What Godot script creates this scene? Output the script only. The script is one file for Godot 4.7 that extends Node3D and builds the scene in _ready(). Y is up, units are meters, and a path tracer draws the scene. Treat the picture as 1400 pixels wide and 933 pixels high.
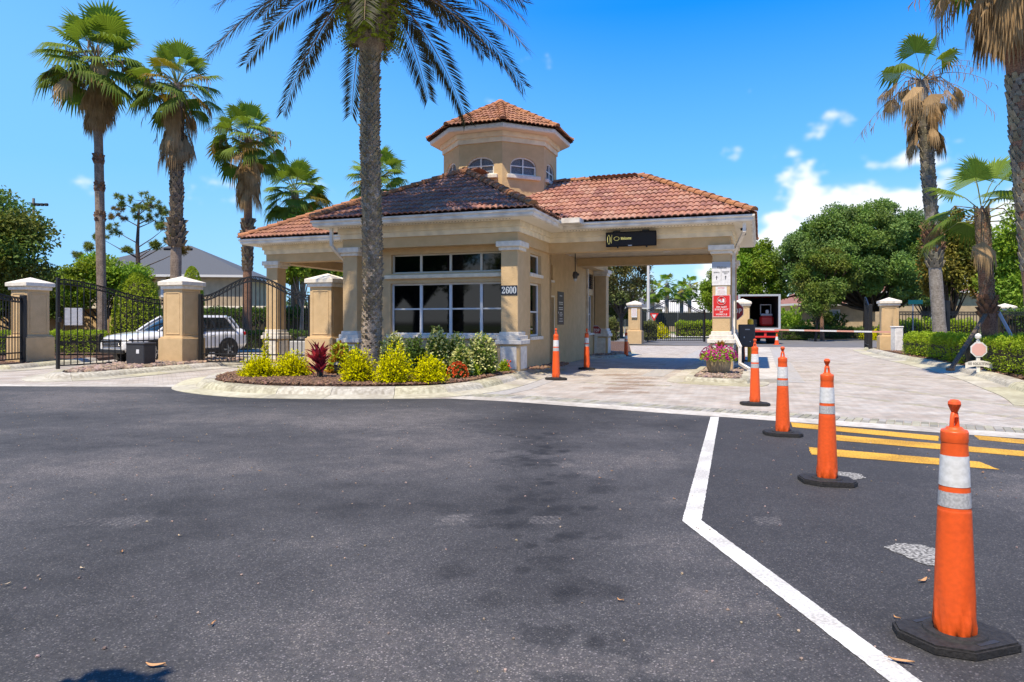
extends Node3D

# ---------------------------------------------------------------- mesh builder
class MB:
	var v := PackedVector3Array()
	var n := PackedVector3Array()
	var c := PackedColorArray()
	var col := Color.WHITE
	var tr := Transform3D()

	func face(pts: Array, out: Vector3) -> void:
		var p := []
		for q in pts:
			p.append(tr * q)
		var o: Vector3 = tr.basis * out
		var nr := Vector3.ZERO
		for i in range(1, p.size() - 1):
			nr += (p[i + 1] - p[0]).cross(p[i] - p[0])
		if nr.length_squared() < 1e-18:
			return
		nr = nr.normalized()
		if nr.dot(o) < 0.0:
			p.reverse()
			nr = -nr
		for i in range(1, p.size() - 1):
			v.append(p[0]); v.append(p[i]); v.append(p[i + 1])
			for k in 3:
				n.append(nr); c.append(col)

	func smooth_quad(a: Vector3, b: Vector3, d: Vector3, e: Vector3, na: Vector3, nb: Vector3, nd: Vector3, ne: Vector3) -> void:
		smooth_tri(a, b, d, na, nb, nd)
		smooth_tri(a, d, e, na, nd, ne)

	func smooth_tri(a: Vector3, b: Vector3, d: Vector3, na: Vector3, nb: Vector3, nd: Vector3) -> void:
		a = tr * a; b = tr * b; d = tr * d
		na = (tr.basis * na).normalized(); nb = (tr.basis * nb).normalized(); nd = (tr.basis * nd).normalized()
		var g := (d - a).cross(b - a)
		if g.length_squared() < 1e-20:
			return
		if g.dot(na + nb + nd) < 0.0:
			v.append(a); v.append(d); v.append(b); n.append(na); n.append(nd); n.append(nb)
		else:
			v.append(a); v.append(b); v.append(d); n.append(na); n.append(nb); n.append(nd)
		for k in 3:
			c.append(col)

	# raw triangle, flat normal, given order, no transform (leaves)
	func leaf_tri(a: Vector3, b: Vector3, d: Vector3, cc: Color) -> void:
		var g := (d - a).cross(b - a).normalized()
		v.append(a); v.append(b); v.append(d)
		n.append(g); n.append(g); n.append(g)
		c.append(cc); c.append(cc); c.append(cc)

	func leaf(p: Vector3, dir: Vector3, nrm: Vector3, l: float, w: float, cc: Color) -> void:
		var side := dir.cross(nrm).normalized() * w * 0.5
		var mid := p + dir * l * 0.45
		var tip := p + dir * l - nrm * l * 0.12
		var lift := nrm * w * 0.16
		var ml := mid + side + lift
		var mr := mid - side + lift
		leaf_tri(p, ml, tip, cc)
		leaf_tri(p, tip, mr, cc)

	func box(ctr: Vector3, size: Vector3, bev := 0.0) -> void:
		var h := size * 0.5
		var b: float = minf(bev, minf(h.x, minf(h.y, h.z)) * 0.9)
		for ax in 3:
			for s in [-1.0, 1.0]:
				var a1 := (ax + 1) % 3
				var a2 := (ax + 2) % 3
				var o := Vector3.ZERO
				o[ax] = s
				var pts := []
				for q in [[-1, -1], [1, -1], [1, 1], [-1, 1]]:
					var p := Vector3.ZERO
					p[ax] = s * h[ax]
					p[a1] = q[0] * (h[a1] - b)
					p[a2] = q[1] * (h[a2] - b)
					pts.append(ctr + p)
				face(pts, o)
		if b <= 0.0:
			return
		for ax in 3:
			var a1 := (ax + 1) % 3
			var a2 := (ax + 2) % 3
			for s1 in [-1.0, 1.0]:
				for s2 in [-1.0, 1.0]:
					var pts := []
					for q in [[-1, 0], [1, 0], [1, 1], [-1, 1]]:
						var p := Vector3.ZERO
						p[ax] = q[0] * (h[ax] - b)
						p[a1] = s1 * (h[a1] - (b if q[1] == 1 else 0.0))
						p[a2] = s2 * (h[a2] - (0.0 if q[1] == 1 else b))
						pts.append(ctr + p)
					var o := Vector3.ZERO
					o[a1] = s1
					o[a2] = s2
					face(pts, o)
		for sx in [-1.0, 1.0]:
			for sy in [-1.0, 1.0]:
				for sz in [-1.0, 1.0]:
					var k := Vector3(sx * h.x, sy * h.y, sz * h.z)
					face([ctr + k - Vector3(0, sy * b, sz * b), ctr + k - Vector3(sx * b, 0, sz * b), ctr + k - Vector3(sx * b, sy * b, 0)], Vector3(sx, sy, sz))

	# box between two corners
	func bx(a: Vector3, b: Vector3, bev := 0.0) -> void:
		box((a + b) * 0.5, (b - a).abs(), bev)

	func tube(path: Array, radii: Array, sides: int, cap := true) -> void:
		var rings := []
		var ups := []
		var t0: Vector3 = (path[1] - path[0]).normalized()
		var x := t0.cross(Vector3(0.13, 0.07, 1)).normalized()
		if absf(t0.z) > 0.9:
			x = t0.cross(Vector3.UP).normalized()
		for i in path.size():
			var t: Vector3
			if i == 0:
				t = t0
			elif i == path.size() - 1:
				t = (path[i] - path[i - 1]).normalized()
			else:
				t = (path[i + 1] - path[i - 1]).normalized()
			x = (x - t * x.dot(t)).normalized()
			var y := t.cross(x)
			var ring := []
			var nn := []
			for k in sides:
				var a := TAU * k / sides
				var d := x * cos(a) + y * sin(a)
				nn.append(d)
				ring.append(path[i] + d * radii[i])
			rings.append(ring)
			ups.append(nn)
		for i in path.size() - 1:
			for k in sides:
				var k2 := (k + 1) % sides
				smooth_quad(rings[i][k], rings[i][k2], rings[i + 1][k2], rings[i + 1][k], ups[i][k], ups[i][k2], ups[i + 1][k2], ups[i + 1][k])
		if cap:
			face(rings[0], path[0] - path[1])
			face(rings[-1], path[-1] - path[-2])

	func bar(a: Vector3, b: Vector3, r: float, sides := 6) -> void:
		tube([a, b], [r, r], sides)

	# square bar
	func sbar(a: Vector3, b: Vector3, w: float, d := -1.0) -> void:
		if d < 0.0:
			d = w
		var t := (b - a).normalized()
		var x := t.cross(Vector3.UP)
		if x.length() < 0.05:
			x = Vector3.RIGHT
		x = x.normalized()
		var y := t.cross(x).normalized()
		var q := [x * w + y * d, x * w - y * d, -x * w - y * d, -x * w + y * d]
		for k in 4:
			var k2 := (k + 1) % 4
			face([a + q[k] * 0.5, a + q[k2] * 0.5, b + q[k2] * 0.5, b + q[k] * 0.5], q[k] + q[k2])
		face([a + q[0] * 0.5, a + q[1] * 0.5, a + q[2] * 0.5, a + q[3] * 0.5], -t)
		face([b + q[0] * 0.5, b + q[1] * 0.5, b + q[2] * 0.5, b + q[3] * 0.5], t)

	func lathe(prof: Array, sides: int, o := Vector3.ZERO) -> void:
		for i in prof.size() - 1:
			var a: Vector2 = prof[i]
			var b: Vector2 = prof[i + 1]
			var d := b - a
			if d.length() < 1e-6:
				continue
			var nn := Vector2(d.y, -d.x).normalized()
			for k in sides:
				var t0 := TAU * k / sides
				var t1 := TAU * (k + 1) / sides
				var c0 := Vector3(cos(t0), 0, sin(t0))
				var c1 := Vector3(cos(t1), 0, sin(t1))
				var u := Vector3.UP
				var n0 := c0 * nn.x + u * nn.y
				var n1 := c1 * nn.x + u * nn.y
				smooth_quad(o + c0 * a.x + u * a.y, o + c1 * a.x + u * a.y, o + c1 * b.x + u * b.y, o + c0 * b.x + u * b.y, n0, n1, n1, n0)

	# polygon in plan (x, d) -> top at h1, sides down to h0
	func slab(poly: Array, h0: float, h1: float, sides := true) -> void:
		var pk := PackedVector2Array(poly)
		var idx := Geometry2D.triangulate_polygon(pk)
		for i in range(0, idx.size(), 3):
			face([Vector3(pk[idx[i]].x, h1, -pk[idx[i]].y), Vector3(pk[idx[i + 1]].x, h1, -pk[idx[i + 1]].y), Vector3(pk[idx[i + 2]].x, h1, -pk[idx[i + 2]].y)], Vector3.UP)
		if sides:
			var cw := Geometry2D.is_polygon_clockwise(pk)
			for i in pk.size():
				var a := pk[i]
				var b := pk[(i + 1) % pk.size()]
				var d := b - a
				var o := Vector3(-d.y, 0, -d.x) if cw else Vector3(d.y, 0, d.x)
				face([Vector3(a.x, h0, -a.y), Vector3(b.x, h0, -b.y), Vector3(b.x, h1, -b.y), Vector3(a.x, h1, -a.y)], o)

	# profile (off to the right of the travel direction, height) along a plan path (x, d)
	func sweep(path: Array, prof: Array, closed: bool, ring := true, first := 0, end := -1) -> void:
		var np := path.size()
		var rows := []
		for i in np:
			var p: Vector2 = path[i]
			var a: Vector2 = path[(i - 1 + np) % np]
			var b: Vector2 = path[(i + 1) % np]
			if not closed and i == 0:
				a = p - (b - p)
			if not closed and i == np - 1:
				b = p + (p - a)
			var d0 := (p - a).normalized()
			var d1 := (b - p).normalized()
			var r0 := Vector2(d0.y, -d0.x)
			var r1 := Vector2(d1.y, -d1.x)
			var m := (r0 + r1).normalized()
			m /= maxf(0.3, m.dot(r0))
			var row := []
			for q in prof:
				row.append(Vector3(p.x + m.x * q.x, q.y, -(p.y + m.y * q.x)))
			rows.append(row)
		var cen := Vector2.ZERO
		for q in prof:
			cen += q
		cen /= prof.size()
		var last := np if closed else (np - 1 if end < 0 else end)
		var kp := prof.size() if ring else prof.size() - 1
		for i in range(first, last):
			var r0: Array = rows[i]
			var r1: Array = rows[(i + 1) % np]
			var mid := Vector3.ZERO
			for q in r0 + r1:
				mid += q
			mid /= r0.size() * 2.0
			if not ring:
				mid -= Vector3.UP * 3.0
			for k in kp:
				var k2 := (k + 1) % prof.size()
				var ctr: Vector3 = (r0[k] + r0[k2] + r1[k] + r1[k2]) * 0.25
				face([r0[k], r0[k2], r1[k2], r1[k]], ctr - mid)
		if ring and not closed:
			face(rows[first], rows[first][0] - rows[first + 1][0])
			face(rows[last], rows[last][0] - rows[last - 1][0])

	func mesh() -> ArrayMesh:
		var a := []
		a.resize(Mesh.ARRAY_MAX)
		a[Mesh.ARRAY_VERTEX] = v
		a[Mesh.ARRAY_NORMAL] = n
		a[Mesh.ARRAY_COLOR] = c
		var m := ArrayMesh.new()
		if v.size():
			m.add_surface_from_arrays(Mesh.PRIMITIVE_TRIANGLES, a)
		return m

# ---------------------------------------------------------------- node helpers
var used := {}
var rng := RandomNumberGenerator.new()
var M := {}
const TURN := deg_to_rad(-19.7)
var house_at := Transform3D(Basis(Vector3.UP, TURN), Vector3(0.152, 0, -18.1))

func numbered(parent: Node, called: String) -> String:
	var key := str(parent.get_instance_id()) + called
	var k: int = used.get(key, -1) + 1
	used[key] = k
	return called if k == 0 else "%s_%03d" % [called, k]

func tag(o: Node3D, label := "", category := "", group := "", kind := "") -> Node3D:
	if label: o.set_meta("label", label)
	if category: o.set_meta("category", category)
	if group: o.set_meta("group", group)
	if kind: o.set_meta("kind", kind)
	return o

func thing(called: String, label: String, category: String, at := Transform3D(), group := "") -> Node3D:
	var o := Node3D.new()
	o.name = numbered(self, called)
	add_child(o, true)
	o.transform = at
	tag(o, label, category, group)
	return o

func part(parent: Node3D, called: String, mb: MB, m: Material) -> MeshInstance3D:
	return part_mesh(parent, called, mb.mesh(), m)

func part_mesh(parent: Node3D, called: String, me: Mesh, m: Material) -> MeshInstance3D:
	var o := MeshInstance3D.new()
	o.mesh = me
	o.material_override = m
	o.name = numbered(parent, called)
	parent.add_child(o, true)
	return o

func struct(called: String, mb: MB, m: Material, parent: Node3D = self) -> MeshInstance3D:
	var o := part(parent, called, mb, m)
	o.set_meta("kind", "structure")
	return o

func dup(o: Node3D, at: Transform3D, label: String, group := "") -> Node3D:
	var r: Node3D = o.duplicate()
	r.name = numbered(self, String(o.name).rstrip("0123456789").rstrip("_"))
	add_child(r, true)
	r.transform = at
	r.set_meta("label", label)
	if group: r.set_meta("group", group)
	return r

func W(x: float, d: float, h := 0.0) -> Vector3:
	return Vector3(x, h, -d)

func L(u: float, h: float, v: float) -> Vector3:
	return Vector3(u, h, -v)

func B(u: float, v: float, h := 0.0) -> Vector3:
	return house_at * Vector3(u, h, -v)

func Bp(u: float, v: float) -> Vector2:
	var p := B(u, v)
	return Vector2(p.x, -p.z)

func at(p: Vector3, turn := 0.0, s := 1.0) -> Transform3D:
	return Transform3D(Basis(Vector3.UP, turn).scaled(Vector3.ONE * s), p)

func P2(a: Array) -> Array:
	var r := []
	for i in range(0, a.size(), 2):
		r.append(Vector2(a[i], a[i + 1]))
	return r

func curve(pts: Array, per := 6, closed := false) -> Array:
	var r := []
	var np := pts.size()
	var last := np if closed else np - 1
	for i in last:
		var p0: Vector2 = pts[(i - 1 + np) % np] if closed or i > 0 else pts[0]
		var p1: Vector2 = pts[i]
		var p2: Vector2 = pts[(i + 1) % np]
		var p3: Vector2 = pts[(i + 2) % np] if closed or i < np - 2 else pts[np - 1]
		for k in per:
			r.append(p1.cubic_interpolate(p2, p0, p3, float(k) / per))
	if not closed:
		r.append(pts[np - 1])
	return r

# ---------------------------------------------------------------- materials
func lin(r: float, g: float, b: float) -> Color:
	return Color(r, g, b).linear_to_srgb()

func mat(r: float, g: float, b: float, rough := 0.8, metal := 0.0) -> StandardMaterial3D:
	var m := StandardMaterial3D.new()
	m.albedo_color = lin(r, g, b)
	m.roughness = rough
	m.metallic = metal
	m.vertex_color_use_as_albedo = true
	m.cull_mode = BaseMaterial3D.CULL_DISABLED
	return m

func noise_grid(sd: int, freq: float, size: int, oct := 4) -> Image:
	var f := FastNoiseLite.new()
	f.seed = sd
	f.noise_type = FastNoiseLite.TYPE_SIMPLEX_SMOOTH
	f.frequency = freq
	f.fractal_octaves = oct
	return f.get_seamless_image(size, size)

# multiplies: a grey noise between lo and hi as an albedo texture
func noise_tex(sd: int, freq: float, size: int, a: Color, b: Color, oct := 4, contrast := 1.0) -> ImageTexture:
	var g := noise_grid(sd, freq, size, oct)
	var im := Image.create(size, size, false, Image.FORMAT_RGB8)
	for y in size:
		for x in size:
			var t := clampf((g.get_pixel(x, y).r - 0.5) * contrast + 0.5, 0.0, 1.0)
			im.set_pixel(x, y, a.lerp(b, t).linear_to_srgb())
	return ImageTexture.create_from_image(im)

func grey_tex(sd: int, freq: float, size: int, oct := 4) -> ImageTexture:
	return ImageTexture.create_from_image(noise_grid(sd, freq, size, oct))

func tri(m: StandardMaterial3D, tex: Texture2D, scale: float, world := true) -> StandardMaterial3D:
	m.albedo_texture = tex
	m.uv1_triplanar = true
	m.uv1_world_triplanar = world
	m.uv1_scale = Vector3.ONE * scale
	m.uv1_triplanar_sharpness = 4.0
	return m

func relief(m: StandardMaterial3D, tex: Texture2D, cm: float) -> StandardMaterial3D:
	m.heightmap_enabled = true
	m.heightmap_texture = tex
	m.heightmap_scale = cm
	return m

func over(m: StandardMaterial3D, tex: Texture2D, scale: float) -> StandardMaterial3D:
	m.detail_enabled = true
	m.detail_albedo = tex
	m.detail_blend_mode = BaseMaterial3D.BLEND_MODE_MUL
	m.detail_uv_layer = BaseMaterial3D.DETAIL_UV_2
	m.uv2_triplanar = true
	m.uv2_world_triplanar = true
	m.uv2_scale = Vector3.ONE * scale
	return m

const WEAR := Rect2(-13.0, 1.6, 23.0, 14.2)

# the lot's own wear: mottling, a darker sealed strip, drip stains, scuffs and pale worn spots
func wear_image(w: int, h: int) -> ImageTexture:
	var im := Image.create(w, h, false, Image.FORMAT_RGB8)
	var big := FastNoiseLite.new()
	big.seed = 3
	big.frequency = 0.2
	big.fractal_octaves = 6
	big.fractal_gain = 0.62
	var mid := FastNoiseLite.new()
	mid.seed = 8
	mid.frequency = 2.2
	mid.fractal_octaves = 4
	mid.fractal_gain = 0.6
	var fine := FastNoiseLite.new()
	fine.seed = 14
	fine.frequency = 14.0
	fine.fractal_octaves = 2
	var sr := RandomNumberGenerator.new()
	sr.seed = 6
	var tone := PackedFloat32Array()
	tone.resize(w * h)
	for y in h:
		var d := WEAR.position.y + WEAR.size.y * (y + 0.5) / h
		var line := lerpf(1.25, 3.05, clampf((d - 5.0) / 5.4, 0.0, 1.0)) if d > 5.0 else lerpf(1.85, 1.25, clampf((d - 2.2) / 2.8, 0.0, 1.0))
		for x in w:
			var px := WEAR.position.x + WEAR.size.x * (x + 0.5) / w
			var b := big.get_noise_2d(px * 0.8, d * 1.3)
			var m := mid.get_noise_2d(px, d)
			var t := 0.5 + 0.42 * b + 0.13 * m
			# coarse aggregate laid bare in worn places
			var bare := smoothstep(0.02, 0.42, b + 0.35 * m)
			t += bare * 0.13 * (0.55 + 0.9 * fine.get_noise_2d(px, d))
			# sealed strip right of the painted line
			var s := px - line
			if s > -0.2 and s < 3.4:
				var e := 2.3 + 0.8 * big.get_noise_2d(d * 2.5, 40.0) + 0.35 * m
				var k := smoothstep(-0.06, 0.1, s) * (1.0 - smoothstep(e, e + 0.5, s))
				t = lerpf(t, 0.33 + 0.07 * b + 0.05 * m, k * 0.9)
			# the track under standing cars
			var c := (px - 0.22 - 0.012 * d) / 0.5
			if absf(c) < 2.6 and d > 2.0:
				var k := exp(-c * c) * smoothstep(2.0, 4.0, d)
				t *= 1.0 - k * (0.2 + 0.3 * smoothstep(-0.1, 0.5, m))
			# dull band in front of the kerb
			if d > 10.5:
				t *= 1.0 - 0.2 * smoothstep(10.5, 12.5, d) * smoothstep(-8.5, -6.0, px)
			tone[y * w + x] = t
	var spots := []
	for k in 75:
		var dd := sr.randf_range(2.6, 9.0)
		spots.append([0.2 + 0.014 * dd + sr.randfn(0, 0.24), dd, sr.randf_range(0.03, 0.13), sr.randf_range(-0.5, -0.2)])
	for k in 26:
		spots.append([sr.randf_range(-9, 6), sr.randf_range(2.4, 12), sr.randf_range(0.03, 0.12), sr.randf_range(-0.3, 0.35)])
	for q in [[-0.33, 3.95, 0.1, -0.35], [-0.12, 3.55, 0.09, -0.3], [0.12, 7.1, 0.32, -0.38], [0.35, 7.9, 0.4, -0.3], [0.1, 5.6, 0.16, -0.4], [0.98, 3.62, 0.1, 0.5], [1.28, 5.5, 0.13, 0.45], [1.27, 3.5, 0.08, 0.35], [-0.42, 5.0, 0.16, 0.4], [-1.9, 10.2, 1.0, 0.42], [-1.0, 9.0, 0.7, 0.3], [-2.7, 5.0, 0.2, 0.3], [0.75, 6.55, 0.14, 0.6], [0.55, 6.9, 0.1, 0.4], [1.6, 9.0, 0.5, 0.25], [4.1, 5.6, 0.6, 0.35], [0.4, 9.6, 1.0, -0.28], [-5.0, 7.5, 1.2, 0.2], [-4.2, 5.3, 0.6, 0.22], [-7.5, 12.8, 1.6, 0.3], [-3.6, 2.6, 0.6, 0.3]]:
		spots.append(q)
	for q in spots:
		var r: float = q[2] * 1.9
		for y in range(maxi(0, int((q[1] - r - WEAR.position.y) / WEAR.size.y * h)), mini(h, int((q[1] + r - WEAR.position.y) / WEAR.size.y * h))):
			for x in range(maxi(0, int((q[0] - r - WEAR.position.x) / WEAR.size.x * w)), mini(w, int((q[0] + r - WEAR.position.x) / WEAR.size.x * w))):
				var px := WEAR.position.x + WEAR.size.x * (x + 0.5) / w
				var d := WEAR.position.y + WEAR.size.y * (y + 0.5) / h
				var dist: float = Vector2(px - q[0], d - q[1]).length() / q[2]
				var n := mid.get_noise_2d(px * 2.6 + q[0], d * 2.6)
				var k := smoothstep(1.35, 0.55, dist + 0.9 * n)
				if q[3] > 0.0:
					k *= 0.45 + 0.75 * maxf(0.0, fine.get_noise_2d(px * 1.3, d * 1.3) + 0.35)
					tone[y * w + x] += q[3] * 0.62 * k
				else:
					tone[y * w + x] *= 1.0 + q[3] * k
	# scuffs: rows of short pale strokes
	for q in [[1.72, 4.98, 0.2], [0.12, 5.0, 0.22], [-0.5, 5.05, 0.18], [-3.1, 4.95, 0.5], [4.6, 6.4, 0.3]]:
		for k in 9:
			for j in 26:
				var px: float = q[0] + q[2] * (k / 9.0) + 0.05 * j / 26.0
				var d: float = q[1] - 0.1 + 0.2 * j / 26.0
				var ix := int((px - WEAR.position.x) / WEAR.size.x * w)
				var iy := int((d - WEAR.position.y) / WEAR.size.y * h)
				if ix >= 0 and ix < w and iy >= 0 and iy < h and sr.randf() < 0.7:
					tone[iy * w + ix] += 0.28
	for y in h:
		for x in w:
			var t := clampf(tone[y * w + x], 0.1, 1.0)
			var warm := smoothstep(0.45, 0.8, t) * 0.05
			im.set_pixel(x, y, Color(t * (0.97 + warm), t * 0.985, t * (1.03 - warm)).linear_to_srgb())
	return ImageTexture.create_from_image(im)

func asphalt_image(size: int) -> Array:
	var im := Image.create(size, size, false, Image.FORMAT_RGB8)
	var hm := Image.create(size, size, false, Image.FORMAT_L8)
	var g := noise_grid(5, 0.05, size, 3)
	var r := RandomNumberGenerator.new()
	r.seed = 77
	for y in size:
		for x in size:
			var t := 0.24 + 0.12 * (g.get_pixel(x, y).r - 0.5) + r.randf_range(-0.1, 0.1)
			im.set_pixel(x, y, Color(t, t, t * 1.03).linear_to_srgb())
			hm.set_pixel(x, y, Color(0.4, 0.4, 0.4))
	for k in size * size / 22:
		var cx := r.randi() % size
		var cy := r.randi() % size
		var rad := r.randf_range(0.5, 1.7)
		var bright := r.randf_range(0.3, 0.62) if r.randf() < 0.78 else r.randf_range(0.65, 1.0)
		var tint := Color(bright, bright * r.randf_range(0.93, 1.0), bright * r.randf_range(0.85, 1.02))
		for dy in range(-2, 3):
			for dx in range(-2, 3):
				if dx * dx + dy * dy <= rad * rad:
					im.set_pixel((cx + dx + size) % size, (cy + dy + size) % size, tint.linear_to_srgb())
					hm.set_pixel((cx + dx + size) % size, (cy + dy + size) % size, Color(0.8, 0.8, 0.8))
	return [ImageTexture.create_from_image(im), ImageTexture.create_from_image(hm)]

func paver_image(size: int, across: int) -> Array:
	var im := Image.create(size, size, false, Image.FORMAT_RGB8)
	var hm := Image.create(size, size, false, Image.FORMAT_L8)
	var r := RandomNumberGenerator.new()
	r.seed = 31
	var g := noise_grid(8, 0.08, size, 3)
	var rows := across * 2
	var tones := {}
	for y in size:
		var row := y * rows / size
		var fy := fmod(float(y) * rows / size, 1.0)
		for x in size:
			var sx := fmod(float(x) * across / size + (0.5 if row % 2 else 0.0), across)
			var fx := fmod(sx, 1.0)
			var key := row * 1000 + int(sx)
			if not tones.has(key):
				var k := r.randf()
				var b := r.randf_range(0.92, 1.06)
				tones[key] = Color(0.5, 0.45, 0.395) * b if k < 0.55 else (Color(0.51, 0.48, 0.43) * b if k < 0.85 else Color(0.46, 0.43, 0.39) * b)
			var edge := minf(minf(fx, 1.0 - fx) * 2.0, minf(fy, 1.0 - fy))
			var cc: Color = tones[key]
			cc = cc * (0.9 + 0.2 * g.get_pixel(x, y).r)
			if edge < 0.045:
				cc = cc * 0.66
			im.set_pixel(x, y, cc.linear_to_srgb())
			var hh := clampf(edge / 0.1, 0.0, 1.0)
			hm.set_pixel(x, y, Color(hh, hh, hh))
	return [ImageTexture.create_from_image(im), ImageTexture.create_from_image(hm)]

func make_materials() -> void:
	var soft := noise_tex(1, 0.02, 256, Color(0.8, 0.8, 0.8), Color(1, 1, 1), 5, 1.6)
	var blot := noise_tex(2, 0.012, 256, Color(0.72, 0.7, 0.68), Color(1, 1, 1), 5, 2.0)
	var fine := grey_tex(3, 0.09, 256, 4)
	var rough := grey_tex(4, 0.16, 256, 3)
	var bark := noise_tex(6, 0.05, 256, Color(0.45, 0.42, 0.4), Color(1, 1, 1), 4, 2.0)
	M.soft = soft
	var a := asphalt_image(1024)
	M.asphalt = mat(0.435, 0.418, 0.4, 0.85)
	M.asphalt.albedo_texture = wear_image(1500, 1000)
	over(M.asphalt, a[0], 1.0 / 2.6)
	M.asphalt_plain = over(relief(tri(mat(0.435, 0.418, 0.4, 0.85), a[0], 1.0 / 2.6), a[1], 0.35), soft, 0.1)
	M.far_road = tri(mat(0.16, 0.16, 0.165, 0.9), soft, 1.0 / 5.0)
	var p := paver_image(1024, 10)
	M.paver = relief(tri(mat(1, 1, 1, 0.85), p[0], 1.0 / 2.1, false), p[1], 0.6)
	over(M.paver, noise_tex(13, 0.012, 512, Color(0.74, 0.7, 0.66), Color(1, 1, 1), 5, 1.6), 1.0 / 6.0)
	M.rust = mat(0.3, 0.17, 0.09, 0.95)
	M.rust.transparency = BaseMaterial3D.TRANSPARENCY_ALPHA
	M.rust.albedo_color.a = 0.3
	M.grey_paver = relief(tri(mat(0.42, 0.405, 0.385, 0.88), soft, 1.0), fine, 0.3)
	M.band_paver = tri(mat(0.43, 0.395, 0.355, 0.88), soft, 1.0)
	M.concrete = over(relief(tri(mat(0.6, 0.575, 0.525, 0.85), noise_tex(14, 0.03, 256, Color(0.78, 0.76, 0.72), Color(1, 1, 1), 5, 1.6), 1.0 / 1.3), rough, 0.25), blot, 1.0 / 5.0)
	M.dirty_concrete = over(relief(tri(mat(0.62, 0.595, 0.54, 0.88), noise_tex(15, 0.03, 256, Color(0.62, 0.6, 0.57), Color(1, 1, 1), 5, 2.2), 1.0 / 0.9), rough, 0.3), blot, 1.0 / 3.0)
	var even := noise_tex(33, 0.02, 256, Color(0.9, 0.89, 0.87), Color(1, 1, 1), 5, 1.4)
	M.stucco = over(relief(tri(mat(0.67, 0.478, 0.258, 0.9), even, 1.0 / 1.6), rough, 0.5), even, 1.0 / 4.3)
	M.far_stucco = tri(mat(0.5, 0.38, 0.24, 0.9), soft, 1.0 / 4.0)
	M.cream = relief(tri(mat(0.88, 0.77, 0.57, 0.8), soft, 1.0 / 2.0), fine, 0.08)
	M.white_trim = relief(tri(mat(0.86, 0.79, 0.67, 0.7), soft, 1.0 / 1.1), fine, 0.15)
	M.stone_trim = over(relief(tri(mat(0.86, 0.81, 0.72, 0.6), noise_tex(16, 0.02, 256, Color(0.86, 0.85, 0.84), Color(1, 1, 1), 5, 1.5), 1.0 / 0.9), fine, 0.15), soft, 1.0)
	M.white_paint = tri(mat(0.84, 0.81, 0.75, 0.45), soft, 1.0 / 0.9)
	M.gutter = tri(mat(0.82, 0.78, 0.71, 0.5), blot, 1.0 / 1.7)
	M.soffit = mat(0.8, 0.74, 0.62, 0.7)
	M.ceiling = tri(mat(0.76, 0.62, 0.42, 0.9), soft, 1.0 / 2.0)
	M.window_frame = mat(0.66, 0.68, 0.7, 0.45)
	M.cream_frame = mat(0.62, 0.56, 0.44, 0.6)
	var gl := StandardMaterial3D.new()
	gl.transparency = BaseMaterial3D.TRANSPARENCY_ALPHA
	gl.albedo_color = Color(0.02, 0.022, 0.025, 0.9)
	gl.roughness = 0.03
	gl.cull_mode = BaseMaterial3D.CULL_DISABLED
	M.glass = gl
	var gb := gl.duplicate()
	gb.albedo_color = Color(0.05, 0.1, 0.14, 0.75)
	M.car_glass = gb
	M.leaded = relief(tri(mat(0.22, 0.24, 0.27, 0.22), noise_tex(17, 0.06, 256, Color(0.35, 0.38, 0.42), Color(1, 1, 1), 2, 2.5), 1.0 / 0.5), fine, 1.2)
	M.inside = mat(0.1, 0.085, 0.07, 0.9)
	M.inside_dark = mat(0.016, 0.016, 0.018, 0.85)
	M.iron = mat(0.012, 0.0125, 0.014, 0.45)
	M.black_box = tri(mat(0.04, 0.041, 0.046, 0.5), soft, 1.5)
	M.rubber = relief(tri(mat(0.028, 0.026, 0.025, 0.75), noise_tex(18, 0.05, 256, Color(0.5, 0.48, 0.46), Color(1, 1, 1), 4, 1.6), 2.0), fine, 0.25)
	M.orange = tri(mat(0.88, 0.115, 0.012, 0.42), noise_tex(19, 0.012, 256, Color(0.93, 0.9, 0.88), Color(1, 1, 1), 4, 1.4), 1.2, false)
	over(M.orange, noise_tex(34, 0.05, 256, Color(0.86, 0.83, 0.82), Color(1, 1, 1), 5, 2.0), 2.3)
	M.sleeve_white = tri(mat(0.74, 0.74, 0.72, 0.35), noise_tex(20, 0.03, 256, Color(0.78, 0.78, 0.76), Color(1, 1, 1), 4, 1.6), 3.0, false)
	M.sleeve_grey = tri(mat(0.5, 0.5, 0.49, 0.35), noise_tex(21, 0.06, 256, Color(0.66, 0.66, 0.66), Color(1, 1, 1), 3, 1.8), 4.0, false)
	M.road_white = over(relief(tri(mat(0.78, 0.78, 0.75, 0.8), noise_tex(22, 0.1, 512, Color(0.66, 0.66, 0.65), Color(1, 1, 1), 5, 1.8), 0.8), rough, 0.3), blot, 0.5)
	M.road_yellow = over(relief(tri(mat(0.85, 0.47, 0.045, 0.8), noise_tex(23, 0.1, 512, Color(0.5, 0.5, 0.48), Color(1, 1, 1), 5, 2.2), 0.8), rough, 0.3), blot, 0.5)
	M.worn_patch = over(tri(mat(0.42, 0.41, 0.38, 0.9), noise_tex(24, 0.12, 256, Color(0.25, 0.25, 0.25), Color(1, 1, 1), 3, 3.0), 1.2), soft, 1.0)
	M.tile = []
	for t in [[0.5, 0.24, 0.165], [0.55, 0.28, 0.195], [0.45, 0.205, 0.145], [0.58, 0.33, 0.235], [0.41, 0.195, 0.15], [0.53, 0.26, 0.165]]:
		M.tile.append(over(relief(tri(mat(t[0], t[1], t[2], 0.85), noise_tex(25, 0.06, 256, Color(0.62, 0.58, 0.56), Color(1, 1, 1), 4, 1.8) if M.tile.is_empty() else M.tile[0].albedo_texture, 1.4), rough, 0.3), blot, 1.0 / 1.3))
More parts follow.
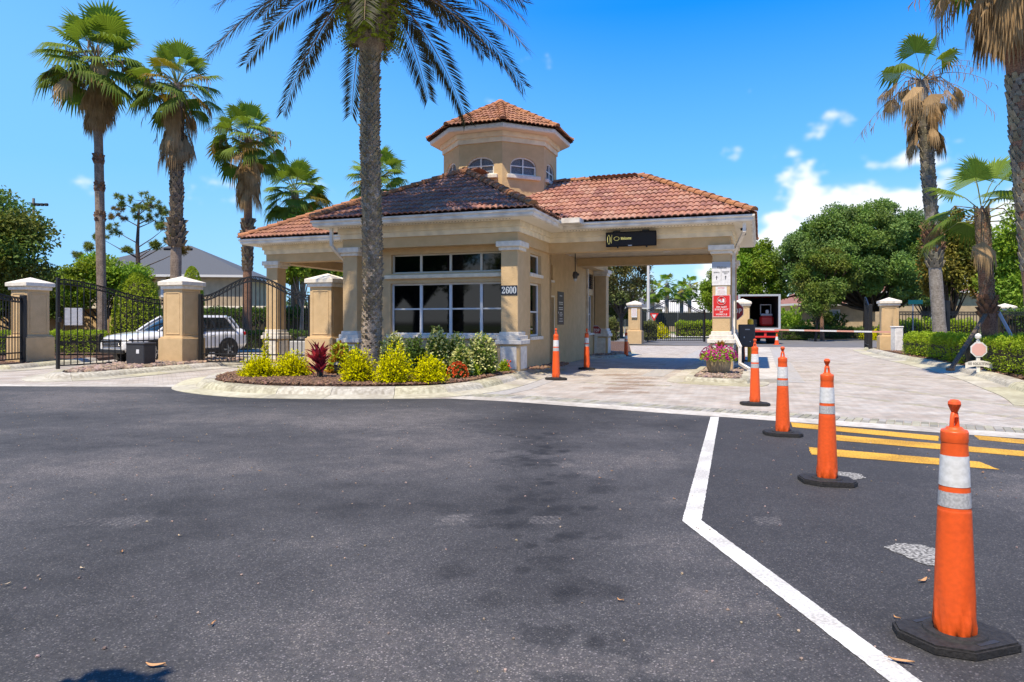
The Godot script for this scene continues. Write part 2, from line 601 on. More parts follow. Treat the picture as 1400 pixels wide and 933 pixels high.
	M.ridge = over(relief(tri(mat(0.56, 0.25, 0.13, 0.85), M.tile[0].albedo_texture, 1.4), rough, 0.3), blot, 1.0 / 1.1)
	M.deck = mat(0.1, 0.05, 0.035, 0.95)
	M.mulch = relief(tri(mat(0.2, 0.115, 0.075, 0.95), noise_tex(26, 0.11, 256, Color(0.2, 0.18, 0.17), Color(1, 1, 1), 3, 2.6), 1.0), rough, 3.0)
	M.chip = mat(0.3, 0.19, 0.13, 0.95)
	M.pebble = relief(tri(mat(0.5, 0.4, 0.33, 0.9), soft, 3.0), rough, 0.6)
	M.grass = relief(tri(mat(0.09, 0.13, 0.035, 0.95), noise_tex(27, 0.05, 256, Color(0.5, 0.55, 0.45), Color(1, 1, 1), 4, 1.8), 0.5), rough, 3.0)
	M.bark_fan = over(relief(tri(mat(0.42, 0.33, 0.26, 0.95), bark, 1.6), rough, 2.0), blot, 0.9)
	M.bark_red = over(relief(tri(mat(0.42, 0.235, 0.15, 0.95), bark, 1.6), rough, 2.0), blot, 0.9)
	M.bark_grey = over(relief(tri(mat(0.36, 0.33, 0.29, 0.95), noise_tex(28, 0.03, 256, Color(0.66, 0.64, 0.6), Color(1, 1, 1), 4, 1.8), 1.3), rough, 0.6), blot, 0.9)
	M.bark_date = over(relief(tri(mat(0.66, 0.55, 0.43, 0.95), bark, 2.2), rough, 1.8), blot, 1.1)
	M.bark_tree = over(relief(tri(mat(0.12, 0.095, 0.075, 0.95), bark, 1.2), rough, 2.5), blot, 0.6)
	M.bark_pine = over(relief(tri(mat(0.15, 0.105, 0.085, 0.95), bark, 1.2), rough, 2.5), blot, 0.6)
	M.roof_grey = relief(tri(mat(0.1, 0.11, 0.125, 0.9), noise_tex(29, 0.06, 256, Color(0.75, 0.75, 0.75), Color(1, 1, 1), 4, 1.8), 0.6), rough, 1.0)
	M.roof_brown = tri(mat(0.3, 0.14, 0.105, 0.9), soft, 0.5)
	M.far_white = mat(0.66, 0.65, 0.62, 0.7)
	M.red = mat(0.62, 0.025, 0.022, 0.4)
	M.dark_red = mat(0.3, 0.012, 0.012, 0.45)
	M.sign_white = tri(mat(0.8, 0.8, 0.8, 0.4), soft, 2.0)
	M.ink = mat(0.03, 0.03, 0.035, 0.6)
	M.navy = mat(0.012, 0.018, 0.035, 0.35)
	M.silver = mat(0.42, 0.45, 0.48, 0.35)
	M.sign_brown = mat(0.03, 0.022, 0.02, 0.45)
	M.green_sign = mat(0.02, 0.3, 0.22, 0.4)
	M.yellow = mat(0.72, 0.46, 0.02, 0.5)
	M.pale_red = mat(0.72, 0.42, 0.38, 0.6)
	M.arm_red = mat(0.66, 0.33, 0.25, 0.5)
	M.clay = over(tri(mat(0.4, 0.31, 0.18, 0.7), soft, 2.0), blot, 1.2)
	M.wood = over(tri(mat(0.2, 0.15, 0.11, 0.9), bark, 1.5), soft, 1.0)
	M.metal_blue = mat(0.3, 0.36, 0.45, 0.6)
	var cp := mat(0.78, 0.79, 0.8, 0.25)
	cp.clearcoat_enabled = true
	cp.clearcoat = 1.0
	cp.clearcoat_roughness = 0.05
	M.car_paint = cp
	M.car_black = mat(0.015, 0.015, 0.016, 0.5)
	M.chrome = mat(0.6, 0.6, 0.62, 0.2, 0.9)
	M.tail = mat(0.4, 0.01, 0.01, 0.2)
	M.screen_cloth = tri(mat(0.02, 0.028, 0.032, 0.9), soft, 1.0)
	M.metal_light = mat(0.5, 0.55, 0.6, 0.4)
	M.screen_black = mat(0.008, 0.008, 0.009, 0.9)
	M.led_glow = mat(0.6, 0.55, 0.2, 0.6)
	M.led_glow.emission_enabled = true
	M.led_glow.emission = Color(0.85, 0.8, 0.45)
	M.led_glow.emission_energy_multiplier = 0.3
	M.fall_leaf = mat(0.5, 0.28, 0.13, 0.8)
	M.fall_pale = mat(0.6, 0.5, 0.36, 0.8)

func green(r: float, g: float, b: float, through := 0.35, rough := 0.5) -> StandardMaterial3D:
	var m := mat(r, g, b, rough)
	m.metallic_specular = 0.3
	m.backlight_enabled = true
	m.backlight = Color(through, through, through * 0.6).linear_to_srgb()
	return m

func shade(lo: float, hi: float, warm := 0.0) -> Color:
	var t := rng.randf_range(lo, hi)
	return Color(minf(1.0, t * (1.0 + warm * rng.randf())), minf(1.0, t), minf(1.0, t * rng.randf_range(0.75, 1.0)))

# ---------------------------------------------------------------- scene
func _ready() -> void:
	rng.seed = 4242
	camera_sky_sun()
	make_materials()
	ground()
	gatehouse()
	gates_and_pillars()
	background()
	vegetation()
	street_things()
	small_details()

func camera_sky_sun() -> void:
	var cam := Camera3D.new()
	cam.name = "camera"
	cam.projection = Camera3D.PROJECTION_FRUSTUM
	cam.near = 0.1
	cam.far = 900.0
	cam.size = 0.1 * 933.0 / 950.0
	cam.frustum_offset = Vector2(0, -0.1 * 25.5 / 950.0)
	cam.position = Vector3(0, 1.42, 0)
	add_child(cam)
	var sun := DirectionalLight3D.new()
	sun.name = "sun"
	sun.light_energy = 1.12
	sun.light_color = Color(1.0, 0.94, 0.84)
	sun.light_angular_distance = 0.5
	sun.shadow_enabled = true
	sun.look_at_from_position(Vector3.ZERO, Vector3(0.2125, -0.8988, -0.3834))
	add_child(sun)
	var e := Environment.new()
	e.background_mode = Environment.BG_SKY
	e.tonemap_mode = Environment.TONE_MAPPER_LINEAR
	e.tonemap_exposure = 1.9
	e.sdfgi_enabled = true
	e.ssao_enabled = true
	e.ssil_enabled = true
	var pm := PanoramaSkyMaterial.new()
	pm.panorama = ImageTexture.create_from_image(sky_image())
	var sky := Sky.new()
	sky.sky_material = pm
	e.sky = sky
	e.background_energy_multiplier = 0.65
	var we := WorldEnvironment.new()
	we.name = "world"
	we.environment = e
	add_child(we)

func sky_image() -> Image:
	var w := 2048
	var h := 1024
	var im := Image.create(w, h, false, Image.FORMAT_RGBF)
	var f := FastNoiseLite.new()
	f.seed = 21
	f.noise_type = FastNoiseLite.TYPE_SIMPLEX_SMOOTH
	f.frequency = 1.0
	f.fractal_octaves = 6
	f.fractal_gain = 0.55
	var f2 := FastNoiseLite.new()
	f2.seed = 9
	f2.frequency = 1.0
	f2.fractal_octaves = 3
	var stops := [[-0.1, Color(0.50, 0.74, 0.95)], [0.0, Color(0.6, 0.82, 0.99)], [0.07, Color(0.42, 0.73, 0.99)], [0.2, Color(0.16, 0.5, 0.97)], [0.42, Color(0.01, 0.26, 0.95)], [0.8, Color(0.01, 0.18, 0.72)], [1.6, Color(0.01, 0.13, 0.55)]]
	for y in h:
		var el := (0.5 - (y + 0.5) / h) * PI
		var base := Color(0.16, 0.15, 0.14)
		if el > -0.1:
			for k in stops.size() - 1:
				if el >= stops[k][0] and el <= stops[k + 1][0]:
					base = stops[k][1].lerp(stops[k + 1][1], (el - stops[k][0]) / (stops[k + 1][0] - stops[k][0]))
		var se := sin(el)
		var ce := cos(el)
		for x in w:
			if el < -0.03:
				im.set_pixel(x, y, base)
				continue
			var az := wrapf((x + 0.5) / w * TAU, -PI, PI)  # the picture's left edge looks along -Z
			var c := base
			var pale := smoothstep(0.25, -0.75, az) * smoothstep(-3.0, -1.6, az)
			c = c.lerp(Color(0.22, 0.54, 0.95), 0.7 * pale * (1.0 - clampf(el - 0.3, 0.0, 1.0)))
			if el < 0.75:
				# cumulus along the horizon, rarer higher up; banks out of view added for fill
				var p := Vector3(sin(az) * ce, se * 1.9, -cos(az) * ce)
				var big := f2.get_noise_3dv(p * 1.6)
				var d := f.get_noise_3dv(p * 6.5 + Vector3(3, 0, 1))
				var wisp := f.get_noise_3dv(p * 11.0 + Vector3(13, 5, 2))
				var bank := smoothstep(0.3, 0.95, absf(wrapf(az + 0.5, -PI, PI)))  # carried on round behind the camera, added there as fill light
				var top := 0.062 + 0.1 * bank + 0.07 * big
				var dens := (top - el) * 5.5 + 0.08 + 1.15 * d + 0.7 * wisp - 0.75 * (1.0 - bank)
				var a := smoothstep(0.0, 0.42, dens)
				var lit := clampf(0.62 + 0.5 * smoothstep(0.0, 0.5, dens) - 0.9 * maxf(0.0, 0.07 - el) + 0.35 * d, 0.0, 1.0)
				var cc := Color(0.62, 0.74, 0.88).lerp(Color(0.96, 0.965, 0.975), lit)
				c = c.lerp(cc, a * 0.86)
				var small := smoothstep(0.55, 0.85, d * 0.9 + wisp * 0.6 + 0.12 * big - absf(el - 0.2) * 1.6 + 0.1)
				c = c.lerp(Color(0.9, 0.94, 0.98), small * 0.75)
			im.set_pixel(x, y, c)
	return im

# ---------------------------------------------------------------- the ground
const EDGE := [-40.0, 15.6, -11.36, 15.42, -6.9, 15.24, -6.5, 14.7, -6.1, 14.1, -5.01, 13.23, -3.65, 12.87, -2.43, 12.85, -1.23, 12.97, 0.0, 12.43, 1.22, 11.63, 2.29, 10.92, 3.26, 10.36, 3.95, 9.9, 4.52, 9.53, 6.25, 8.48, 9.0, 6.8, 14.0, 3.7]

func edge_d(x: float) -> float:
	for i in range(0, EDGE.size() - 2, 2):
		if x <= EDGE[i + 2]:
			return lerpf(EDGE[i + 1], EDGE[i + 3], (x - EDGE[i]) / (EDGE[i + 2] - EDGE[i]))
	return 3.7

func strip(mb: MB, a: Array, b: Array, h: float) -> void:
	for i in a.size() - 1:
		mb.face([W(a[i].x, a[i].y, h), W(a[i + 1].x, a[i + 1].y, h), W(b[i + 1].x, b[i + 1].y, h), W(b[i].x, b[i].y, h)], Vector3.UP)

func ground() -> void:
	var g := MB.new()
	g.slab(P2([-400, -200, 400, -200, 400, 420, -400, 420]), 0, -0.05, false)
	struct("ground", g, M.grass)

	# parking-lot asphalt: a grid up to the lot's edge, whose UVs place the wear map
	var mb := MB.new()
	var uvs := PackedVector2Array()
	var nx := 108
	var nd := 8
	var grid := []
	for i in nx + 1:
		var x := lerpf(WEAR.position.x, WEAR.end.x, float(i) / nx)
		var col := []
		for j in nd + 1:
			col.append(Vector2(x, lerpf(WEAR.position.y, edge_d(x), float(j) / nd)))
		grid.append(col)
	for i in nx:
		for j in nd:
			for q in [grid[i][j], grid[i][j + 1], grid[i + 1][j + 1], grid[i][j], grid[i + 1][j + 1], grid[i + 1][j]]:
				mb.v.append(W(q.x, q.y))
				mb.n.append(Vector3.UP)
				uvs.append((q - WEAR.position) / WEAR.size)
	var arr := []
	arr.resize(Mesh.ARRAY_MAX)
	arr[Mesh.ARRAY_VERTEX] = mb.v
	arr[Mesh.ARRAY_NORMAL] = mb.n
	arr[Mesh.ARRAY_TEX_UV] = uvs
	var am := ArrayMesh.new()
	am.add_surface_from_arrays(Mesh.PRIMITIVE_TRIANGLES, arr)
	part_mesh(self, "asphalt_road", am, M.asphalt).set_meta("kind", "structure")
	mb = MB.new()
	mb.col = Color(0.62, 0.62, 0.62)
	mb.face([W(-70, -40), W(70, -40), W(70, WEAR.position.y), W(-70, WEAR.position.y)], Vector3.UP)
	mb.face([W(-70, WEAR.position.y), W(WEAR.position.x, WEAR.position.y), W(WEAR.position.x, edge_d(WEAR.position.x)), W(-70, 15.6)], Vector3.UP)
	mb.face([W(WEAR.end.x, WEAR.position.y), W(70, WEAR.position.y), W(70, 3.7), W(14, 3.7), W(WEAR.end.x, edge_d(WEAR.end.x))], Vector3.UP)
	struct("asphalt_road", mb, M.asphalt_plain)

	# clay pavers of both lanes, laid askew to the gatehouse
	var pv := MeshInstance3D.new()
	pv.transform = Transform3D(Basis(Vector3.UP, deg_to_rad(27)), Vector3.ZERO)
	var pm := MB.new()
	pm.tr = pv.transform.affine_inverse()
	pm.slab(P2([-22, 15.2, -11.36, 15.2, -6.9, 15.0, -5.0, 13.0, -1.2, 12.8, 3.26, 10.2, 6.25, 8.3, 12.0, 4.7, 12.0, 17, 15, 27, 18.5, 36, 20.5, 40, -14, 48, -22, 40]), 0, -0.004, false)
	pv.mesh = pm.mesh()
	pv.material_override = M.paver
	pv.name = "paver_driveway"
	add_child(pv, true)
	pv.set_meta("kind", "structure")

	# concrete ribbon and the two soldier rows behind it
	var e1 := P2([-14, 15.47, -11.36, 15.42, -6.9, 15.24, -6.3, 14.75])
	var e2 := P2([-14, 16.1, -11.36, 15.95, -7.3, 15.75, -6.6, 15.2])
	var e3 := P2([-1.23, 12.95, 0.0, 12.41, 1.22, 11.61, 2.29, 10.9, 3.26, 10.34, 3.95, 9.88, 4.52, 9.51, 6.25, 8.46, 9.0, 6.78])
	var e4 := P2([-0.95, 13.36, 0.2, 12.88, 1.47, 12.07, 2.54, 11.35, 3.5, 10.8, 4.2, 10.33, 4.78, 9.94, 6.52, 8.89, 9.3, 7.2])
	mb = MB.new()
	strip(mb, e1, e2, 0.004)
	strip(mb, e3, e4, 0.004)
	struct("concrete_ribbon", mb, M.concrete)
	mb = MB.new()
	var run := curve(e4, 8)
	for row in 2:
		var acc := 0.0
		for i in run.size() - 1:
			var a: Vector2 = run[i]
			var b: Vector2 = run[i + 1]
			var dir := (b - a).normalized()
			var nr := Vector2(-dir.y, dir.x)
			var ln := a.distance_to(b)
			while acc < ln:
				var p := a + dir * acc + nr * (0.13 + row * 0.245)
				mb.col = shade(0.6, 1.0)
				mb.tr = Transform3D(Basis(Vector3.UP, atan2(dir.y, dir.x)), W(p.x, p.y, 0.0))
				mb.box(Vector3(0, -0.012, 0), Vector3(0.095, 0.04 + rng.randf() * 0.004, 0.235), 0.006)
				acc += 0.105
			acc -= ln
	var sc := struct("soldier_course_pavers", mb, M.grey_paver)
	sc.set_meta("kind", "stuff")

	# header courses of greyer pavers across the lanes
	mb = MB.new()
	for q in [[1.6, 16.5, 3.55, 15.6], [6.1, 20.9, 9.74, 19.27, 12.2, 15.2], [6.94, 17.08, 7.8, 16.45, 8.55, 11.63], [5.53, 14.05, 6.39, 13.49, 7.55, 10.3], [6.9, 27, 12.6, 23.4], [-1.2, 26.5, 3.5, 24.6]]:
		var path := curve(P2(q), 10)
		var acc := 0.0
		for i in path.size() - 1:
			var dir: Vector2 = (path[i + 1] - path[i]).normalized()
			var ln: float = path[i].distance_to(path[i + 1])
			while acc < ln:
				var p: Vector2 = path[i] + dir * acc
				mb.col = shade(0.75, 1.0)
				mb.tr = Transform3D(Basis(Vector3.UP, atan2(dir.y, dir.x)), W(p.x, p.y, 0.0))
				mb.box(Vector3(0, -0.012, 0), Vector3(0.096, 0.026 + rng.randf() * 0.003, 0.19), 0.004)
				acc += 0.106
			acc -= ln
	mb.tr = Transform3D()
	var hc := struct("header_course_pavers", mb, M.band_paver)
	hc.set_meta("kind", "stuff")
	mb = MB.new()
	mb.col = Color(1, 1, 1)
	mb.slab([Bp(6.42, 0.6), Bp(6.95, 0.6), Bp(6.95, 22), Bp(6.42, 22)], 0, 0.001, false)
	mb.slab([Bp(2.95, 1.4), Bp(3.55, 1.4), Bp(3.55, 20), Bp(2.95, 20)], 0, 0.001, false)
	mb.slab(P2([-0.9, 13.45, -0.3, 13.3, 0.35, 14.6, 0.95, 16.6, 1.3, 18.4, 0.9, 18.6, 0.45, 16.9, -0.15, 14.9]), 0, 0.001, false)
	struct("paver_border", mb, M.grey_paver)

	# rusty wash on the pavers of the covered drive
	var stain := FastNoiseLite.new()
	stain.frequency = 1.4
	for q in [[2.75, 15.7, 0.42], [2.35, 14.9, 0.35], [2.95, 16.6, 0.4], [2.0, 14.2, 0.3], [2.6, 14.1, 0.22], [3.15, 17.6, 0.45], [1.7, 15.0, 0.22], [2.9, 18.8, 0.5]]:
		var ring := []
		for k in 22:
			var a := TAU * k / 22
			var r: float = q[2] * (0.75 + 0.7 * stain.get_noise_2d(cos(a) + q[0] * 3.0, sin(a) + q[1] * 3.0))
			ring.append(Vector2(q[0] + cos(a) * r * 1.5, q[1] + sin(a) * r))
		mb = MB.new()
		mb.slab(ring, 0, 0.0035 + 0.0004 * q[2], false)
		struct("paver_stain", mb, M.rust)

	# far carriageway behind the gatehouse
	mb = MB.new()
	mb.slab(P2([-70, 47, -16, 44.5, 4, 47.5, 14, 40.5, 19, 39.3, 26, 39, 80, 41, 80, 62, 30, 60, 4, 62, -70, 66]), 0, 0.002, false)
	struct("far_road", mb, M.far_road)

	# white lane line, yellow hatching, worn old marks
	mb = MB.new()
	mb.slab(ragged(P2([2.98, 10.42, 3.1, 10.4, 1.355, 4.97, 1.62, 2.7, 2.3, 0.9, 2.18, 0.88, 1.5, 2.66, 1.215, 4.96])), 0, 0.004, false)
	struct("white_lane_line", mb, M.road_white)
	for q in [[3.95, 9.85, 5.32, 8.66, 5.1, 8.3, 3.8, 9.4], [3.98, 8.82, 6.1, 7.32, 5.95, 6.99, 3.82, 8.38], [3.37, 7.89, 4.75, 7.06, 4.69, 6.68, 3.21, 7.45], [5.8, 8.72, 7.2, 7.5, 7.0, 7.2, 5.64, 8.38], [6.3, 7.0, 7.6, 6.2, 7.45, 5.9, 6.15, 6.68]]:
		mb = MB.new()
		mb.slab(ragged(P2(q), 0.005, 0.03), 0, 0.004, false)
		struct("yellow_road_marking", mb, M.road_yellow)
	for q in [[2.34, 4.37, 2.46, 4.46, 2.62, 4.42, 2.72, 4.2, 2.58, 3.98, 2.42, 4.06], [2.93, 6.62, 3.06, 6.65, 3.26, 6.5, 3.22, 6.32, 2.98, 6.2, 2.86, 6.4]]:
		mb = MB.new()
		mb.slab(ragged(P2(q), 0.012, 0.03), 0, 0.004, false)
		struct("worn_road_marking", mb, M.worn_patch)

	# raised beds and their rolled kerbs
	var roll := [P2([0.5, 0.008, 0.02, 0.035, 0.02, -0.05, 0.5, -0.05]), P2([0.02, 0.03, -0.03, 0.095, -0.09, 0.135, -0.16, 0.15, -0.36, 0.155, -0.36, -0.05, 0.02, -0.05])]
	var planter := curve(P2([-7.3, 19.0, -7.56, 17.52, -7.15, 15.9, -6.6, 14.75, -5.16, 13.66, -3.8, 13.36, -2.53, 13.36, -1.5, 13.62, -0.62, 14.66, 0.0, 16.45, 0.45, 18.3, 0.95, 20.3, 1.2, 21.3]), 5)
	kerb(planter, roll, 16)
	var bed: Array = planter.duplicate()
	bed.append_array([Bp(-0.3, 3.3), Bp(-3.0, 2.0), Bp(-6.0, 2.0)])
	planting_soil("mulch_bed", bed, 0.14, 0.2, M.mulch)
	# lane island with the canopy column
	var isl := curve([Bp(4.25, 9.0), Bp(4.22, 3.0), Bp(4.2, 0.5), Bp(4.35, -0.1), Bp(4.9, -0.35), Bp(5.5, -0.4), Bp(5.72, -0.1), Bp(5.72, 2.6)], 5)
	var low := [P2([0.42, 0.008, 0.02, 0.03, 0.02, -0.05, 0.42, -0.05]), P2([0.02, 0.025, -0.01, 0.085, -0.05, 0.112, -0.22, 0.118, -0.22, -0.05, 0.02, -0.05])]
	kerb(isl, low, 9)
	mb = MB.new()
	var ib := isl.duplicate()
	ib.append_array([Bp(5.2, 4.2), Bp(5.2, 9.0)])
	for q in Geometry2D.offset_polygon(PackedVector2Array(ib), -0.2):
		mb.slab(Array(q), -0.02, 0.1)
	struct("island_bed", mb, M.mulch)
	mb = MB.new()
	mb.slab([Bp(5.6, 0.2), Bp(6.4, 0.45), Bp(6.4, 22), Bp(4.3, 22), Bp(4.3, 5.6), Bp(5.6, 5.6)], -0.02, 0.095)
	struct("island_walk", mb, M.concrete)
	# kerb and bed right of the entry lane
	var rk := curve(P2([9.0, 11.6, 9.84, 13.1, 10.69, 15.0, 11.75, 17.4, 12.86, 20.4, 13.9, 23.7, 14.75, 26.7, 16.2, 31.0, 18.0, 35.6]), 6)
	rk.reverse()
	# travelling towards the camera the lane is on the right-hand side
	kerb(rk, roll, 14)
	var rb := rk.duplicate()
	rb.append_array(P2([12.0, 9.5, 40, 9.0, 60, 39, 22, 37.5]))
	planting_soil("mulch_bed", rb, 0.13, 0.17, M.mulch)
	# rock beds around the gate pillars on the left
	var lb := curve(P2([-12.4, 20.2, -12.3, 18.6, -11.75, 17.5, -11.1, 17.05, -10.43, 17.75, -10.0, 19.27, -9.6, 20.75, -9.1, 22.2, -8.6, 23.2, -9.0, 24.4]), 5)
	kerb(lb, roll, 9)
	var lbb := lb.duplicate()
	lbb.append_array(P2([-10.5, 24.6, -12.2, 22.5]))
	planting_soil("rock_bed", lbb, 0.12, 0.13, M.mulch)
	var la := curve(P2([-19, 19.2, -16.5, 19.8, -14.9, 20.5, -14.75, 22.0, -14.9, 25.0]), 5)
	kerb(la, roll, 8)
	var lab := la.duplicate()
	lab.append_array(P2([-15.5, 44, -60, 44, -60, 19]))
	planting_soil("mulch_bed", lab, 0.12, 0.14, M.mulch)
	# behind the exit gate: island and lawn
	mb = MB.new()
	mb.slab([Bp(-9.5, 12), Bp(-0.9, 12), Bp(0.6, 12.4), Bp(0.4, 14.5), Bp(-2.5, 30), Bp(-14, 30), Bp(-14.2, 22)], -0.02, 0.12)
	struct("mulch_bed", mb, M.mulch)
	var bk := curve([Bp(-0.5, 18.0), Bp(0.1, 15.0), Bp(0.75, 12.8), Bp(0.75, 11.2), Bp(0.45, 9.9), Bp(-0.4, 9.3)], 5)
	bk.reverse()
	kerb(bk, low, 8)

func kerb(path: Array, prof: Array, pieces: int) -> void:
	# cast in lengths with open joints between them
	var root := Node3D.new()
	root.name = numbered(self, "kerb")
	add_child(root, true)
	root.set_meta("kind", "structure")
	var total := 0.0
	for i in path.size() - 1:
		total += path[i].distance_to(path[i + 1])
	var each := total / pieces
	# points along the path, with a pair either side of every joint
	var pts := []
	var cuts := []
	var acc := 0.0
	var next := each
	for i in path.size() - 1:
		var a: Vector2 = path[i]
		var b: Vector2 = path[i + 1]
		var ln := a.distance_to(b)
		pts.append(a)
		while ln > 0.09 and next < acc + ln - 0.04 and next < total - 0.1:
			var f := maxf(next - acc, 0.04) / ln
			pts.append(a.lerp(b, f - 0.004 / ln))
			cuts.append(pts.size())
			pts.append(a.lerp(b, f + 0.004 / ln))
			next += each
		acc += ln
	pts.append(path[-1])
	var start := 0
	for c in cuts + [pts.size()]:
		var mb := MB.new()
		mb.col = shade(0.84, 1.0)
		mb.sweep(pts, prof[0], false, true, start, c - 1)
		part(root, "gutter_pan", mb, M.concrete)
		mb = MB.new()
		mb.col = shade(0.84, 1.0)
		mb.sweep(pts, prof[1], false, true, start, c - 1)
		part(root, "kerb_stone", mb, M.dirty_concrete)
		start = c

# paint edges, chipped a little
func ragged(poly: Array, amp := 0.0025, step := 0.022) -> Array:
	var r := []
	for i in poly.size():
		var a: Vector2 = poly[i]
		var b: Vector2 = poly[(i + 1) % poly.size()]
		var n := maxi(1, int(a.distance_to(b) / step))
		for k in n:
			r.append(a.lerp(b, float(k) / n) + Vector2(rng.randf_range(-amp, amp), rng.randf_range(-amp, amp)))
	return r

func planting_soil(called: String, poly: Array, h: float, mound: float, m: Material) -> void:
	# a surface that swells gently towards its middle
	var mb := MB.new()
	for q in Geometry2D.offset_polygon(PackedVector2Array(poly), -0.33):
		mb.slab(Array(q), -0.02, h)
	if mound > h + 0.02:
		var inner := Geometry2D.offset_polygon(PackedVector2Array(poly), -0.85)
		var f := FastNoiseLite.new()
		f.frequency = 1.2
		for q in inner:
			mb.slab(Array(q), h - 0.02, mound)
	struct(called, mb, m)

# chips or stones strewn over a plan polygon
func strew(called: String, poly: Array, h: float, count: int, kinds: Array, m: Material, lo: float, hi: float, flat: float) -> void:
	var pk := PackedVector2Array(poly)
	var r := Rect2(pk[0], Vector2.ZERO)
	for p in pk:
		r = r.expand(p)
	var mm := MultiMesh.new()
	mm.transform_format = MultiMesh.TRANSFORM_3D
	mm.use_colors = true
	mm.mesh = kinds[0]
	var xs := []
	while xs.size() < count:
		var p := Vector2(rng.randf_range(r.position.x, r.end.x), rng.randf_range(r.position.y, r.end.y))
		if Geometry2D.is_point_in_polygon(p, pk):
			var s := rng.randf_range(lo, hi)
			var b := Basis.from_euler(Vector3(rng.randf_range(-flat, flat), rng.randf() * TAU, rng.randf_range(-flat, flat))).scaled(Vector3.ONE * s)
			xs.append(Transform3D(b, W(p.x, p.y, h)))
	mm.instance_count = count
	for i in count:
		mm.set_instance_transform(i, xs[i])
		var t := rng.randf_range(0.35, 1.0)
		mm.set_instance_color(i, Color(t, t * rng.randf_range(0.84, 1.0), t * rng.randf_range(0.7, 1.0)))
	var o := MultiMeshInstance3D.new()
	o.multimesh = mm
	o.material_override = m
	o.name = numbered(self, called)
	add_child(o, true)
	o.set_meta("kind", "stuff")
	o.set_meta("label", "loose " + called.replace("_", " ") + " strewn over the bed")

func stone_mesh() -> ArrayMesh:
	var mb := MB.new()
	var s := []
	var r := RandomNumberGenerator.new()
	r.seed = 12
	var ring := []
	for i in 3:
		var row := []
		for k in 7:
			var a := TAU * k / 7
			var rad: float = [0.42, 0.5, 0.34][i] * r.randf_range(0.8, 1.2)
			row.append(Vector3(cos(a) * rad, [-0.1, 0.16, 0.34][i], sin(a) * rad * 0.75))
		ring.append(row)
	for i in 2:
		for k in 7:
			var k2 := (k + 1) % 7
			mb.face([ring[i][k], ring[i][k2], ring[i + 1][k2], ring[i + 1][k]], ring[i][k] + ring[i][k2])
	mb.face(ring[2], Vector3.UP)
	return mb.mesh()

func chip_mesh() -> ArrayMesh:
	var mb := MB.new()
	mb.box(Vector3.ZERO, Vector3(1.0, 0.16, 0.32))
	return mb.mesh()

# ---------------------------------------------------------------- the gatehouse
# wall along a plan line with rectangular openings [s0, s1, y0, y1]; out is the outer side
func wall(mb: MB, p0: Vector2, p1: Vector2, h0: float, h1: float, thick: float, holes: Array) -> void:
	var dir := (p1 - p0).normalized()
	var inw := Vector2(-dir.y, dir.x)
	var ln := p0.distance_to(p1)
	var xs := [0.0, ln]
	var ys := [h0, h1]
	for q in holes:
		xs.append(q[0]); xs.append(q[1]); ys.append(q[2]); ys.append(q[3])
	xs.sort()
	ys.sort()
	var pos := func(s: float, y: float, dep: float) -> Vector3:
		var p := p0 + dir * s + inw * dep
		return Vector3(p.x, y, -p.y)
	var o := Vector3(-inw.x, 0, inw.y)
	for i in xs.size() - 1:
		if xs[i + 1] - xs[i] < 1e-4:
			continue
		for j in ys.size() - 1:
			if ys[j + 1] - ys[j] < 1e-4:
				continue
			var cx: float = (xs[i] + xs[i + 1]) * 0.5
			var cy: float = (ys[j] + ys[j + 1]) * 0.5
			var open := false
			for q in holes:
				if cx > q[0] and cx < q[1] and cy > q[2] and cy < q[3]:
					open = true
			if open:
				continue
			for dep in [0.0, thick]:
				mb.face([pos.call(xs[i], ys[j], dep), pos.call(xs[i + 1], ys[j], dep), pos.call(xs[i + 1], ys[j + 1], dep), pos.call(xs[i], ys[j + 1], dep)], o if dep == 0.0 else -o)
	for q in holes:
		var along := Vector3(dir.x, 0, -dir.y)
		mb.face([pos.call(q[0], q[2], 0), pos.call(q[0], q[3], 0), pos.call(q[0], q[3], thick), pos.call(q[0], q[2], thick)], along)
		mb.face([pos.call(q[1], q[2], 0), pos.call(q[1], q[3], 0), pos.call(q[1], q[3], thick), pos.call(q[1], q[2], thick)], -along)
		mb.face([pos.call(q[0], q[2], 0), pos.call(q[1], q[2], 0), pos.call(q[1], q[2], thick), pos.call(q[0], q[2], thick)], Vector3.UP)
		mb.face([pos.call(q[0], q[3], 0), pos.call(q[1], q[3], 0), pos.call(q[1], q[3], thick), pos.call(q[0], q[3], thick)], Vector3.DOWN)
	for s in [0.0, ln]:
		mb.face([pos.call(s, h0, 0), pos.call(s, h1, 0), pos.call(s, h1, thick), pos.call(s, h0, thick)], Vector3(dir.x, 0, -dir.y) * (-1.0 if s == 0.0 else 1.0))

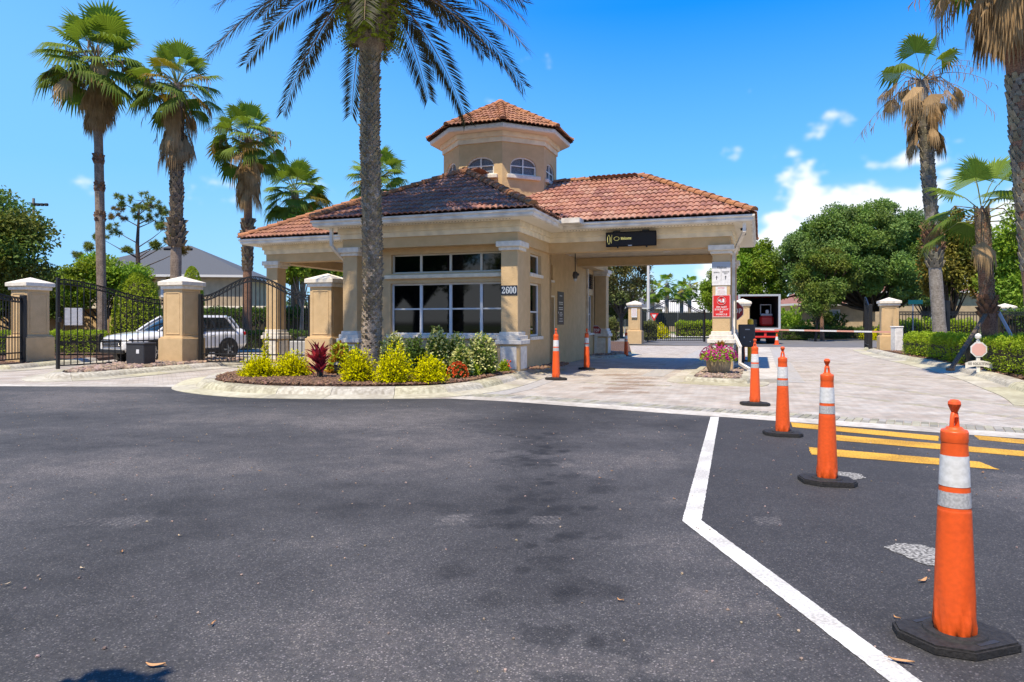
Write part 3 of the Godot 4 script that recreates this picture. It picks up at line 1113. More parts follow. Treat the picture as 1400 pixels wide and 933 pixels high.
# a glazed window in a wall: frame bars at the given cuts, panes, sill
func window(root: Node3D, p0: Vector2, p1: Vector2, y0: float, y1: float, cuts: Array, rows: Array, m: Material, bar_w: float, dep: float, sill: float, pane_m: Material, sill_over := 0.12) -> void:
	var dir := (p1 - p0).normalized()
	var ln := p0.distance_to(p1)
	var frame := MB.new()
	var basis := Basis(Vector3(dir.x, 0, -dir.y), Vector3.UP, Vector3(dir.y, 0, dir.x))
	var org := Vector3(p0.x, 0, -p0.y)
	frame.tr = Transform3D(basis, org)
	# local: x along, y up, +z outwards
	var t := 0.07
	frame.bx(Vector3(0, y0, -dep - t), Vector3(bar_w, y1, -dep), 0.006)
	frame.bx(Vector3(ln - bar_w, y0, -dep - t), Vector3(ln, y1, -dep), 0.006)
	frame.bx(Vector3(bar_w, y1 - bar_w, -dep - t), Vector3(ln - bar_w, y1, -dep - 0.002), 0.006)
	frame.bx(Vector3(bar_w, y0, -dep - t), Vector3(ln - bar_w, y0 + bar_w, -dep - 0.002), 0.006)
	for cx in cuts:
		frame.bx(Vector3(cx - bar_w * 0.75, y0 + bar_w, -dep - t), Vector3(cx + bar_w * 0.75, y1 - bar_w, -dep + 0.004), 0.006)
	for cy in rows:
		var last := bar_w
		for cx in cuts + [ln - bar_w + bar_w * 0.75]:
			frame.bx(Vector3(last, cy - bar_w * 0.4, -dep - t * 0.8), Vector3(cx - bar_w * 0.75, cy + bar_w * 0.4, -dep - 0.006), 0.004)
			last = cx + bar_w * 0.75
	var w := part(root, "window", frame, m)
	var xs := [bar_w] + cuts + [ln - bar_w]
	var ys := [y0 + bar_w] + rows + [y1 - bar_w]
	for i in xs.size() - 1:
		for j in ys.size() - 1:
			var g := MB.new()
			g.tr = frame.tr
			g.bx(Vector3(xs[i], ys[j], -dep - t * 0.6), Vector3(xs[i + 1], ys[j + 1], -dep - t * 0.6 + 0.008))
			part(w, "pane", g, pane_m)
	if sill > 0.0:
		var s := MB.new()
		s.tr = frame.tr
		s.bx(Vector3(-sill_over, y0 - sill, -dep - 0.02), Vector3(ln + sill_over, y0 - 0.002, 0.06), 0.012)
		part(w, "sill", s, M.white_trim)

# square pilaster or column: shaft, stepped capital, stepped base block with inset panels
func post(root: Node3D, called: String, u0: float, u1: float, v0: float, v1: float, h0: float, top: float) -> void:
	var mb := MB.new()
	mb.bx(L(u0, 0.83, v0), L(u1, top, v1), 0.012)
	var g := 0.075
	mb.bx(L(u0 - g, h0 - 0.1, v0 - g), L(u1 + g, 0.83, v1 + g), 0.012)
	var p := part(root, called, mb, M.stucco)
	var k := MB.new()
	k.bx(L(u0 - 0.05, 3.31, v0 - 0.05), L(u1 + 0.05, 3.4, v1 + 0.05), 0.008)
	k.bx(L(u0 - 0.11, 3.4, v0 - 0.11), L(u1 + 0.11, 3.545, v1 + 0.11), 0.012)
	part(p, "capital", k, M.white_trim)
	k = MB.new()
	k.bx(L(u0 - 0.13, 0.845, v0 - 0.13), L(u1 + 0.13, 0.965, v1 + 0.13), 0.012)
	k.bx(L(u0 - 0.085, 0.965, v0 - 0.085), L(u1 + 0.085, 1.075, v1 + 0.085), 0.012)
	k.bx(L(u0 - 0.035, 1.075, v0 - 0.035), L(u1 + 0.035, 1.17, v1 + 0.035), 0.012)
	part(p, "base_moulding", k, M.stone_trim)
	for side in 4:
		var q := MB.new()
		var cu := (u0 + u1) * 0.5
		var cv := (v0 + v1) * 0.5
		var hu := (u1 - u0) * 0.5 - 0.01
		var hv := (v1 - v0) * 0.5 - 0.01
		var y0 := h0 + 0.05
		match side:
			0: q.bx(L(cu - hu, y0, v0 - g - 0.014), L(cu + hu, 0.79, v0 - g + 0.02), 0.008)
			1: q.bx(L(u1 + g - 0.02, y0, cv - hv), L(u1 + g + 0.014, 0.79, cv + hv), 0.008)
			2: q.bx(L(cu - hu, y0, v1 + g - 0.02), L(cu + hu, 0.79, v1 + g + 0.014), 0.008)
			3: q.bx(L(u0 - g - 0.014, y0, cv - hv), L(u0 - g + 0.02, 0.79, cv + hv), 0.008)
		part(p, "base_panel", q, M.stone_trim)

const PITCH := 0.535
const EAVE_H := 4.3
var tiles_left := 300

# one slope of roof tiles. e: plan point of s = 0 on the eave, a: along, b: up-slope (plan); lo/hi: limits of s as functions of t
func slope(roof: Node3D, rest: MB, e: Vector2, a: Vector2, b: Vector2, depth: float, lo: Callable, hi: Callable, h: float, pitch: float, single: bool, w := 0.335) -> void:
	var run := 0.3
	var nr := Vector3(-b.x * pitch, 1.0, b.y * pitch).normalized()
	var pos := func(s: float, t: float, up: float) -> Vector3:
		var p := e + a * s + b * t
		return Vector3(p.x, h + pitch * t, -p.y) + nr * up
	var row := 0
	var t := -0.06
	while t < depth:
		var tc := t + run * 0.5
		var l: float = lo.call(tc)
		var r: float = hi.call(tc)
		if r - l > 0.08:
			var s: float = floorf(l / w) * w
			while s < r:
				var s1: float = s + w
				if s1 - l > 0.05 and r - s > 0.05:
					var mb := rest
					var own := single and tiles_left > 0
					if own:
						mb = MB.new()
					var jit := rng.randf_range(-0.006, 0.008)
					if not own:
						mb.col = shade(0.72, 1.0)
					var t1 := t + run * 1.22
					var lower := []
					var upper := []
					var under := []
					for j in 9:
						var f := float(j) / 8
						var bump := 0.044 * pow(absf(sin(f * TAU)), 0.8)
						var ss := lerpf(s, s1, f)
						lower.append(pos.call(clampf(ss, lo.call(t), hi.call(t)), t, 0.062 + bump + jit))
						under.append(pos.call(clampf(ss, lo.call(t), hi.call(t)), t, 0.036 + bump * 0.9 + jit))
						upper.append(pos.call(clampf(ss, lo.call(t1), hi.call(t1)), t1, 0.022 + bump))
					for j in 8:
						mb.face([lower[j], lower[j + 1], upper[j + 1], upper[j]], nr)
						mb.face([under[j], under[j + 1], lower[j + 1], lower[j]], Vector3(-b.x, 0, b.y))
					if own:
						tiles_left -= 1
						part(roof, "roof_tile", mb, M.tile[rng.randi() % M.tile.size()])
				s += w
		t += run
		row += 1

func ridge(roof: Node3D, p: Vector3, q: Vector3, rad := 0.135) -> void:
	var ln := p.distance_to(q)
	var n := int(ceilf(ln / 0.36))
	var d := (q - p).normalized()
	var side := d.cross(Vector3.UP).normalized()
	var up := side.cross(d).normalized()
	for i in n:
		var a := p + d * (ln * i / n - 0.03)
		var b := p + d * (ln * (i + 1) / n + 0.05)
		var mb := MB.new()
		mb.col = shade(0.75, 1.0)
		var ra := rad * rng.randf_range(1.0, 1.08)
		var rb := rad * 0.84
		var pa := []
		var pb := []
		for k in 7:
			var an := PI * k / 6.0
			pa.append(a + side * cos(an) * ra + up * (sin(an) * ra * 0.85 + 0.05))
			pb.append(b + side * cos(an) * rb + up * (sin(an) * rb * 0.85 + 0.03))
		for k in 6:
			mb.face([pa[k], pa[k + 1], pb[k + 1], pb[k]], pa[k] + pa[k + 1] - a * 2.0)
		mb.face(pa, -d)
		part(roof, "ridge_tile", mb, M.ridge)

func gatehouse() -> void:
	var t := thing("gatehouse", "tan stucco gatehouse with terracotta tile roofs, octagonal cupola and side canopies", "gatehouse", house_at)
	# --- walls of the middle block
	var mb := MB.new()
	wall(mb, Vector2(-5.05, 0.35), Vector2(-0.1, 0.35), 0.0, 3.8, 0.22, [[1.09, 4.47, 1.07, 2.52], [1.11, 4.47, 2.8, 3.34]])
	var wf := part(t, "front_wall", mb, M.stucco)
	mb = MB.new()
	wall(mb, Vector2(-0.1, 0.57), Vector2(-0.1, 3.42), 0.0, 3.8, 0.22, [[0.77, 1.8, 1.02, 2.54], [0.77, 1.8, 2.8, 3.36]])
	part(t, "side_wall", mb, M.stucco)
	mb = MB.new()
	wall(mb, Vector2(-0.45, 3.42), Vector2(-0.45, 11.3), 0.0, 3.8, 0.22, [[0.55, 1.5, 0.05, 2.25], [0.7, 1.35, 2.8, 3.3], [6.25, 7.15, 1.0, 2.5], [6.25, 7.15, 2.75, 3.35]])
	wall(mb, Vector2(-0.1, 3.42), Vector2(-0.45, 3.42), 0.0, 3.8, 0.2, [])
	part(t, "side_wall", mb, M.stucco)
	mb = MB.new()
	wall(mb, Vector2(-0.45, 11.3), Vector2(-5.05, 11.3), 0.0, 3.8, 0.22, [])
	part(t, "rear_wall", mb, M.stucco)
	mb = MB.new()
	wall(mb, Vector2(-5.05, 11.3), Vector2(-5.05, 0.35), 0.0, 3.8, 0.22, [[2.6, 4.2, 1.05, 2.5], [6.5, 8.1, 1.05, 2.5]])
	part(t, "side_wall", mb, M.stucco)
	# inside
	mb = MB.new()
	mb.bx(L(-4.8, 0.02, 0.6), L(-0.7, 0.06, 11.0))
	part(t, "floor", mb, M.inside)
	mb = MB.new()
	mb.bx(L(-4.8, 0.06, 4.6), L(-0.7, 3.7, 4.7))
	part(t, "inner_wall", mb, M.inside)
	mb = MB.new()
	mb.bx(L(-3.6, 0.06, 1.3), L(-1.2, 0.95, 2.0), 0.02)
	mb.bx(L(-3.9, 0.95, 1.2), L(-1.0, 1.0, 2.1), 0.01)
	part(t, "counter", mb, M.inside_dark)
	# --- windows
	window(t, Vector2(-3.96, 0.35), Vector2(-0.58, 0.35), 1.07, 2.52, [0.92, 1.83, 2.75], [1.795], M.window_frame, 0.055, 0.1, 0.1, M.glass)
	window(t, Vector2(-3.94, 0.35), Vector2(-0.58, 0.35), 2.8, 3.34, [0.9, 1.81, 2.73], [], M.cream_frame, 0.045, 0.1, 0.0, M.glass)
	window(t, Vector2(-0.1, 1.34), Vector2(-0.1, 2.37), 1.02, 2.54, [], [1.72], M.window_frame, 0.055, 0.1, 0.1, M.glass, 0.04)
	window(t, Vector2(-0.1, 1.34), Vector2(-0.1, 2.37), 2.8, 3.36, [], [], M.window_frame, 0.045, 0.1, 0.1, M.glass, 0.04)
	window(t, Vector2(-0.45, 4.12), Vector2(-0.45, 4.77), 2.8, 3.3, [], [], M.window_frame, 0.045, 0.1, 0.08, M.glass, 0.06)
	window(t, Vector2(-0.45, 9.67), Vector2(-0.45, 10.57), 1.0, 2.5, [], [1.75], M.window_frame, 0.055, 0.1, 0.09, M.glass, 0.06)
	window(t, Vector2(-5.05, 8.7), Vector2(-5.05, 7.1), 1.05, 2.5, [0.8], [1.75], M.window_frame, 0.055, 0.1, 0.09, M.glass)
	window(t, Vector2(-5.05, 4.8), Vector2(-5.05, 3.2), 1.05, 2.5, [0.8], [1.75], M.window_frame, 0.055, 0.1, 0.09, M.glass)
	# louvred vent above the far side window
	mb = MB.new()
	for k in 7:
		mb.tr = Transform3D(Basis(Vector3(0, 0, 1), -0.7), L(-0.5, 2.8 + k * 0.085, 10.12))
		mb.box(Vector3.ZERO, Vector3(0.1, 0.012, 0.88))
	mb.tr = Transform3D()
	mb.bx(L(-0.66, 2.75, 9.67), L(-0.6, 3.35, 10.57))
	part(t, "vent", mb, M.navy)
	# sill band between the two rows of front windows
	mb = MB.new()
	mb.bx(L(-4.13, 2.645, 0.27), L(-0.47, 2.755, 0.36), 0.012)
	part(t, "sill_band", mb, M.cream)
	# door in the recess
	mb = MB.new()
	mb.bx(L(-0.63, 0.05, 4.0), L(-0.585, 2.22, 4.9), 0.006)
	var door := part(t, "door", mb, M.inside_dark)
	mb = MB.new()
	mb.bx(L(-0.585, 1.0, 4.05), L(-0.52, 1.04, 4.2), 0.01)
	part(door, "handle", mb, M.silver)
	mb = MB.new()
	mb.bx(L(-0.6, 0.05, 3.93), L(-0.44, 2.3, 3.985), 0.006)
	mb.bx(L(-0.6, 0.05, 4.925), L(-0.44, 2.3, 4.98), 0.006)
	mb.bx(L(-0.6, 2.24, 3.985), L(-0.445, 2.3, 4.925), 0.006)
	part(door, "frame", mb, M.cream)
	# --- pilasters and canopy columns
	for q in [[-0.47, 0.0, 0.0, 0.5], [-5.31, -4.84, 0.0, 0.5]]:
		post(t, "pilaster", q[0], q[1], q[2], q[3], 0.15, 3.5)
	post(t, "pilaster", -0.42, 0.05, 10.75, 11.25, 0.1, 3.5)
	post(t, "column", 4.7, 5.17, 2.85, 3.32, 0.08, 3.5)
	post(t, "column", 4.7, 5.17, 7.98, 8.45, 0.08, 3.5)
	post(t, "column", -10.3, -9.83, 2.85, 3.32, 0.08, 3.5)
	post(t, "column", -10.3, -9.83, 7.98, 8.45, 0.08, 3.5)
	# --- beams: tan band over the columns
	var outline := P2([-5.31, 0.0, 0.0, 0.0, 0.0, 2.85, 5.17, 2.85, 5.17, 8.45, 0.0, 8.45, 0.0, 11.3, -5.31, 11.3, -5.31, 8.45, -10.3, 8.45, -10.3, 2.85, -5.31, 2.85])
	mb = MB.new()
	mb.sweep(outline, P2([0.0, 3.5, 0.0, 3.79, -0.46, 3.79, -0.46, 3.5]), true)
	part(t, "beam", mb, M.stucco)
	mb = MB.new()
	mb.sweep(outline, P2([0.05, 3.785, 0.05, 3.925, 0.1, 3.93, 0.1, 4.08, -0.3, 4.08, -0.3, 3.785]), true)
	part(t, "frieze", mb, M.cream)
	mb = MB.new()
	mb.sweep(outline, P2([-0.1, 4.085, 0.53, 4.085, 0.53, 4.1, -0.1, 4.1]), true)
	part(t, "soffit", mb, M.soffit)
	mb = MB.new()
	for k in [[[-5.25, -0.3], [-0.0, -0.3]], [[0.55, 2.53], [5.4, 2.53]], [[-10.4, 2.53], [-5.9, 2.53]]]:
		var n := int((k[1][0] - k[0][0]) / 0.09)
		for i in n:
			var u: float = k[0][0] + 0.09 * i
			mb.bx(L(u, 4.079, k[0][1] - 0.05), L(u + 0.035, 4.084, k[0][1] - 0.02))
	part(t, "soffit_vents", mb, M.inside_dark).set_meta("kind", "stuff")
	# ogee gutter round the eaves
	mb = MB.new()
	mb.sweep(outline, P2([0.5, 4.1, 0.58, 4.1, 0.605, 4.14, 0.605, 4.19, 0.645, 4.225, 0.645, 4.27, 0.62, 4.27, 0.61, 4.2, 0.52, 4.16, 0.5, 4.27]), true)
	part(t, "gutter", mb, M.gutter)
	mb = MB.new()
	mb.bx(L(0.62, 4.2, 1.7), L(1.22, 4.34, 2.235), 0.0)
	part(t, "gutter_splash", mb, M.gutter)
	# canopy ceilings with recessed lamps
	for q in [[-0.44, 3.2, 4.8, 8.1], [-0.44, 8.105, -0.02, 8.5], [-9.95, 3.2, -5.33, 8.1]]:
		mb = MB.new()
		mb.bx(L(q[0], 3.8, q[1]), L(q[2], 3.84, q[3]))
		part(t, "canopy_ceiling", mb, M.ceiling)
	for q in [[3.0, 4.2], [3.0, 6.6], [-7.6, 4.8], [-7.6, 6.6]]:
		mb = MB.new()
		mb.lathe(P2([0.0, 3.79, 0.1, 3.79, 0.13, 3.785, 0.13, 3.8]), 16, L(q[0], 0, q[1]))
		part(t, "recessed_light", mb, M.soffit)
	# --- roof
	var roof := part(t, "roof", MB.new(), M.deck)
	var rest := MB.new()
	var ev := 0.6
	var deck := MB.new()
	var E := EAVE_H
	var H1 := E + PITCH * 3.4
	var R0 := 2.25
	# decks under the tiles
	var q1 := func(u: float, v: float, hh: float) -> Vector3: return L(u, hh, v)
	deck.face([L(-10.9, E, R0), L(5.77, E, R0), L(2.37, H1, 5.65), L(-7.5, H1, 5.65)], L(0, 1, -0.5))
	deck.face([L(-10.9, E, 9.05), L(5.77, E, 9.05), L(2.37, H1, 5.65), L(-7.5, H1, 5.65)], L(0, 1, 0.5))
	deck.face([L(5.77, E, R0), L(5.77, E, 9.05), L(2.37, H1, 5.65)], Vector3(0.5, 1, 0))
	deck.face([L(-10.9, E, R0), L(-10.9, E, 9.05), L(-7.5, H1, 5.65)], Vector3(-0.5, 1, 0))
	var H2 := E + PITCH * 3.255
	for s in [1.0, -1.0]:
		var vf: float = 5.65 - s * 6.25
		var vp: float = 5.65 - s * (6.25 - 3.255)
		deck.face([L(-5.91, E, vf), L(0.6, E, vf), L(-2.655, H2, vp)], L(0, 1, -0.5 * s))
		deck.face([L(0.6, E, vf), L(0.6, E, 5.65), L(-2.655, H2, 5.65), L(-2.655, H2, vp)], Vector3(0.5, 1, 0))
		deck.face([L(-5.91, E, vf), L(-5.91, E, 5.65), L(-2.655, H2, 5.65), L(-2.655, H2, vp)], Vector3(-0.5, 1, 0))
	roof.mesh = deck.mesh()
	var vf := -0.6
	# the slopes towards the drive come first: their tiles are single pieces
	slope(roof, rest, Vector2(0, R0), Vector2(1, 0), Vector2(0, 1), 3.4, func(t): return 0.66 - t * 1.0 + 0.02, func(t): return 5.77 - t, E, PITCH, true)
	slope(roof, rest, Vector2(0, vf), Vector2(1, 0), Vector2(0, 1), 3.25, func(t): return -5.91 + t, func(t): return 0.6 - t, E, PITCH, true)
	slope(roof, rest, Vector2(0, R0), Vector2(1, 0), Vector2(0, 1), 3.4, func(t): return -10.9 + t, func(t): return -5.95 + t, E, PITCH, true)
	slope(roof, rest, Vector2(0.6, 0), Vector2(0, 1), Vector2(-1, 0), 3.25, func(t): return vf + t, func(t): return R0 + t, E, PITCH, true)
	slope(roof, rest, Vector2(-5.91, 0), Vector2(0, 1), Vector2(1, 0), 3.25, func(t): return vf + t, func(t): return R0 + t, E, PITCH, false)
	slope(roof, rest, Vector2(5.77, 0), Vector2(0, 1), Vector2(-1, 0), 3.4, func(t): return R0 + t, func(t): return 9.05 - t, E, PITCH, false)
	slope(roof, rest, Vector2(-10.9, 0), Vector2(0, 1), Vector2(1, 0), 3.4, func(t): return R0 + t, func(t): return 9.05 - t, E, PITCH, false)
	slope(roof, rest, Vector2(0, 9.05), Vector2(1, 0), Vector2(0, -1), 3.4, func(t): return 0.6, func(t): return 5.77 - t, E, PITCH, false)
	var st := part(roof, "roof_tiles", rest, M.tile[0])
	st.set_meta("kind", "stuff")
	var up := 0.02
	ridge(roof, L(0.6, E + up, vf), L(-2.655, H2 + up, vf + 3.255))
	ridge(roof, L(-5.91, E + up, vf), L(-2.655, H2 + up, vf + 3.255))
	ridge(roof, L(-2.655, H2 + up, vf + 3.255), L(-2.655, H2 + up, 4.2))
	ridge(roof, L(5.77, E + up, R0), L(2.37, H1 + up, 5.65))
	ridge(roof, L(5.77, E + up, 9.05), L(2.37, H1 + up, 5.65))
	ridge(roof, L(2.37, H1 + up, 5.65), L(-0.6, H1 + up, 5.65))
	ridge(roof, L(-10.9, E + up, R0), L(-7.5, H1 + up, 5.65))
	ridge(roof, L(-7.5, H1 + up, 5.65), L(-4.6, H1 + up, 5.65))
	# --- downspouts
	downspout(t, [L(5.55, 4.12, 2.42), L(5.55, 3.85, 2.42), L(5.3, 3.45, 3.25), L(5.245, 3.35, 3.3), L(5.245, 1.35, 3.3), L(5.245, 1.1, 3.28), L(5.42, 0.75, 3.1), L(5.42, 0.28, 3.1), L(5.66, 0.16, 2.75)])
	downspout(t, [L(-5.45, 4.12, -0.35), L(-5.45, 3.6, -0.35), L(-5.42, 3.45, -0.2), L(-5.385, 3.2, 0.25), L(-5.385, 0.3, 0.25)])
	downspout(t, [L(-0.1, 4.1, 9.2), L(-0.36, 3.6, 9.4), L(-0.4, 3.5, 9.42), L(-0.4, 0.3, 9.42)])
	cupola(t)
	# --- pendant camera under the canopy
	var cam := thing("dome_camera", "small dome camera hanging on a pipe beneath the drive canopy", "camera", house_at * Transform3D(Basis().scaled(Vector3(0.7, 0.8, 0.7)), L(0.35, 2.78, 4.6)))
	mb = MB.new()
	mb.bar(Vector3(0, 0.35, 0), Vector3(0, 1.26, 0), 0.022)
	part(cam, "pipe", mb, M.inside_dark)
	mb = MB.new()
	mb.lathe(P2([0.0, 0.05, 0.09, 0.05, 0.13, 0.18, 0.1, 0.32, 0.0, 0.36]), 14)
	mb.box(Vector3(0.13, 0.22, 0), Vector3(0.1, 0.1, 0.1), 0.02)
	part(cam, "housing", mb, M.black_box)
	mb = MB.new()
	mb.lathe(P2([0.0, -0.06, 0.06, -0.03, 0.085, 0.05]), 14)
	part(cam, "dome", mb, M.silver)

func downspout(t: Node3D, path: Array) -> void:
	var mb := MB.new()
	for i in path.size() - 1:
		mb.sbar(path[i], path[i + 1] + (path[i + 1] - path[i]).normalized() * 0.02, 0.085, 0.07)
	part(t, "downspout", mb, M.gutter)

func cupola(t: Node3D) -> void:
	var cu := -2.6
	var cv := 5.6
	var rw := 1.97
	var ap := rw * cos(PI / 8)
	var hw := rw * sin(PI / 8)
	var mb := MB.new()
	var cup := part(t, "cupola", mb, M.stucco)
	var y0 := 4.8
	var y1 := 7.24
	var sill := 6.2
	var spring := 6.5
	var hx := 0.47
	var arch := func(x: float) -> float: return spring + 0.29 * sqrt(maxf(0.0, 1.0 - pow(x / hx, 2.0)))
	for k in 8:
		var fr := Transform3D(Basis(Vector3.UP, TAU * k / 8), L(cu, 0, cv))
		# local: +z is outwards
		mb.tr = fr
		mb.face([Vector3(-hw, y0, ap), Vector3(hw, y0, ap), Vector3(hw, sill, ap), Vector3(-hw, sill, ap)], Vector3.BACK)
		mb.face([Vector3(-hw, sill, ap), Vector3(-hx, sill, ap), Vector3(-hx, spring, ap), Vector3(-hw, spring, ap)], Vector3.BACK)
		mb.face([Vector3(hw, sill, ap), Vector3(hx, sill, ap), Vector3(hx, spring, ap), Vector3(hw, spring, ap)], Vector3.BACK)
		mb.face([Vector3(-hw, spring, ap), Vector3(-hx, spring, ap), Vector3(-hx, y1, ap), Vector3(-hw, y1, ap)], Vector3.BACK)
		mb.face([Vector3(hw, spring, ap), Vector3(hx, spring, ap), Vector3(hx, y1, ap), Vector3(hw, y1, ap)], Vector3.BACK)
		var n := 14
		var dep := 0.11
		for i in n:
			var xa := lerpf(-hx, hx, float(i) / n)
			var xb := lerpf(-hx, hx, float(i + 1) / n)
			var ya: float = arch.call(xa)
			var yb: float = arch.call(xb)
			mb.face([Vector3(xa, ya, ap), Vector3(xb, yb, ap), Vector3(xb, y1, ap), Vector3(xa, y1, ap)], Vector3.BACK)
			mb.face([Vector3(xa, ya, ap), Vector3(xb, yb, ap), Vector3(xb, yb, ap - dep), Vector3(xa, ya, ap - dep)], Vector3(-(xa + xb), -1, 0))
		for s in [-1.0, 1.0]:
			mb.face([Vector3(s * hx, sill, ap), Vector3(s * hx, spring, ap), Vector3(s * hx, spring, ap - dep), Vector3(s * hx, sill, ap - dep)], Vector3(-s, 0, 0))
		mb.face([Vector3(-hx, sill, ap), Vector3(hx, sill, ap), Vector3(hx, sill, ap - dep), Vector3(-hx, sill, ap - dep)], Vector3.UP)
		# window
		var fm := MB.new()
		fm.tr = fr
		var z := ap - 0.055
		var rim := []
		var rad := []
		for i in n + 1:
			var x := lerpf(-hx + 0.02, hx - 0.02, float(i) / n)
			rim.append(Vector3(x, arch.call(x) - 0.02, z))
		for i in n:
			fm.sbar(rim[i], rim[i + 1] + (rim[i + 1] - rim[i]) * 0.12, 0.045, 0.05)
		fm.bx(Vector3(-hx, sill, z - 0.025), Vector3(-hx + 0.05, spring + 0.02, z + 0.022))
		fm.bx(Vector3(hx - 0.05, sill, z - 0.025), Vector3(hx, spring + 0.02, z + 0.022))
		fm.bx(Vector3(-hx + 0.05, sill, z - 0.025), Vector3(hx - 0.05, sill + 0.045, z + 0.02))
		fm.bx(Vector3(-0.02, sill + 0.045, z - 0.02), Vector3(0.02, 6.78, z + 0.018))
		fm.bx(Vector3(-hx + 0.05, 6.475, z - 0.02), Vector3(-0.02, 6.51, z + 0.016))
		fm.bx(Vector3(0.02, 6.475, z - 0.02), Vector3(hx - 0.05, 6.51, z + 0.016))
		part(cup, "arched_window", fm, M.white_paint)
		for sx in [0, 1]:
			for sy in [0, 1]:
				var g := MB.new()
				g.tr = fr
				var xa := -hx if sx == 0 else 0.0
				for i in 7:
					var x0 := xa + hx * i / 7.0
					var x1 := xa + hx * (i + 1) / 7.0
					if sy == 0:
						g.face([Vector3(x0, sill, z - 0.03), Vector3(x1, sill, z - 0.03), Vector3(x1, 6.49, z - 0.03), Vector3(x0, 6.49, z - 0.03)], Vector3.BACK)
					else:
						g.face([Vector3(x0, 6.49, z - 0.03), Vector3(x1, 6.49, z - 0.03), Vector3(x1, arch.call(x1), z - 0.03), Vector3(x0, arch.call(x0), z - 0.03)], Vector3.BACK)
				part(cup, "pane", g, M.leaded)
		var sl := MB.new()
		sl.tr = fr
		sl.bx(Vector3(-0.6, sill - 0.13, ap - 0.02), Vector3(0.6, sill - 0.003, ap + 0.09), 0.015)
		part(cup, "sill", sl, M.stone_trim)
	mb.tr = Transform3D()
	mb.slab(Array(oct(cu, cv, rw - 0.15)), 6.9, 6.95)
	cup.mesh = mb.mesh()
	var ring := oct(cu, cv, rw)
	var q := MB.new()
	q.sweep(ring, P2([0.045, 7.235, 0.045, 7.39, 0.1, 7.4, 0.12, 7.56, -0.2, 7.56, -0.2, 7.235]), true)
	part(cup, "frieze", q, M.cream)
	q = MB.new()
	q.sweep(ring, P2([-0.1, 7.565, 0.4, 7.565, 0.4, 7.58, -0.1, 7.58]), true)
	part(cup, "soffit", q, M.soffit)
	q = MB.new()
	q.sweep(ring, P2([0.36, 7.572, 0.42, 7.572, 0.44, 7.61, 0.44, 7.7, 0.4, 7.74, 0.36, 7.74]), true)
	part(cup, "fascia", q, M.white_paint)
	# tiled roof
	var rr := rw + 0.45 / cos(PI / 8) + 0.05
	var ra := rr * cos(PI / 8)
	var pitch := 1.3 / ra
	var h := 7.73
	var rest := MB.new()
	var dk := MB.new()
	for k in 8:
		var an := TAU * k / 8
		var o := Vector2(sin(an), -cos(an))
		var a := Vector2(-o.y, o.x)
		var e := Vector2(cu, cv) + o * ra
		var f := tan(PI / 8)
		slope(t, rest, e, a, -o, ra, func(s): return -(ra - s) * f, func(s): return (ra - s) * f, h, pitch, false, 0.3)
		var c0 := e + a * ra * f
		var c1 := e - a * ra * f
		dk.face([L(c0.x, h, c0.y), L(c1.x, h, c1.y), L(cu, h + pitch * ra, cv)], Vector3(o.x, 1, -o.y))
		ridge(cup, L(c0.x, h + 0.02, c0.y), L(cu, h + pitch * ra + 0.02, cv), 0.115)
	part(cup, "roof_deck", dk, M.deck)
	part(cup, "roof_tiles", rest, M.tile[5]).set_meta("kind", "stuff")
	q = MB.new()
	q.lathe(P2([0.2, 0.0, 0.17, 0.1, 0.08, 0.16, 0.0, 0.17]), 12, L(cu, h + pitch * ra, cv))
	part(cup, "apex_cap", q, M.ridge)

func oct(cu: float, cv: float, r: float) -> Array:
	# travels so that the outside is on the right-hand side
	var a := []
	for k in 8:
		var an := -PI / 2 + PI / 8 + TAU * k / 8
		a.append(Vector2(cu + r * cos(an), cv + r * sin(an)))
	return a

# ---------------------------------------------------------------- gate pillars, gates, fences
func pillar(label: String, where: Vector3, s := 1.0, group := "stucco gate pillars with pyramid caps") -> Node3D:
	var t := thing("gate_pillar", label, "pillar", at(where, TURN, s), group)
	var mb := MB.new()
	mb.box(Vector3(0, 1.6, 0), Vector3(0.76, 1.7, 0.76), 0.012)
	part(t, "shaft", mb, M.stucco)
	mb = MB.new()
	mb.box(Vector3(0, 0.4, 0), Vector3(0.97, 0.84, 0.97), 0.012)
	mb.box(Vector3(0, 0.84, 0), Vector3(0.9, 0.06, 0.9), 0.02)
	part(t, "base", mb, M.stucco)
	mb = MB.new()
	mb.box(Vector3(0, 2.42, 0), Vector3(0.88, 0.12, 0.88), 0.015)
	mb.box(Vector3(0, 2.54, 0), Vector3(0.995, 0.125, 0.995), 0.012)
	var h := 0.495
	for k in 4:
		var a := Vector3(h, 2.6, -h).rotated(Vector3.UP, PI / 2 * k)
		var b := Vector3(h, 2.6, h).rotated(Vector3.UP, PI / 2 * k)
		mb.face([a, b, Vector3(0, 2.79, 0)], a + b + Vector3.UP)
	part(t, "cap", mb, M.white_trim)
	for k in 4:
		mb = MB.new()
		mb.tr = Transform3D(Basis(Vector3.UP, PI / 2 * k), Vector3.ZERO)
		for s2 in [-1.0, 1.0]:
			mb.box(Vector3(s2 * 0.275, 1.6, 0.383), Vector3(0.035, 1.32, 0.02), 0.006)
		mb.box(Vector3(0, 2.26 - 0.0175, 0.383), Vector3(0.515, 0.035, 0.02), 0.006)
		mb.box(Vector3(0, 0.94 + 0.0175, 0.383), Vector3(0.515, 0.035, 0.02), 0.006)
		part(t, "panel_moulding", mb, M.stucco)
	return t

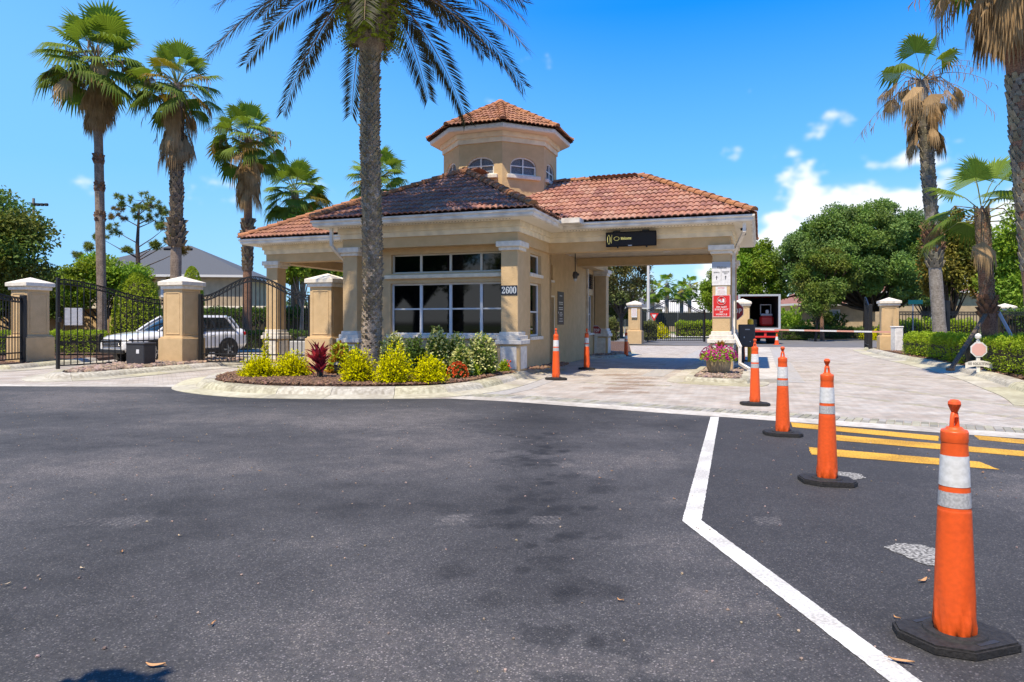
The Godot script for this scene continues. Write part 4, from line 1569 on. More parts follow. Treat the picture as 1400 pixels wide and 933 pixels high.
# iron gate leaf from a to b; top(f) is the height of the top rail, f in 0..1
func iron_gate(called: String, label: String, a: Vector3, b: Vector3, top: Callable, rails: Array, step: float, posts: Array, group := "", category := "gate") -> Node3D:
	var ln := Vector2(a.x - b.x, a.z - b.z).length()
	var t := thing(called, label, category, Transform3D(Basis(Vector3.UP, atan2(-(b.z - a.z), b.x - a.x)), a), group)
	var n := int(ln / step)
	for i in n + 1:
		var x := ln * i / n
		var mb := MB.new()
		mb.box(Vector3(x, (rails[0] + top.call(x / ln)) * 0.5, 0), Vector3(0.022, top.call(x / ln) - rails[0], 0.022))
		part(t, "bar", mb, M.iron)
	var mb := MB.new()
	for k in n * 1:
		var f0 := float(k) / n
		var f1 := float(k + 1) / n
		for dy in [0.0, -0.14]:
			mb.sbar(Vector3(ln * f0, top.call(f0) + dy, 0), Vector3(ln * f1 + 0.01, top.call(f1) + dy, 0), 0.042, 0.04)
	part(t, "top_rail", mb, M.iron)
	mb = MB.new()
	for k in n:
		var f := (k + 0.5) / n
		var c := Vector3(ln * f, top.call(f) - 0.07, 0)
		var last := Vector3.ZERO
		for q in 9:
			var an := TAU * q / 8.0
			var p := c + Vector3(cos(an), sin(an), 0) * 0.042
			if q:
				mb.sbar(last, p, 0.012, 0.016)
			last = p
	part(t, "ring_row", mb, M.iron)
	for y in rails:
		mb = MB.new()
		mb.box(Vector3(ln * 0.5, y, 0), Vector3(ln, 0.042, 0.04), 0.004)
		part(t, "rail", mb, M.iron)
	for q in posts:
		mb = MB.new()
		mb.box(Vector3(q[0], q[1] * 0.5, 0), Vector3(q[2], q[1], q[2]), 0.008)
		part(t, "post", mb, M.iron)
	return t

func bell(lo: float, hi: float) -> Callable:
	return func(f): return lo + (hi - lo) * pow(sin(PI * clampf(f, 0.0, 1.0)), 2.0) if f > 0.0 and f < 1.0 else lo

func half_bell(lo: float, hi: float) -> Callable:
	return func(f): return lo + (hi - lo) * (0.5 - 0.5 * cos(PI * clampf(f, 0.0, 1.0)))

func gates_and_pillars() -> void:
	var pb := B(-11.4, 0.2, 0.1)
	var pc := B(-6.43, 0.9, 0.12)
	pillar("stucco gate pillar between the white car's hood and rear doors", pb)
	pillar("stucco gate pillar beside the red-leaved plant at the gatehouse's corner", pc)
	pillar("stucco gate pillar at the far left behind the open gate leaf", W(-15.95, 23.0, 0.12))
	pillar("stucco gate pillar with a paper notice beyond the covered drive", W(8.25, 46.5, 0.0), 1.03)
	pillar("stucco gate pillar beside the white barrier post at the entry", W(17.7, 32.6, 0.0), 0.93)
	pillar("stucco gate pillar on the lane island behind the red stop sign", W(12.35, 37.2, 0.1), 0.93)
	# gate across the near left lane
	iron_gate("iron_gate", "closed black iron gate with an arched top in front of the white car", B(-10.85, 0.35, 0.12), B(-6.95, 0.75, 0.12), bell(2.12, 2.72), [0.06, 0.3], 0.145, [[0.05, 2.2, 0.11], [3.88, 2.1, 0.07]], "arched black iron gates")
	iron_gate("iron_gate", "closed black iron gate with an arched top seen through the drive canopy", W(8.85, 47.5, 0.05), W(13.6, 49.0, 0.05), bell(2.15, 3.0), [0.1, 0.3], 0.16, [[0.05, 2.3, 0.12], [4.95, 2.3, 0.12]], "arched black iron gates")
	# open leaves
	var lf := iron_gate("iron_gate", "open iron gate leaf with a white notice beside the hedge", W(-13.85, 21.15, 0.0), W(-12.25, 24.5, 0.0), half_bell(2.74, 2.2), [0.1, 0.8], 0.2, [[0.02, 2.78, 0.09], [3.7, 2.3, 0.09]], "arched black iron gates")
	var mb := MB.new()
	mb.box(Vector3(0.03, 1.5, 0.06), Vector3(0.09, 0.16, 0.1), 0.01)
	part(lf, "lock_box", mb, M.iron)
	iron_gate("iron_gate", "open iron gate leaf cut off by the left edge of the view", W(-15.75, 22.4, 0.0), W(-15.85, 18.6, 0.0), half_bell(2.2, 2.8), [0.25, 0.45, 0.95], 0.125, [[0.02, 2.3, 0.15], [3.8, 2.8, 0.1]], "arched black iron gates")
	iron_gate("iron_gate", "open iron gate leaf seen edge-on beside the right-hand entry pillar", W(17.35, 33.6, 0.0), W(18.75, 36.9, 0.0), half_bell(2.15, 2.75), [0.1, 0.3], 0.14, [[0.05, 2.3, 0.16], [3.5, 2.75, 0.08]], "arched black iron gates")
	# fence right of the entry
	var flat := func(_f): return 1.92
	iron_gate("iron_fence", "straight black iron fence between the entry pillar and the tied young palm", W(18.3, 32.8, 0.0), W(25.5, 34.2, 0.0), flat, [0.1, 0.3], 0.17, [[2.6, 2.45, 0.2], [5.0, 2.3, 0.2]], "iron fences", "fence")
	iron_gate("iron_fence", "straight black iron fence right of the tied young palm", W(25.6, 34.2, 0.0), W(29.5, 35.0, 0.0), flat, [0.1, 0.3], 0.17, [[0.05, 2.1, 0.12], [3.9, 2.1, 0.12]], "iron fences", "fence")
	pillar("stucco fence pillar behind the tied young palm at the right", W(25.4, 35.8, 0.0), 0.86)
	# long garden wall at the left
	mb = MB.new()
	var t := thing("garden_wall", "long tan masonry wall behind the trees at the left", "wall")
	mb.bx(W(-60, 40.3, 0.0), W(-9.5, 40.6, 2.2))
	for k in 9:
		mb.bx(W(-58 + k * 6.0, 40.15, 0), W(-57.5 + k * 6.0, 40.75, 2.3), 0.01)
	part(t, "wall", mb, M.stucco)
	mb = MB.new()
	mb.bx(W(-60, 40.1, 2.21), W(-9.4, 40.8, 2.36), 0.02)
	part(t, "coping", mb, M.white_trim)

# ---------------------------------------------------------------- buildings far behind
func hip_house(label: String, where: Vector3, turn: float, w: float, d: float, eave: float, rise: float, roof_m: Material, wins: Array, group := "") -> Node3D:
	var t := thing("house", label, "house", at(where, turn), group)
	var mb := MB.new()
	mb.bx(Vector3(-w / 2, -0.2, -d / 2), Vector3(w / 2, eave - 0.15, d / 2))
	part(t, "wall", mb, M.far_stucco)
	mb = MB.new()
	var o := 0.6
	var a := w / 2 + o
	var b := d / 2 + o
	var r := a - b
	var ps := [Vector3(-a, eave, b), Vector3(a, eave, b), Vector3(a, eave, -b), Vector3(-a, eave, -b)]
	var ra := Vector3(-r, eave + rise, 0)
	var rb := Vector3(r, eave + rise, 0)
	mb.face([ps[0], ps[1], rb, ra], Vector3(0, 1, 1))
	mb.face([ps[2], ps[3], ra, rb], Vector3(0, 1, -1))
	mb.face([ps[1], ps[2], rb], Vector3(1, 1, 0))
	mb.face([ps[3], ps[0], ra], Vector3(-1, 1, 0))
	var rf := part(t, "roof", mb, roof_m)
	mb = MB.new()
	mb.bx(Vector3(-a, eave - 0.02, -b), Vector3(a, eave - 0.005, b))
	mb.bx(Vector3(-a - 0.03, eave - 0.2, b), Vector3(a + 0.03, eave, b + 0.06))
	mb.bx(Vector3(a, eave - 0.2, -b), Vector3(a + 0.06, eave, b))
	mb.bx(Vector3(-a - 0.06, eave - 0.2, -b), Vector3(-a, eave, b))
	part(rf, "fascia", mb, M.far_white)
	mb = MB.new()
	for k in 3:
		mb.tr = Transform3D(Basis(Vector3.RIGHT, atan2(rise, b)), Vector3(-r + (k + 0.7) * r * 0.7, eave + rise * 0.86, b * 0.16))
		mb.box(Vector3.ZERO, Vector3(1.1, 0.22, 0.3))
	part(rf, "vent", mb, M.inside_dark)
	for q in wins:
		var f := MB.new()
		f.bx(Vector3(q[0] - 0.12, q[2] - 0.12, d / 2), Vector3(q[1] + 0.12, q[3] + 0.12, d / 2 + 0.05), 0.01)
		var wn := part(t, "window", f, M.far_white)
		var n: int = q[4]
		for k in n:
			var g := MB.new()
			var x0: float = lerpf(q[0], q[1], (k + 0.06) / n)
			var x1: float = lerpf(q[0], q[1], (k + 0.94) / n)
			g.bx(Vector3(x0, q[2], d / 2 + 0.04), Vector3(x1, q[3], d / 2 + 0.065))
			part(wn, "pane", g, M.navy if k % 2 else M.metal_blue)
	return t

func background() -> void:
	hip_house("large two-storey house with a grey shingle roof behind the left gates", W(-31.5, 66, 0), deg_to_rad(6), 15.0, 13.0, 5.5, 3.2, M.roof_grey, [[0.8, 3.6, 3.7, 5.0, 3], [-5.5, -3.0, 3.7, 5.0, 2]])
	hip_house("pale grey low house far beyond the left wall", W(-70, 95, 0), 0.0, 26.0, 12.0, 5.0, 2.8, M.roof_grey, [[-6, -3, 1.2, 3.2, 2]])
	hip_house("beige house with a brown roof behind the large oak at the right", W(44.5, 84, 0), deg_to_rad(-8), 17.0, 11.0, 4.9, 3.0, M.roof_brown, [[-6.0, -3.6, 0.8, 3.2, 2], [3.0, 5.4, 0.8, 3.2, 2]])
	var h := hip_house("small beige house with a brown roof right of the red truck", W(32.2, 74, 0), deg_to_rad(4), 8.0, 9.0, 3.3, 1.5, M.roof_brown, [[-0.8, 0.2, 1.6, 2.6, 1]])
	hip_house("white low building beyond the dark screen fence", W(26.0, 116, 0), deg_to_rad(-5), 19.0, 9.0, 3.2, 1.9, M.far_white, [[-6, -4, 1, 2.2, 2], [-1.5, 0.5, 1, 2.2, 2], [4, 6, 1, 2.2, 2]])
	hip_house("grey-roofed building left of the far cabbage palms", W(18.5, 108, 0), 0.0, 8.0, 8.0, 3.6, 2.2, M.roof_grey, [[-2, 1, 1, 2.2, 2]])
	# dark screened fence
	var t := thing("screen_fence", "long fence hung with dark green screen cloth beyond the exit gate", "fence")
	for k in 7:
		var mb := MB.new()
		mb.bx(W(10.5 + k * 3.2, 84.0, 0.95), W(10.5 + k * 3.2 + 3.14, 84.06, 2.55))
		part(t, "screen_panel", mb, M.screen_cloth)
		mb = MB.new()
		mb.bar(W(10.47 + k * 3.2, 84.1, 0), W(10.47 + k * 3.2, 84.1, 2.7), 0.05)
		part(t, "post", mb, M.silver)
	var mb := MB.new()
	mb.bx(W(8, 78.0, 0), W(40, 78.3, 0.16))
	struct("far_kerb", mb, M.concrete)
	mb = MB.new()
	mb.slab(P2([8, 66, 40, 64, 40, 78, 8, 78]), 0, 0.012, false)
	struct("far_sand", mb, M.concrete)
	# floodlight mast far left
	t = thing("floodlight_mast", "thin floodlight mast rising above the tree at the far left", "light mast", at(W(-62.0, 90, 0)))
	mb = MB.new()
	mb.tube([Vector3.ZERO, Vector3(0, 17.5, 0)], [0.28, 0.16], 8)
	part(t, "mast", mb, M.bark_grey)
	mb = MB.new()
	mb.sbar(Vector3(-0.6, 16.9, 0), Vector3(1.9, 16.7, 0), 0.12)
	part(t, "crossarm", mb, M.inside_dark)
	for k in 4:
		mb = MB.new()
		mb.box(Vector3(0.1 + k * 0.55, 16.65, 0.15), Vector3(0.4, 0.35, 0.3), 0.04)
		part(t, "floodlight", mb, M.inside_dark)

# ---------------------------------------------------------------- plants
func rand_dir() -> Vector3:
	var z := rng.randf_range(-1, 1)
	var a := rng.randf() * TAU
	var r := sqrt(1.0 - z * z)
	return Vector3(r * cos(a), z, r * sin(a))

# leaves through the volume of a ball, denser at its rim
func clump(mb: MB, ctr: Vector3, rad: Vector3, count: int, l: float, w: float, tint: Color) -> void:
	for i in count:
		var d := rand_dir()
		var r := pow(rng.randf(), 0.45)
		var p := ctr + d * r * rad
		var dir := (d * 0.55 + rand_dir() + Vector3(0, 0.1, 0)).normalized()
		var nr := (Vector3.UP * 0.7 + d * 0.6 + rand_dir() * 0.8).normalized()
		var k := rng.randf_range(0.6, 1.0)
		mb.leaf(p, dir, nr, l * rng.randf_range(0.7, 1.3), w * rng.randf_range(0.8, 1.2), Color(tint.r * k, tint.g * k, tint.b * k))

func leafy_tree(called: String, label: String, base: Vector3, bole: float, ctr: Vector3, rad: Vector3, clumps: int, per: int, leaf: float, m: Material, bark: Material, trunk_r: float, group := "", csize := 0.24, warm := 0.25) -> Node3D:
	var t := thing(called, label, "tree", at(base), group)
	var crown := MB.new()
	var wood := MB.new()
	var fork := Vector3(rng.randf_range(-0.2, 0.2), bole, rng.randf_range(-0.2, 0.2))
	wood.tube([Vector3(0, -0.2, 0), Vector3(0, 0.15, 0), fork * 0.5, fork], [trunk_r * 1.5, trunk_r * 1.15, trunk_r, trunk_r * 0.85], 10)
	for i in clumps:
		var d := rand_dir()
		if d.y < -0.55:
			d.y *= -0.5
			d = d.normalized()
		var r := rng.randf_range(0.35, 1.0) if i % 3 == 0 else rng.randf_range(0.7, 1.0)
		var c := ctr + d * r * rad * (1.0 - csize * 0.6)
		var s := csize * rng.randf_range(0.65, 1.25)
		var cr := Vector3(rad.x, rad.y * 0.75, rad.z) * s
		var k := rng.randf_range(0.66, 1.0)
		clump(crown, c, cr, per, leaf, leaf * 0.55, Color(minf(1.0, k * (1.0 + warm * rng.randf_range(-0.4, 1.0))), k, k * rng.randf_range(0.6, 1.0)))
		if i % 3 == 0:
			var mid := fork.lerp(c, 0.5) + Vector3(0, -0.06 * rad.y, 0) + rand_dir() * 0.05 * rad.x
			wood.tube([fork - Vector3(0, 0.1, 0), mid, c], [trunk_r * 0.5, trunk_r * 0.28, trunk_r * 0.06], 6, false)
			for q in 2:
				var e := c + rand_dir() * cr * 0.9
				wood.tube([mid.lerp(c, 0.5), e], [trunk_r * 0.14, trunk_r * 0.04], 5, false)
	part(t, "crown", crown, m)
	part(t, "trunk", wood, bark)
	return t

# clipped or loose shrub mass along a plan path
func hedge(called: String, label: String, path: Array, width: float, h: float, base_h: float, count: int, leaf: float, m: Material, group := "", loose := 0.06, category := "hedge") -> Node3D:
	var t := thing(called, label, category, at(W(path[0].x, path[0].y, 0)), group)
	var org := W(path[0].x, path[0].y, 0)
	var mb := MB.new()
	var lens := []
	var total := 0.0
	for i in path.size() - 1:
		lens.append(path[i].distance_to(path[i + 1]))
		total += lens[-1]
	var f := FastNoiseLite.new()
	f.seed = rng.randi() % 1000
	f.frequency = 1.1
	var sample := func(s: float) -> Array:
		for i in lens.size():
			if s <= lens[i] or i == lens.size() - 1:
				var d: Vector2 = (path[i + 1] - path[i]).normalized()
				return [path[i] + d * s, d]
			s -= lens[i]
		return []
	for i in count:
		var s := rng.randf_range(-0.12, total + 0.12)
		var q: Array = sample.call(clampf(s, 0.0, total))
		var side := Vector2(-q[1].y, q[1].x)
		# point on the rim of a rounded cross-section
		var an := rng.randf_range(-0.35, PI + 0.35)
		var ca := cos(an)
		var sa := sin(an)
		var px := signf(ca) * pow(absf(ca), 0.45) * width * 0.5
		var py := signf(sa) * pow(absf(sa), 0.4) * h * 0.5 + h * 0.5
		if an < 0 or an > PI:
			py = h * 0.5 * (1.0 - absf(sa) * 2.4)
		var bump := f.get_noise_3d(q[0].x * 2.0, py * 2.0 + an, q[0].y * 2.0)
		var k := 1.0 + bump * loose * 2.2 - absf(rng.randfn(0, 1.0)) * loose
		var endk := clampf(minf(s + 0.12, total + 0.12 - s) / 0.25, 0.35, 1.0)
		var p := W(q[0].x + side.x * px * k * endk, q[0].y + side.y * px * k * endk, base_h + maxf(0.03, py * k * lerpf(0.8, 1.0, endk)))
		if s < 0 or s > total:
			var ex: float = s if s < 0 else s - total
			p += Vector3(q[1].x, 0, -q[1].y) * ex
		var out := Vector3(side.x * ca, sa, -side.y * ca)
		var dir := (out * 0.7 + rand_dir() * 0.8 + Vector3.UP * 0.35).normalized()
		var nr := (out + Vector3.UP * 0.5 + rand_dir() * 0.7).normalized()
		var tone := minf(1.0, rng.randf_range(0.62, 1.0) * (0.9 + 0.25 * bump))
		mb.leaf(p - org, dir, nr, leaf * rng.randf_range(0.7, 1.3), leaf * 0.5, Color(tone * rng.randf_range(0.85, 1.0), tone, tone * 0.8))
	part(t, "foliage", mb, m)
	var core := MB.new()
	var wood := MB.new()
	var lp := []
	for p in path:
		lp.append(p - path[0])
	core.sweep(lp, P2([width * 0.4, base_h + 0.12, width * 0.4, base_h + h * 0.8, width * 0.28, base_h + h * 0.9, -width * 0.28, base_h + h * 0.9, -width * 0.4, base_h + h * 0.8, -width * 0.4, base_h + 0.12]), false)
	part(t, "inner_twigs", core, M.twig)
	return t

# fan frond: stalk from p along dir, then a pleated fan that droops
func fan(mb: MB, stalk: MB, p: Vector3, dir: Vector3, stalk_l: float, l: float, segs: int, droop: float, tint: Color, spread := 1.75) -> void:
	var mid := p + dir * stalk_l * 0.55 + Vector3.UP * stalk_l * 0.04
	var hub := p + dir * stalk_l - Vector3.UP * droop * stalk_l * 0.35
	stalk.tube([p, mid, hub], [0.022, 0.016, 0.011], 4, false)
	var ax := (hub - mid).normalized()
	var side := ax.cross(Vector3.UP)
	if side.length() < 0.1:
		side = ax.cross(Vector3.RIGHT)
	side = side.normalized().rotated(ax, rng.randf_range(-0.5, 0.5))
	var up := side.cross(ax).normalized()
	for i in segs:
		var f := (i + 0.5) / segs * 2.0 - 1.0
		var an := f * spread
		var d := (ax * cos(an) + side * sin(an)).normalized()
		var ln := l * (1.0 - 0.22 * f * f) * rng.randf_range(0.9, 1.06)
		var half := spread / segs * ln * 0.62 * 1.02
		var lat := (side * cos(an) - ax * sin(an)).normalized()
		var cup := up * ln * 0.1 * (1.0 - f * f)
		var c1 := hub + d * ln * 0.62 + cup - Vector3.UP * ln * droop * 0.16
		var ml := c1 + lat * half - up * half * 0.35
		var mr := c1 - lat * half - up * half * 0.35
		var dr := droop * rng.randf_range(0.7, 1.3)
		var tip := hub + d * ln * (1.0 - 0.18 * dr) + cup * 0.6 - Vector3.UP * ln * dr * 0.58
		var k := rng.randf_range(0.75, 1.0)
		var cc := Color(tint.r * k, tint.g * k, tint.b * k)
		mb.leaf_tri(hub, ml, c1, cc)
		mb.leaf_tri(hub, c1, mr, cc)
		mb.leaf_tri(ml, tip, c1, cc)
		mb.leaf_tri(c1, tip, mr, cc)

# hanging thatch of dead fronds
func skirt(mb: MB, stalk: MB, axis_top: Vector3, axis_down: Vector3, r: float, count: int, ln: float, tint: Color) -> void:
	for i in count:
		var a := rng.randf() * TAU
		var o := Vector3(cos(a), 0, sin(a))
		var f := rng.randf()
		var p := axis_top.lerp(axis_down, f) + o * r
		var dir := (o * rng.randf_range(0.25, 0.75) + Vector3.DOWN).normalized()
		fan(mb, stalk, p, dir, ln * rng.randf_range(0.25, 0.5), ln * rng.randf_range(0.7, 1.1), 12, 0.9, tint * rng.randf_range(0.6, 1.0), 0.55)

# ragged rings of leaf boots on a trunk between two heights
func boots(mb: MB, path: Callable, h0: float, h1: float, r: float, size: float, around: int, flare := 0.5) -> void:
	var h := h0
	var row := 0
	while h < h1:
		var c: Vector3 = path.call(h)
		for k in around:
			if rng.randf() < 0.08:
				continue
			var a := TAU * (k + 0.5 * (row % 2)) / around + rng.randf_range(-0.08, 0.08)
			var o := Vector3(cos(a), 0, sin(a))
			var s := Vector3(-sin(a), 0, cos(a))
			var b := c + o * r * 0.94
			var w := TAU * r / around * 0.56
			var l := size * rng.randf_range(0.7, 1.2)
			var tip := b + o * l * flare * rng.randf_range(0.5, 1.2) + Vector3.UP * l * 0.9
			mb.col = shade(0.6, 1.0)
			mb.face([b + s * w, b - s * w, tip - s * w * 0.45, tip + s * w * 0.45], o + Vector3.DOWN * 0.3)
			mb.face([b + s * w, tip + s * w * 0.45, c + o * r * 0.9 + Vector3.UP * l], s)
			mb.face([b - s * w, tip - s * w * 0.45, c + o * r * 0.9 + Vector3.UP * l], -s)
			mb.face([tip - s * w * 0.45, tip + s * w * 0.45, c + o * r * 0.9 + Vector3.UP * l], o + Vector3.UP)
		h += size * 0.62
		row += 1
	mb.col = Color.WHITE

func bent(top: Vector3, sway: Vector3, h: float) -> Vector3:
	var f := clampf(h / top.y, 0.0, 1.1)
	return Vector3(top.x * f, h, top.z * f) + sway * sin(PI * f)

# tall fan palm: fronds by elevation, thatch, flower strings
func fan_palm(called: String, label: String, base: Vector3, top: Vector3, r0: float, r1: float, fronds: int, fl: float, leaf_m: Material, opts: Dictionary) -> Node3D:
	var t := thing(called, label, "palm tree", at(base), opts.get("group", ""))
	var sway: Vector3 = opts.get("sway", Vector3.ZERO)
	var wood := MB.new()
	var pts := []
	var rad := []
	for i in 15:
		var h := lerpf(-0.2, top.y, i / 14.0)
		pts.append(bent(top, sway, maxf(h, 0.0)) + Vector3(0, minf(h, 0.0), 0))
		rad.append(lerpf(r0, r1, pow(i / 14.0, 0.7)) * (1.25 if i == 0 else (1.08 if i == 1 else rng.randf_range(0.95, 1.05))))
	wood.tube(pts, rad, 14)
	part(t, "trunk", wood, opts.get("bark", M.bark_fan))
	var path := func(h: float) -> Vector3: return bent(top, sway, h)
	for q in opts.get("boots", []):
		var bm := MB.new()
		boots(bm, path, q[0], q[1], q[2], q[3], q[4], q[5])
		part(t, "leaf_boots", bm, q[6] if q.size() > 6 else M.bark_fan)
	var g := MB.new()
	var st := MB.new()
	for i in fronds:
		var f := (i + 0.5) / fronds
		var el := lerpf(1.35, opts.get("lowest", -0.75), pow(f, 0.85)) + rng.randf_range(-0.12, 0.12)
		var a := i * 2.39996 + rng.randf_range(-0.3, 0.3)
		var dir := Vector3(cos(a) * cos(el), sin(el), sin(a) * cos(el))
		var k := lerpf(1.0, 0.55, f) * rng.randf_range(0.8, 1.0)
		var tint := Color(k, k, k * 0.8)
		if rng.randf() < opts.get("yellow", 0.1):
			tint = Color(1.0, k * 0.75, k * 0.5)
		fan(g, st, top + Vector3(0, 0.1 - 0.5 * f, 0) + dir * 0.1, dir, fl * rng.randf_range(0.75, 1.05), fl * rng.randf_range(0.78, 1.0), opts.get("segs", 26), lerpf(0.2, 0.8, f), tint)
	part(t, "frond_crown", g, leaf_m)
	part(t, "stalks", st, M.stalk)
	var dead: int = opts.get("dead", 0)
	if dead:
		var dm := MB.new()
		var ds := MB.new()
		skirt(dm, ds, top + Vector3(0, -0.1, 0), bent(top, sway, top.y - opts.get("skirt", 1.5)), r1 * 0.9, dead, opts.get("deadlen", 1.1), Color.WHITE)
		part(t, "dead_thatch", dm, M.dead_leaf)
		part(t, "dead_stalks", ds, M.stalk_brown)
	if opts.has("brown"):
		var dm := MB.new()
		var ds := MB.new()
		var n: int = opts.brown
		for i in n:
			var el := rng.randf_range(-0.5, 0.6)
			var a := TAU * i / n + rng.randf_range(-0.3, 0.3)
			var dir := Vector3(cos(a) * cos(el), sin(el), sin(a) * cos(el))
			fan(dm, ds, top + dir * 0.1, dir, fl * rng.randf_range(0.7, 1.1), fl * rng.randf_range(0.45, 0.7), 20, rng.randf_range(1.0, 1.7), Color.WHITE * rng.randf_range(0.55, 1.0), 1.3)
		part(t, "brown_fronds", dm, M.dead_leaf)
		part(t, "brown_stalks", ds, M.stalk_brown)
	if opts.has("strings"):
		var sm := MB.new()
		for i in opts.strings:
			var a := rng.randf() * TAU
			var el := rng.randf_range(-0.2, 0.7)
			var o := Vector3(cos(a), 0, sin(a))
			var l: float = opts.get("string_l", 2.0) * rng.randf_range(0.7, 1.2)
			var p := []
			for k in 7:
				var f := k / 6.0
				p.append(top + o * l * f + Vector3.UP * (sin(el) * l * f * 1.3 - 1.15 * l * 0.6 * f * f))
			sm.tube(p, [0.02, 0.016, 0.013, 0.011, 0.009, 0.007, 0.004], 4, false)
			for k in range(2, 7):
				for q in 3:
					var b: Vector3 = p[k].lerp(p[k - 1], rng.randf())
					var e := b + Vector3(rng.randf_range(-0.12, 0.12), -rng.randf_range(0.2, 0.6), rng.randf_range(-0.12, 0.12))
					sm.tube([b, b.lerp(e, 0.5) + o * 0.04, e], [0.012, 0.016, 0.004], 4, false)
		part(t, "flower_stalks", sm, M.stalk_brown)
	return t

# long arching feather frond
func feather(mb: MB, stalk: MB, p: Vector3, dir: Vector3, ln: float, droop: float, leaflets: int, tint: Color) -> void:
	var pts := []
	var n := 12
	var flat := Vector3(dir.x, 0, dir.z).normalized()
	for i in n + 1:
		var f := float(i) / n
		pts.append(p + dir * ln * f * (1.0 - 0.12 * f) + Vector3.DOWN * droop * ln * f * f)
	var rad := []
	for i in n + 1:
		rad.append(lerpf(0.035, 0.006, float(i) / n))
	stalk.tube(pts, rad, 4, false)
	var side := flat.cross(Vector3.UP).normalized().rotated(flat, rng.randf_range(-0.5, 0.5))
	for i in leaflets:
		var f := lerpf(0.1, 1.0, (i + rng.randf() * 0.5) / leaflets)
		var k := f * n
		var i0 := mini(int(k), n - 1)
		var b: Vector3 = pts[i0].lerp(pts[i0 + 1], k - i0)
		var tan: Vector3 = (pts[i0 + 1] - pts[i0]).normalized()
		var up := side.cross(tan).normalized()
		var l := ln * 0.148 * (0.55 + 0.6 * sin(PI * pow(f, 0.8))) * rng.randf_range(0.85, 1.1)
		for s in [-1.0, 1.0]:
			var d: Vector3 = (side * s * 0.75 + tan * 0.75 + up * rng.randf_range(-0.05, 0.45) + Vector3.DOWN * 0.28).normalized()
			var w := 0.032
			var lat := d.cross(up).normalized() * w * 0.5
			var t := rng.randf_range(0.6, 1.0)
			var cc := Color(tint.r * t, tint.g * t, tint.b * t)
			var m: Vector3 = b + d * l * 0.5
			mb.leaf_tri(b + lat * 0.5, m + lat, m - lat, cc)
			mb.leaf_tri(m + lat, b + d * l + Vector3.DOWN * l * 0.1, m - lat, cc)

func date_palm(label: String, base: Vector3, h: float, fronds: int, ln: float) -> Node3D:
	var t := thing("date_palm", label, "palm tree", at(base))
	var r := 0.225
	var crown_h := h - 2.15
	var wood := MB.new()
	var pts := []
	var rad := []
	for i in 26:
		var y := lerpf(-0.2, crown_h, i / 25.0)
		pts.append(Vector3(0.03 * sin(y * 0.7), y, 0.02 * cos(y)))
		rad.append(r * (1.0 + 0.55 * exp(-maxf(y, 0.0) * 2.2)) * rng.randf_range(0.97, 1.03))
	wood.tube(pts, rad, 18)
	part(t, "trunk", wood, M.bark_date)
	var bm := MB.new()
	var path := func(y: float) -> Vector3: return Vector3(0.03 * sin(y * 0.7), y, 0.02 * cos(y))
	boots(bm, path, 0.25, crown_h - 0.2, r, 0.12, 13, 0.55)
	part(t, "leaf_scars", bm, M.bark_date)
	# the swollen boot mass under the fronds
	var cb := MB.new()
	cb.lathe(P2([r, crown_h - 0.15, 0.42, crown_h + 0.35, 0.56, crown_h + 0.9, 0.58, crown_h + 1.6, 0.4, h - 0.1, 0.0, h]), 16)
	for k in 150:
		var a := k * 2.39996
		var y := lerpf(crown_h, h - 0.2, k / 150.0)
		var rr := 0.42 + 0.16 * sin(PI * clampf((y - crown_h) / 2.0, 0.0, 1.0))
		var o := Vector3(cos(a), 0, sin(a))
		var b := o * rr + Vector3.UP * y
		cb.col = shade(0.5, 1.0)
		cb.sbar(b, b + (o * 0.35 + Vector3.UP * 0.8) * rng.randf_range(0.15, 0.3), 0.11, 0.05)
	part(t, "boot_mass", cb, M.bark_date)
	# ferns rooted in the boots
	var fm := MB.new()
	var fs := MB.new()
	for k in 620:
		var a := rng.randf() * TAU
		var y := rng.randf_range(crown_h + 0.05, h - 0.1)
		var rr := 0.44 + 0.22 * sin(PI * clampf((y - crown_h) / 2.0, 0.0, 1.0))
		var o := Vector3(cos(a), 0, sin(a))
		var b := o * rr + Vector3.UP * y
		var d := (o + Vector3.UP * rng.randf_range(-0.6, 0.5) + rand_dir() * 0.4).normalized()
		var ll := rng.randf_range(0.2, 0.42)
		var last := b
		var tone := shade(0.5, 1.0)
		for q in 6:
			var p := b + d * ll * (q + 1) / 6.0 + Vector3.DOWN * ll * 0.5 * pow((q + 1) / 6.0, 2.0)
			var sd := d.cross(Vector3.UP).normalized()
			for s in [-1.0, 1.0]:
				fm.leaf(last, (sd * s + d * 0.5).normalized(), o, ll * 0.24 * (1.1 - q / 8.0), 0.045, tone)
			last = p
	part(t, "ferns", fm, M.fern)
	var g := MB.new()
	var st := MB.new()
	for i in fronds:
		var f := (i + 0.5) / fronds
		var a := i * 2.39996
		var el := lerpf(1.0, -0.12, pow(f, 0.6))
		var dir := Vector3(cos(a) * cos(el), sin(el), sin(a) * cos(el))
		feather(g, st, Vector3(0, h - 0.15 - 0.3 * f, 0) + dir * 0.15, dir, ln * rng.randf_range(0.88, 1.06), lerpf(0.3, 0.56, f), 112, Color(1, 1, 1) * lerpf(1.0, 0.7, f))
	part(t, "frond_crown", g, M.date_leaf)
	part(t, "stalks", st, M.stalk_brown)
	return t

